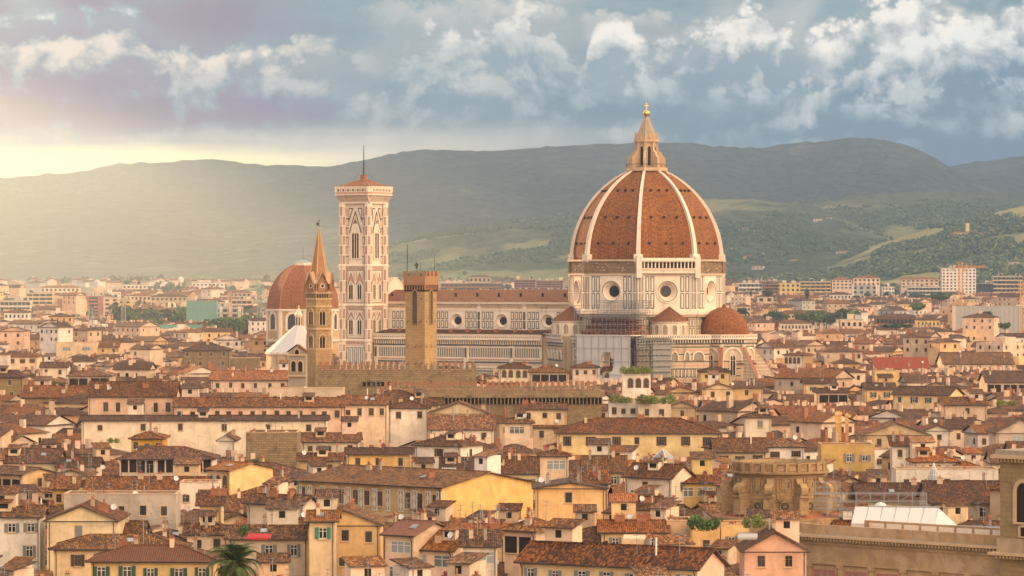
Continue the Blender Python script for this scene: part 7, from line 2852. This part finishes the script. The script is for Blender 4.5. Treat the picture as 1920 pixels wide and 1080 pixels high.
def palm():
    Y = 505.0
    px, pb, pt = 441, 1130, 1028
    z = PZ(1060, Y)
    T = empty('palm_tree', (PX(px, Y), Y, 0), 0, 'large date palm with arching fronds and orange fruit at the bottom edge', 'palm')
    b = MB()
    r0 = .55
    zz = 0.0
    while zz < z:
        b.tube((0, 0, zz), (0, 0, zz + .5), r0, 'bark', 10, r0 * 1.12)
        zz += .5
    b.build('trunk', T)
    fm = MB()
    n = 34
    for i in range(n):
        t0, t1 = i / n, (i + 1) / n
        f = lambda t: Vector((3.6 * t, 0, 1.7 * math.sin(t * 2.2) - 1.25 * t * t))
        a, c = f(t0), f(t1)
        fm.tube(a, c, .035 * (1 - t0) + .008, 'leaf_palm', 4, .035 * (1 - t1) + .008)
        l = .75 * math.sin(math.pi * min(1, .12 + t0 * .9)) + .12
        for s in (-1, 1):
            tip = a + Vector((.45 * l, s * l * .8, -.22 * l))
            fm.face([a, a + Vector((.15, 0, 0)), tip], 'leaf_palm')
    fmesh = fm.mesh('frond')
    k = 0
    for ring, (cnt, tilt, sc) in enumerate(((11, 64, .8), (17, 40, 1.02), (20, 14, 1.14), (20, -12, 1.12), (18, -38, 1.0), (12, -60, .85))):
        for i in range(cnt):
            o = bpy.data.objects.new('frond', fmesh)
            C.objects.link(o)
            o.parent = T
            o.location = (0, 0, z)
            o.rotation_euler = (RND.uniform(-.3, .3), -R(tilt + RND.uniform(-8, 8)), 2 * math.pi * (i + .5 * (ring % 2)) / cnt + RND.uniform(-.15, .15))
            sv = sc * RND.uniform(.82, 1.12)
            o.scale = (sv, sv, sv)
            k += 1
    for i in range(6):
        a = i * 1.05 + .2
        g = MB()
        g.tube((0, 0, z), (.9 * math.cos(a), .9 * math.sin(a), z + .55), .06, 'palm_fruit', 5)
        for j in range(14):
            e = Vector((.9 * math.cos(a), .9 * math.sin(a), z + .55)) + Vector((RND.uniform(-.45, .45), RND.uniform(-.45, .45), RND.uniform(-.5, .1)))
            g.tube((.9 * math.cos(a), .9 * math.sin(a), z + .55), e, .05, 'palm_fruit', 4)
        g.build('fruit_cluster', T)


palm()


# woods on the slopes: a far-off mass
def woodland(name, hf, n, px0, px1, Y0, Y1, mats, size, dens, seed, label):
    r = np.random.default_rng(seed)
    V, M_, keep = [], [], 0
    tries = 0
    quads = []
    while keep < n and tries < n * 14:
        tries += 1
        Yq = Y0 + (Y1 - Y0) * r.random()
        px = px0 + (px1 - px0) * r.random()
        X = PX(px, Yq)
        z = hf(X, Yq)
        if z < GZ(Yq) + 1 and name != 'city_trees':
            continue
        v = mn.fractal(Vector((X / 260.0, Yq / 420.0, seed)), .9, 2.0, 4)
        if v < dens(X, Yq):
            continue
        keep += 1
        tall = r.random() < .22
        h = size * (0.6 + .7 * r.random()) * (1.25 if tall else 1)
        w = h * (.16 if tall else .52)
        m = 0 if tall or r.random() < .45 else 1
        if v > .35 and r.random() < .5: m = 0
        k = 16
        d = r.normal(size=(k, 3)); d /= np.linalg.norm(d, axis=1)[:, None]
        c = np.array([X, Yq, z + h * .5]) + d * np.array([w, w, h * .5]) * (.5 + .5 * r.random((k, 1)))
        a = np.cross(d, r.normal(size=(k, 3))); a /= np.linalg.norm(a, axis=1)[:, None]
        b2 = np.cross(d, a)
        s = (w * .55 + .4) * (.6 + .8 * r.random((k, 1)))
        quads.append(np.stack([c - a * s, c - b2 * s, c + a * s, c + b2 * s], 1).reshape(-1, 3))
        M_.extend([m] * k)
    if not quads:
        return
    Vv = np.concatenate(quads)
    nf = len(Vv) // 4
    me = bpy.data.meshes.new(name)
    me.vertices.add(len(Vv)); me.vertices.foreach_set('co', Vv.ravel().astype(np.float32))
    me.loops.add(4 * nf); me.loops.foreach_set('vertex_index', np.arange(4 * nf, dtype=np.int32))
    me.polygons.add(nf)
    me.polygons.foreach_set('loop_start', np.arange(0, 4 * nf, 4, dtype=np.int32))
    for m in mats: me.materials.append(MATS[m])
    me.polygons.foreach_set('material_index', np.array(M_, dtype=np.int32))
    me.update(calc_edges=True)
    o = bpy.data.objects.new(name, me)
    C.objects.link(o)
    tag(o, label, 'woodland', None, 'stuff')


woodland('hillside_trees', h_near, 9000, 1180, 1990, 4350, 6350, ('leaf_green', 'leaf_hill'), 6.2, lambda X, Y: .02, 3, 'dark cypresses and pale bushes scattered over the slope below the villa')
woodland('ridge_forest', h_mid2, 9000, 1250, 1960, 6300, 7900, ('leaf_green', 'leaf_green'), 6, lambda X, Y: -.2, 5, 'dense dark forest along the ridge behind the villa hill')
woodland('olive_grove', h_mid, 7500, 640, 1760, 5700, 7500, ('leaf_green', 'leaf_green'), 5.5, lambda X, Y: .02, 7, 'hazy groves and woods on the hills around the dome')


def on_hill(px, py, hf, Y0, Y1):
    Yq = Y0
    while Yq < Y1:
        if hf(PX(px, Yq), Yq) >= PZ(py, Yq):
            return Yq
        Yq += 15
    return None


woodland('city_trees', lambda X, Y: GZ(Y) + 9.0, 700, -60, 1980, 1900, 6200, ('leaf_dark', 'leaf_green'), 9, lambda X, Y: .22, 11, 'scattered dark trees between the far blocks of the city')


def villa(px, py, hf, wpx, hpx, wall, label, Y0=4300, Y1=7500, tower=False, name='villa'):
    Yq = on_hill(px, py, hf, Y0, Y1)
    if Yq is None:
        return
    s = Yq / F
    w, h = wpx * s, hpx * s
    z = PZ(py, Yq) - 1.0
    T = empty(name, (PX(px, Yq), Yq, z), R(RND.choice([-14, 9, 18])), label, 'villa', 'villas on the hills')
    b = MB()
    b.box(-w / 2, w / 2, 0, 14, -8, h, wall)
    for i in range(max(2, int(w / 6))):
        u = -w / 2 + w * (i + .5) / max(2, int(w / 6))
        b.face([(u - .8, -.2, h - 4.2), (u + .8, -.2, h - 4.2), (u + .8, -.2, h - 1.8), (u - .8, -.2, h - 1.8)], 'shade_opening')
    b.build('wall', T)
    r = MB()
    roof_shape(r, w, 14, h, 'H', .3, 'brown_tile', .8)
    r.build('roof', T)
    if tower:
        t = MB()
        t.M = Matrix.Translation((w * .08, 5, 0))
        t.box(-2.6, 2.6, -2.6, 2.6, h, h + 14, wall)
        t.lathe([(3.6, h + 14), (.1, h + 19)], 4, 'brown_tile', off=math.pi / 4)
        t.build('tower', T)


villa(1812, 446, h_near, 52, 12, 'yellow', 'yellow hilltop monastery with a small pointed tower among cypresses', tower=True)
villa(1792, 449, h_near, 20, 9, 'cream', 'cream wing left of the hilltop monastery')
villa(1836, 445, h_near, 14, 10, 'yellow', 'yellow wing right of the hilltop monastery')
for px, py, w_, h_, hill_, lab in ((1660, 506, 12, 9, h_near, 'small cream tower villa low on the near slope'), (1622, 505, 18, 7, h_near, 'cream villa left of the small tower villa'), (1895, 473, 14, 7, h_near, 'white villa in trees at the right edge of the slope'),
                                   (1580, 478, 26, 8, h_mid, 'pinkish long villa on the low hill above the town'), (1400, 434, 20, 7, h_mid, 'white villa high on the pale hill right of the dome'), (1418, 437, 12, 6, h_mid, 'small white villa right of the white hill villa'),
                                   (1532, 415, 14, 6, h_mid, 'pale villa near the ridge of the middle hill'), (1553, 411, 10, 5, h_mid, 'small pale villa right of the ridge villa'), (1408, 486, 26, 7, h_mid, 'long white villa just right of the dome base'),
                                   (1432, 480, 12, 6, h_mid, 'white villa above the long white villa'), (1376, 468, 10, 5, h_mid, 'tiny pale villa beside the dome'), (1420, 506, 22, 9, h_mid, 'cream farmhouse in trees beside the drum'),
                                   (1490, 492, 16, 7, h_mid, 'pale farmhouse on the low wooded hill'), (1900, 497, 18, 8, h_near, 'grey villa low at the right edge'), (1750, 492, 10, 7, h_near, 'little cream house under the near slope')):
    villa(px, py, hill_, w_, h_, RND.choice(['cream', 'white', 'pale']), lab)


# ------------------------------------------------------------------ cranes, pylons, site works
def crane(px, yb, yt, Y, mat, jib, label, yj=None, back=.3):
    z0, z1 = GZ(Y), PZ(yt, Y)
    zb = PZ(yb, Y)
    T = empty('tower_crane', (PX(px, Y), Y, z0), 0, label, 'crane')
    b = MB()
    a = 1.0
    z0l = 0.0
    H_ = z1 - z0
    for sx in (-a, a):
        for sy in (-a, a):
            b.tube((sx, sy, z0l), (sx, sy, H_), .22, mat, 4)
    k = int(H_ / 2.4)
    for i in range(k):
        za, zb_ = H_ * i / k, H_ * (i + 1) / k
        b.tube((-a, -a, za), (a, -a, zb_), .14, mat, 4)
        b.tube((a, -a, za), (a, a, zb_), .14, mat, 4)
        b.tube((-a, -a, zb_), (a, -a, zb_), .14, mat, 4)
    b.build('mast', T)
    if jib:
        j = MB()
        L = jib * Y / F
        zz = PZ(yj, Y) - z0 if yj else H_ - 3
        s = 1 if L > 0 else -1
        for dz, dy in ((0, -.7), (0, .7), (1.5, 0)):
            j.tube((-s * abs(L) * back, dy, zz + dz), (L, dy, zz + dz * (.4 if dz else 1)), .2, mat, 4)
        n = 18
        for i in range(n):
            xa = -s * abs(L) * back + (L + s * abs(L) * back) * i / n
            xb = -s * abs(L) * back + (L + s * abs(L) * back) * (i + 1) / n
            j.tube((xa, -.7, zz), ((xa + xb) / 2, 0, zz + 1.4), .12, mat, 3)
            j.tube(((xa + xb) / 2, 0, zz + 1.4), (xb, .7, zz), .12, mat, 3)
        j.tube((0, 0, H_), (L * .7, 0, zz + 1.3), .1, mat, 3)
        j.build('jib', T)
        c = MB()
        c.box(-s * abs(L) * back - 1.2, -s * abs(L) * back + 1.2, -.8, .8, zz - 2, zz, 'concrete')
        c.box(.8, 2.4, -1, 1, zz - 2.4, zz - .2, mat)
        c.build('cab', T)
    return T


crane(1801, 577, 491, 2300, 'orange_paint', 47, 'orange tower crane before the tall white tower block', 502)
crane(122, 597, 556, 2500, 'orange_paint', 0, 'short orange crane mast left of the dark red tower')
crane(431, 598, 547, 2600, 'orange_paint', 0, 'orange crane mast standing in front of the pink block')
crane(485, 600, 529, 2400, 'green_paint', -28, 'green tower crane left of the chapel dome', 545)
crane(1917, 600, 528, 2000, 'orange_paint', 0, 'orange crane mast cut by the right edge')
crane(170, 612, 577, 2200, 'metal_grey', 0, 'grey lattice mast in front of the dark red tower')
crane(232, 618, 558, 2150, 'metal_grey', 0, 'grey lattice mast left of the pine clump')


def misc():
    # green netted site
    Y = 2650.0
    T = empty('netted_building', (PX(378, Y), Y, GZ(Y)), 0, 'building site wrapped in teal netting above the trees', 'building site')
    b = MB()
    w = 56 * Y / F
    zt = PZ(564, Y) - GZ(Y)
    b.box(-w / 2, w / 2, 0, 14, 0, zt, 'green_paint')
    b.build('net', T)
    p = MB()
    for i in range(13):
        x = -w / 2 + w * i / 12
        p.tube((x, -.3, 0), (x, -.3, zt + 1.2), .16, 'metal_grey', 4)
    for i in range(7):
        p.tube((-w / 2, -.35, zt * (i + 1) / 7), (w / 2, -.35, zt * (i + 1) / 7), .16, 'metal_grey', 4)
    p.build('pipe_frame', T)
    Y = 2250.0
    f = MB()
    x0, x1 = PX(286, Y), PX(404, Y)
    f.box(x0, x1, Y, Y + .4, GZ(Y), PZ(609, Y), 'green_paint')
    for i in range(14):
        x = x0 + (x1 - x0) * i / 13
        f.tube((x, Y - .1, GZ(Y)), (x, Y - .1, PZ(607, Y)), .14, 'metal_grey', 4)
    tag(f.build('site_fence'), 'long green sheet fence below the trees', 'fence')
    # water tower
    Y = 4900.0
    T = empty('water_tower', (PX(339, Y), Y, GZ(Y)), 0, 'pale mushroom water tower on the hazy plain', 'water tower')
    g = GZ(Y)
    b = MB()
    b.lathe([(2.0, 0), (1.8, PZ(532, Y) - g)], 14, 'concrete')
    b.build('shaft', T)
    b = MB()
    b.lathe([(1.8, PZ(532, Y) - g), (3.6, PZ(528, Y) - g), (3.6, PZ(522, Y) - g), (.1, PZ(518, Y) - g)], 14, 'rose_marble')
    b.build('tank', T)
    # sheeted hall on the right
    Y = 2080.0
    T = empty('sheeted_hall', (PX(1855, Y), Y, 0), 0, 'long hall hidden behind grey scaffold sheets at the right edge', 'building site')
    b = MB()
    w = 126 * Y / F
    b.box(-w / 2, w / 2, 0, 16, 0, PZ(574, Y), 'net_grey', 'brown_tile')
    for i in range(16):
        x = -w / 2 + w * i / 15
        b.tube((x, -.2, 0), (x, -.2, PZ(572, Y)), .1, 'metal_grey', 4)
    b.build('sheet', T)
    # white tent on the terrace behind the library
    Y = 578.0
    T = empty('roof_tent', (PX(1694, Y), Y, 0), R(-14), 'long white tent roof on a terrace behind the library cornice', 'tent')
    b = MB()
    L = 192 * Y / F
    e, r = PZ(982, Y), PZ(953, Y)
    n = 6
    for i in range(n):
        u0, u1 = -L / 2 + L * .82 * i / n, -L / 2 + L * .82 * (i + 1) / n
        sag = .10 * (i % 2)
        for s, y in ((1, -1.5), (-1, 6.5)):
            q_ = [(u0, y, e + sag), (u1, y, e + sag), (u1, 2.5, r), (u0, 2.5, r)]
            b.face(q_ if s > 0 else q_[::-1], 'white_sheet')
    b.face([(L * .32, -1.5, e), (L / 2, .5, e - .6), (L * .32, 2.5, r)], 'white_sheet')
    b.face([(L / 2, .5, e - .6), (L / 2, 4.5, e - .6), (L * .32, 2.5, r)], 'white_sheet')
    b.face([(L / 2, 4.5, e - .6), (L * .32, 6.5, e), (L * .32, 2.5, r)], 'white_sheet')
    b.box(-L / 2, L * .32, -1.4, -1.3, e - 1.6, e, 'white_sheet')
    b.build('canopy', T)
    p = MB()
    for i in range(n + 1):
        u = -L / 2 + L * .82 * i / n
        p.tube((u, -1.55, e - 2), (u, -1.55, e), .05, 'metal_grey', 4)
        p.tube((u, -1.52, e + .02), (u, 2.5, r + .05), .04, 'metal_grey', 4)
    p.tube((-L / 2 + 2, 2.5, r + .1), (L * .34, 2.5, r + .1), .09, 'light_pane', 5)
    p.build('frame', T)
    b = MB()
    b.lathe([(1.1 * math.cos(a), 1.1 * math.sin(a)) for a in (math.pi / 2 * i / 6 for i in range(6))] + [(.02, 1.1)], 14, 'white_sheet')
    o = b.build('roof_dome')
    o.location = (PX(1651, 585), 585, PZ(955, 585))
    tag(o, 'small white dome peeping over the tent roof', 'dome')
    # blue metal roof right of the tent
    b = MB()
    Y = 570.0
    for i in range(14):
        u = PX(1772, Y) + i * .7
        b.box(u, u + .62, Y, Y + 5, PZ(992, Y) - i * .02, PZ(988, Y) - i * .02, 'light_pane')
    tag(b.build('metal_roof'), 'low blue grey metal roof right of the white tent', 'roof')
    # glass cone
    Y = 720.0
    T = empty('glass_cone', (PX(1751, Y), Y, PZ(912, Y)), 0, 'slim conical glass roof lantern right of the roof scaffold', 'lantern')
    h = PZ(868, Y) - PZ(912, Y)
    b = MB()
    b.lathe([(1.9, 0), (.06, h)], 14, 'light_pane')
    b.build('glass', T)
    b = MB()
    for i in range(14):
        a = 2 * math.pi * i / 14
        b.tube((1.92 * math.cos(a), 1.92 * math.sin(a), 0), (.06 * math.cos(a), .06 * math.sin(a), h), .05, 'white_frame', 4)
    for k in (.25, .5, .75):
        b.lathe([(1.93 * (1 - k) + .05, h * k - .05), (1.93 * (1 - k) + .05, h * k + .05)], 14, 'white_frame')
    b.build('frame', T)
    # roof scaffold
    Y = 600.0
    T = empty('roof_scaffold', (PX(1640, Y), Y, 0), R(-8), 'open pipe scaffold standing on the roofs right of the round drum', 'scaffolding')
    b = MB()
    scaffold_grid(b, -9.5, 8.0, 0, 3, PZ(970, Y), PZ(925, Y), 2.1, 1.3, .045, 'metal_grey', False)
    scaffold_grid(b, -9.5, -5.5, 0, 3, PZ(970, Y), PZ(905, Y), 2.0, 1.6, .045, 'metal_grey', False)
    b.build('pipe_frame', T)
    # roof lantern on the gabled house
    Y = 698.0
    T = empty('roof_lantern', (PX(1243, Y), Y, 0), R(-34), 'white glass roof lantern on the steep brown roof', 'lantern')
    b = MB()
    z = PZ(866, Y)
    b.box(-1.5, 1.5, -1.5, 1.5, z - 1.5, z + .6, 'buff')
    b.build('base', T)
    b = MB()
    b.lathe([(2.15, z + .6), (.05, z + 2.3)], 4, 'light_pane', off=math.pi / 4)
    for i in range(4):
        a = math.pi / 4 + i * math.pi / 2
        b.tube((2.15 * math.cos(a), 2.15 * math.sin(a), z + .6), (0, 0, z + 2.32), .07, 'white_frame', 4)
    b.build('glass', T)
    # glazed copper cupola behind the frescoed house
    Y = 690.0
    T = empty('roof_lantern', (PX(842, Y), Y, 0), R(-20), 'pale green glazed hipped lantern behind the frescoed house', 'lantern')
    b = MB()
    z = PZ(897, Y)
    b.box(-2.4, 2.4, -1.6, 1.6, z - 2, z, 'cream')
    b.build('base', T)
    b = MB()
    b.face([(-2.4, -1.6, z), (2.4, -1.6, z), (1.2, 0, z + 1.9), (-1.2, 0, z + 1.9)], 'lead')
    b.face([(2.4, -1.6, z), (2.4, 1.6, z), (1.2, 0, z + 1.9)], 'lead')
    b.face([(2.4, 1.6, z), (-2.4, 1.6, z), (-1.2, 0, z + 1.9), (1.2, 0, z + 1.9)], 'lead')
    b.face([(-2.4, 1.6, z), (-2.4, -1.6, z), (-1.2, 0, z + 1.9)], 'lead')
    for i in range(7):
        t = i / 6
        b.tube((-2.4 + 4.8 * t, -1.62, z), (-1.2 + 2.4 * t, -.02, z + 1.92), .05, 'white_frame', 4)
    b.build('glass', T)
    # red awning and white awnings
    for px, py, Y, w, d, m, lab in ((488, 1000, 548, 3.4, 1.6, 'red_cloth', 'red cloth awning over the terrace right of the palm'), (900, 1036, 540, 3.6, 1.3, 'cream', 'cream awning over the balcony window'),
                                    (1190, 1002, 560, 3.2, 1.0, 'cream', 'cream awning over the yellow house terrace'), (1402, 1000, 545, 2.8, 1.2, 'net_grey', 'small grey metal awning beside the pink gable')):
        b = MB()
        n = 8
        for i in range(n):
            u0, u1 = -w / 2 + w * i / n, -w / 2 + w * (i + 1) / n
            b.face([(u0, -d, -.5), (u1, -d, -.5), (u1, 0, 0), (u0, 0, 0)], m)
            b.face([(u0, -d, -.8), (u1, -d, -.8 + .08 * (i % 2)), (u1, -d, -.5), (u0, -d, -.5)], m)
        for u in (-w / 2, w / 2):
            b.tube((u, -d, -.5), (u, 0, -.1), .03, 'metal_grey', 4)
        o = b.build('awning')
        o.location = (PX(px, Y), Y - .3, PZ(py, Y))
        o.rotation_euler = (0, 0, R(-6))
        tag(o, lab, 'awning')
    # twin yellow chimney stacks
    for px, w, yt, lab in ((1572, .65, 771, 'tall yellow capped chimney stack, wider of the two'), (1588, .36, 774, 'tall slim yellow chimney stack, right of the wider one')):
        Y = 880.0
        b = MB()
        z0, z1 = PZ(815, Y), PZ(yt, Y)
        b.box(-w, w, -w, w, z0 - 3, z1 - .8, 'ochre')
        b.box(-w * 1.25, w * 1.25, -w * 1.25, w * 1.25, z1 - .8, z1 - .3, 'yellow')
        b.box(-w * .7, w * .7, -w * .7, w * .7, z1 - .3, z1, 'ochre')
        b.box(-w * 1.2, w * 1.2, -w * 1.2, w * 1.2, (z0 + z1) / 2, (z0 + z1) / 2 + .3, 'yellow')
        o = b.build('chimney_stack')
        o.location = (PX(px, Y), Y, 0)
        tag(o, lab, 'chimney', 'yellow chimney stacks')
    # closed parasol on the stone block
    Yb = (CZ - 20) * F / (819 - HZ)
    zt = PZ(819, Yb) - .4
    b = MB()
    b.tube((0, 0, 0), (0, 0, 2.6), .04, 'metal_grey', 5)
    b.lathe([(.32, .7), (.24, 1.4), (.1, 2.2), (.02, 2.6)], 10, 'white_sheet')
    o = b.build('closed_parasol')
    o.location = (PX(497, Yb), Yb + 3, zt)
    tag(o, 'closed white parasol on the rough stone block', 'parasol')
    # frescoed panels


misc()


def person(px, Y, z, shirt, trousers, label, lean=0.0):
    """one continuous body: joints as connected vertices, grown with a skin modifier"""
    P_ = [(0, 0, .93), (0, 0, 1.12), (0, -.01 - lean, 1.32), (0, -.02 - lean, 1.45), (0, -.03 - lean, 1.54), (0, -.04 - lean, 1.66), (0, -.04 - lean, 1.75),
          (-.19, -lean, 1.40), (-.25, -.05 - lean, 1.15), (-.22, -.22 - lean, 1.02), (.19, -lean, 1.40), (.25, -.05 - lean, 1.15), (.22, -.22 - lean, 1.02),
          (-.10, 0, .88), (-.11, -.02, .5), (-.11, .02, .08), (-.11, -.14, .04), (.10, 0, .88), (.11, .02, .5), (.11, .04, .08), (.11, -.12, .04)]
    E = [(0, 1), (1, 2), (2, 3), (3, 4), (4, 5), (5, 6), (2, 7), (7, 8), (8, 9), (2, 10), (10, 11), (11, 12), (0, 13), (13, 14), (14, 15), (15, 16), (0, 17), (17, 18), (18, 19), (19, 20)]
    rad = [.15, .14, .16, .07, .06, .10, .07, .07, .05, .04, .07, .05, .04, .10, .07, .05, .04, .10, .07, .05, .04]
    me = bpy.data.meshes.new('person')
    me.from_pydata(P_, E, [])
    o = bpy.data.objects.new('person', me)
    C.objects.link(o)
    o.location = (PX(px, Y), Y, z)
    sk = o.modifiers.new('skin', 'SKIN')
    for i, v in enumerate(me.skin_vertices[0].data):
        v.radius = (rad[i], rad[i])
        v.use_root = i == 0
    su = o.modifiers.new('smooth', 'SUBSURF')
    su.levels = su.render_levels = 2
    m, b = new_mat('clothes_' + shirt + trousers)
    sp = node('ShaderNodeSeparateXYZ')
    tc = node('ShaderNodeTexCoord')
    S.nt.links.new(tc.outputs['Object'], sp.inputs[0])
    zc = S(sp.outputs[2])
    cols = {'blue': (.12, .27, .55), 'dark': (.05, .045, .05), 'white': (.7, .68, .64), 'brown': (.16, .09, .05)}
    col = mixc(mth('GREATER_THAN', zc, .95), cols[trousers], cols[shirt])
    col = mixc(mth('GREATER_THAN', zc, 1.47), col, (.5, .29, .2))
    col = mixc(mth('GREATER_THAN', zc, 1.70), col, (.05, .03, .02))
    put(b.inputs['Base Color'], col)
    b.inputs['Roughness'].default_value = .85
    me.materials.append(m)
    tag(o, label, 'person', 'people on the stone block terrace')


Yb = (CZ - 20) * F / (819 - HZ)
person(511, Yb + 1.2, PZ(819, Yb) - 0.55, 'blue', 'dark', 'person in a blue top leaning on the edge of the rough stone block', .12)
person(531, Yb + 2.0, PZ(819, Yb) - 0.7, 'brown', 'dark', 'person in brown standing at the right of the stone block terrace')
# ------------------------------------------------------------------ air
def haze():
    b = MB()
    b.box(-12000, 12000, -500, 13200, -10, 400, 'cream')
    o = b.build('haze')
    o.data.materials.clear()
    m = bpy.data.materials.new('air')
    m.use_nodes = True
    nt = S.nt = m.node_tree
    nt.nodes.clear()
    out = node('ShaderNodeOutputMaterial')
    v = node('ShaderNodeVolumePrincipled')
    v.inputs['Color'].default_value = (0.46, 0.70, 1.0, 1)
    v.inputs['Density'].default_value = AIR_DENSITY
    v.inputs['Anisotropy'].default_value = 0.85
    nt.links.new(v.outputs[0], out.inputs['Volume'])
    o.data.materials.append(m)
    tag(o, kind='stuff')
    return o


haze()


def shade_cloud(name, cx, cy, cz, rx, ry, rz, seed, rag):
    """a real drifting cloud above the haze; its shadow lies on the hills"""
    V, Fc = [], []
    nu, nv = 72, 24
    for j in range(nv + 1):
        th = math.pi * j / nv
        for i in range(nu):
            ph = 2 * math.pi * i / nu
            d = Vector((math.sin(th) * math.cos(ph), math.sin(th) * math.sin(ph), math.cos(th)))
            k = 0.95 + rag * mn.fractal(d * 2.3 + Vector((seed, 0, 0)), 0.8, 2.0, 5)
            V.append((cx + d.x * rx * k, cy + d.y * ry * k, cz + max(d.z, -0.35) * rz * k))
    for j in range(nv):
        for i in range(nu):
            a, b = j * nu + i, j * nu + (i + 1) % nu
            Fc.append((a, a + nu, b + nu, b))
    me = bpy.data.meshes.new(name)
    me.from_pydata(V, [], Fc)
    me.materials.append(MATS['cloud_white'])
    me.polygons.foreach_set('use_smooth', [True] * len(Fc))
    o = bpy.data.objects.new(name, me)
    C.objects.link(o)
    tag(o, kind='stuff')


plain('cloud_white', (0.86, 0.85, 0.84), 1.0, 0, 0.03, 0.002)


def cast(X, Y, z, rx, ry, seed, rag=0.5):
    k = z / math.tan(SUN_EL)
    shade_cloud('cloud', X + k * math.sin(SUN_AZ), Y + k * math.cos(SUN_AZ), z, rx, ry, 170, seed, rag)  # set out of view, so that its shadow falls on X, Y


cast(1680, 9900, 1900, 1600, 2900, 1.0)  # added to keep the sun off the far hills on the right
cast(0, 250, 1750, 900, 620, 2.0, 0.22)  # added to shade the foreground and the air over it
cast(650, 4100, 2050, 540, 2250, 3.0, 0.28)  # added to shade the air and ground on the right
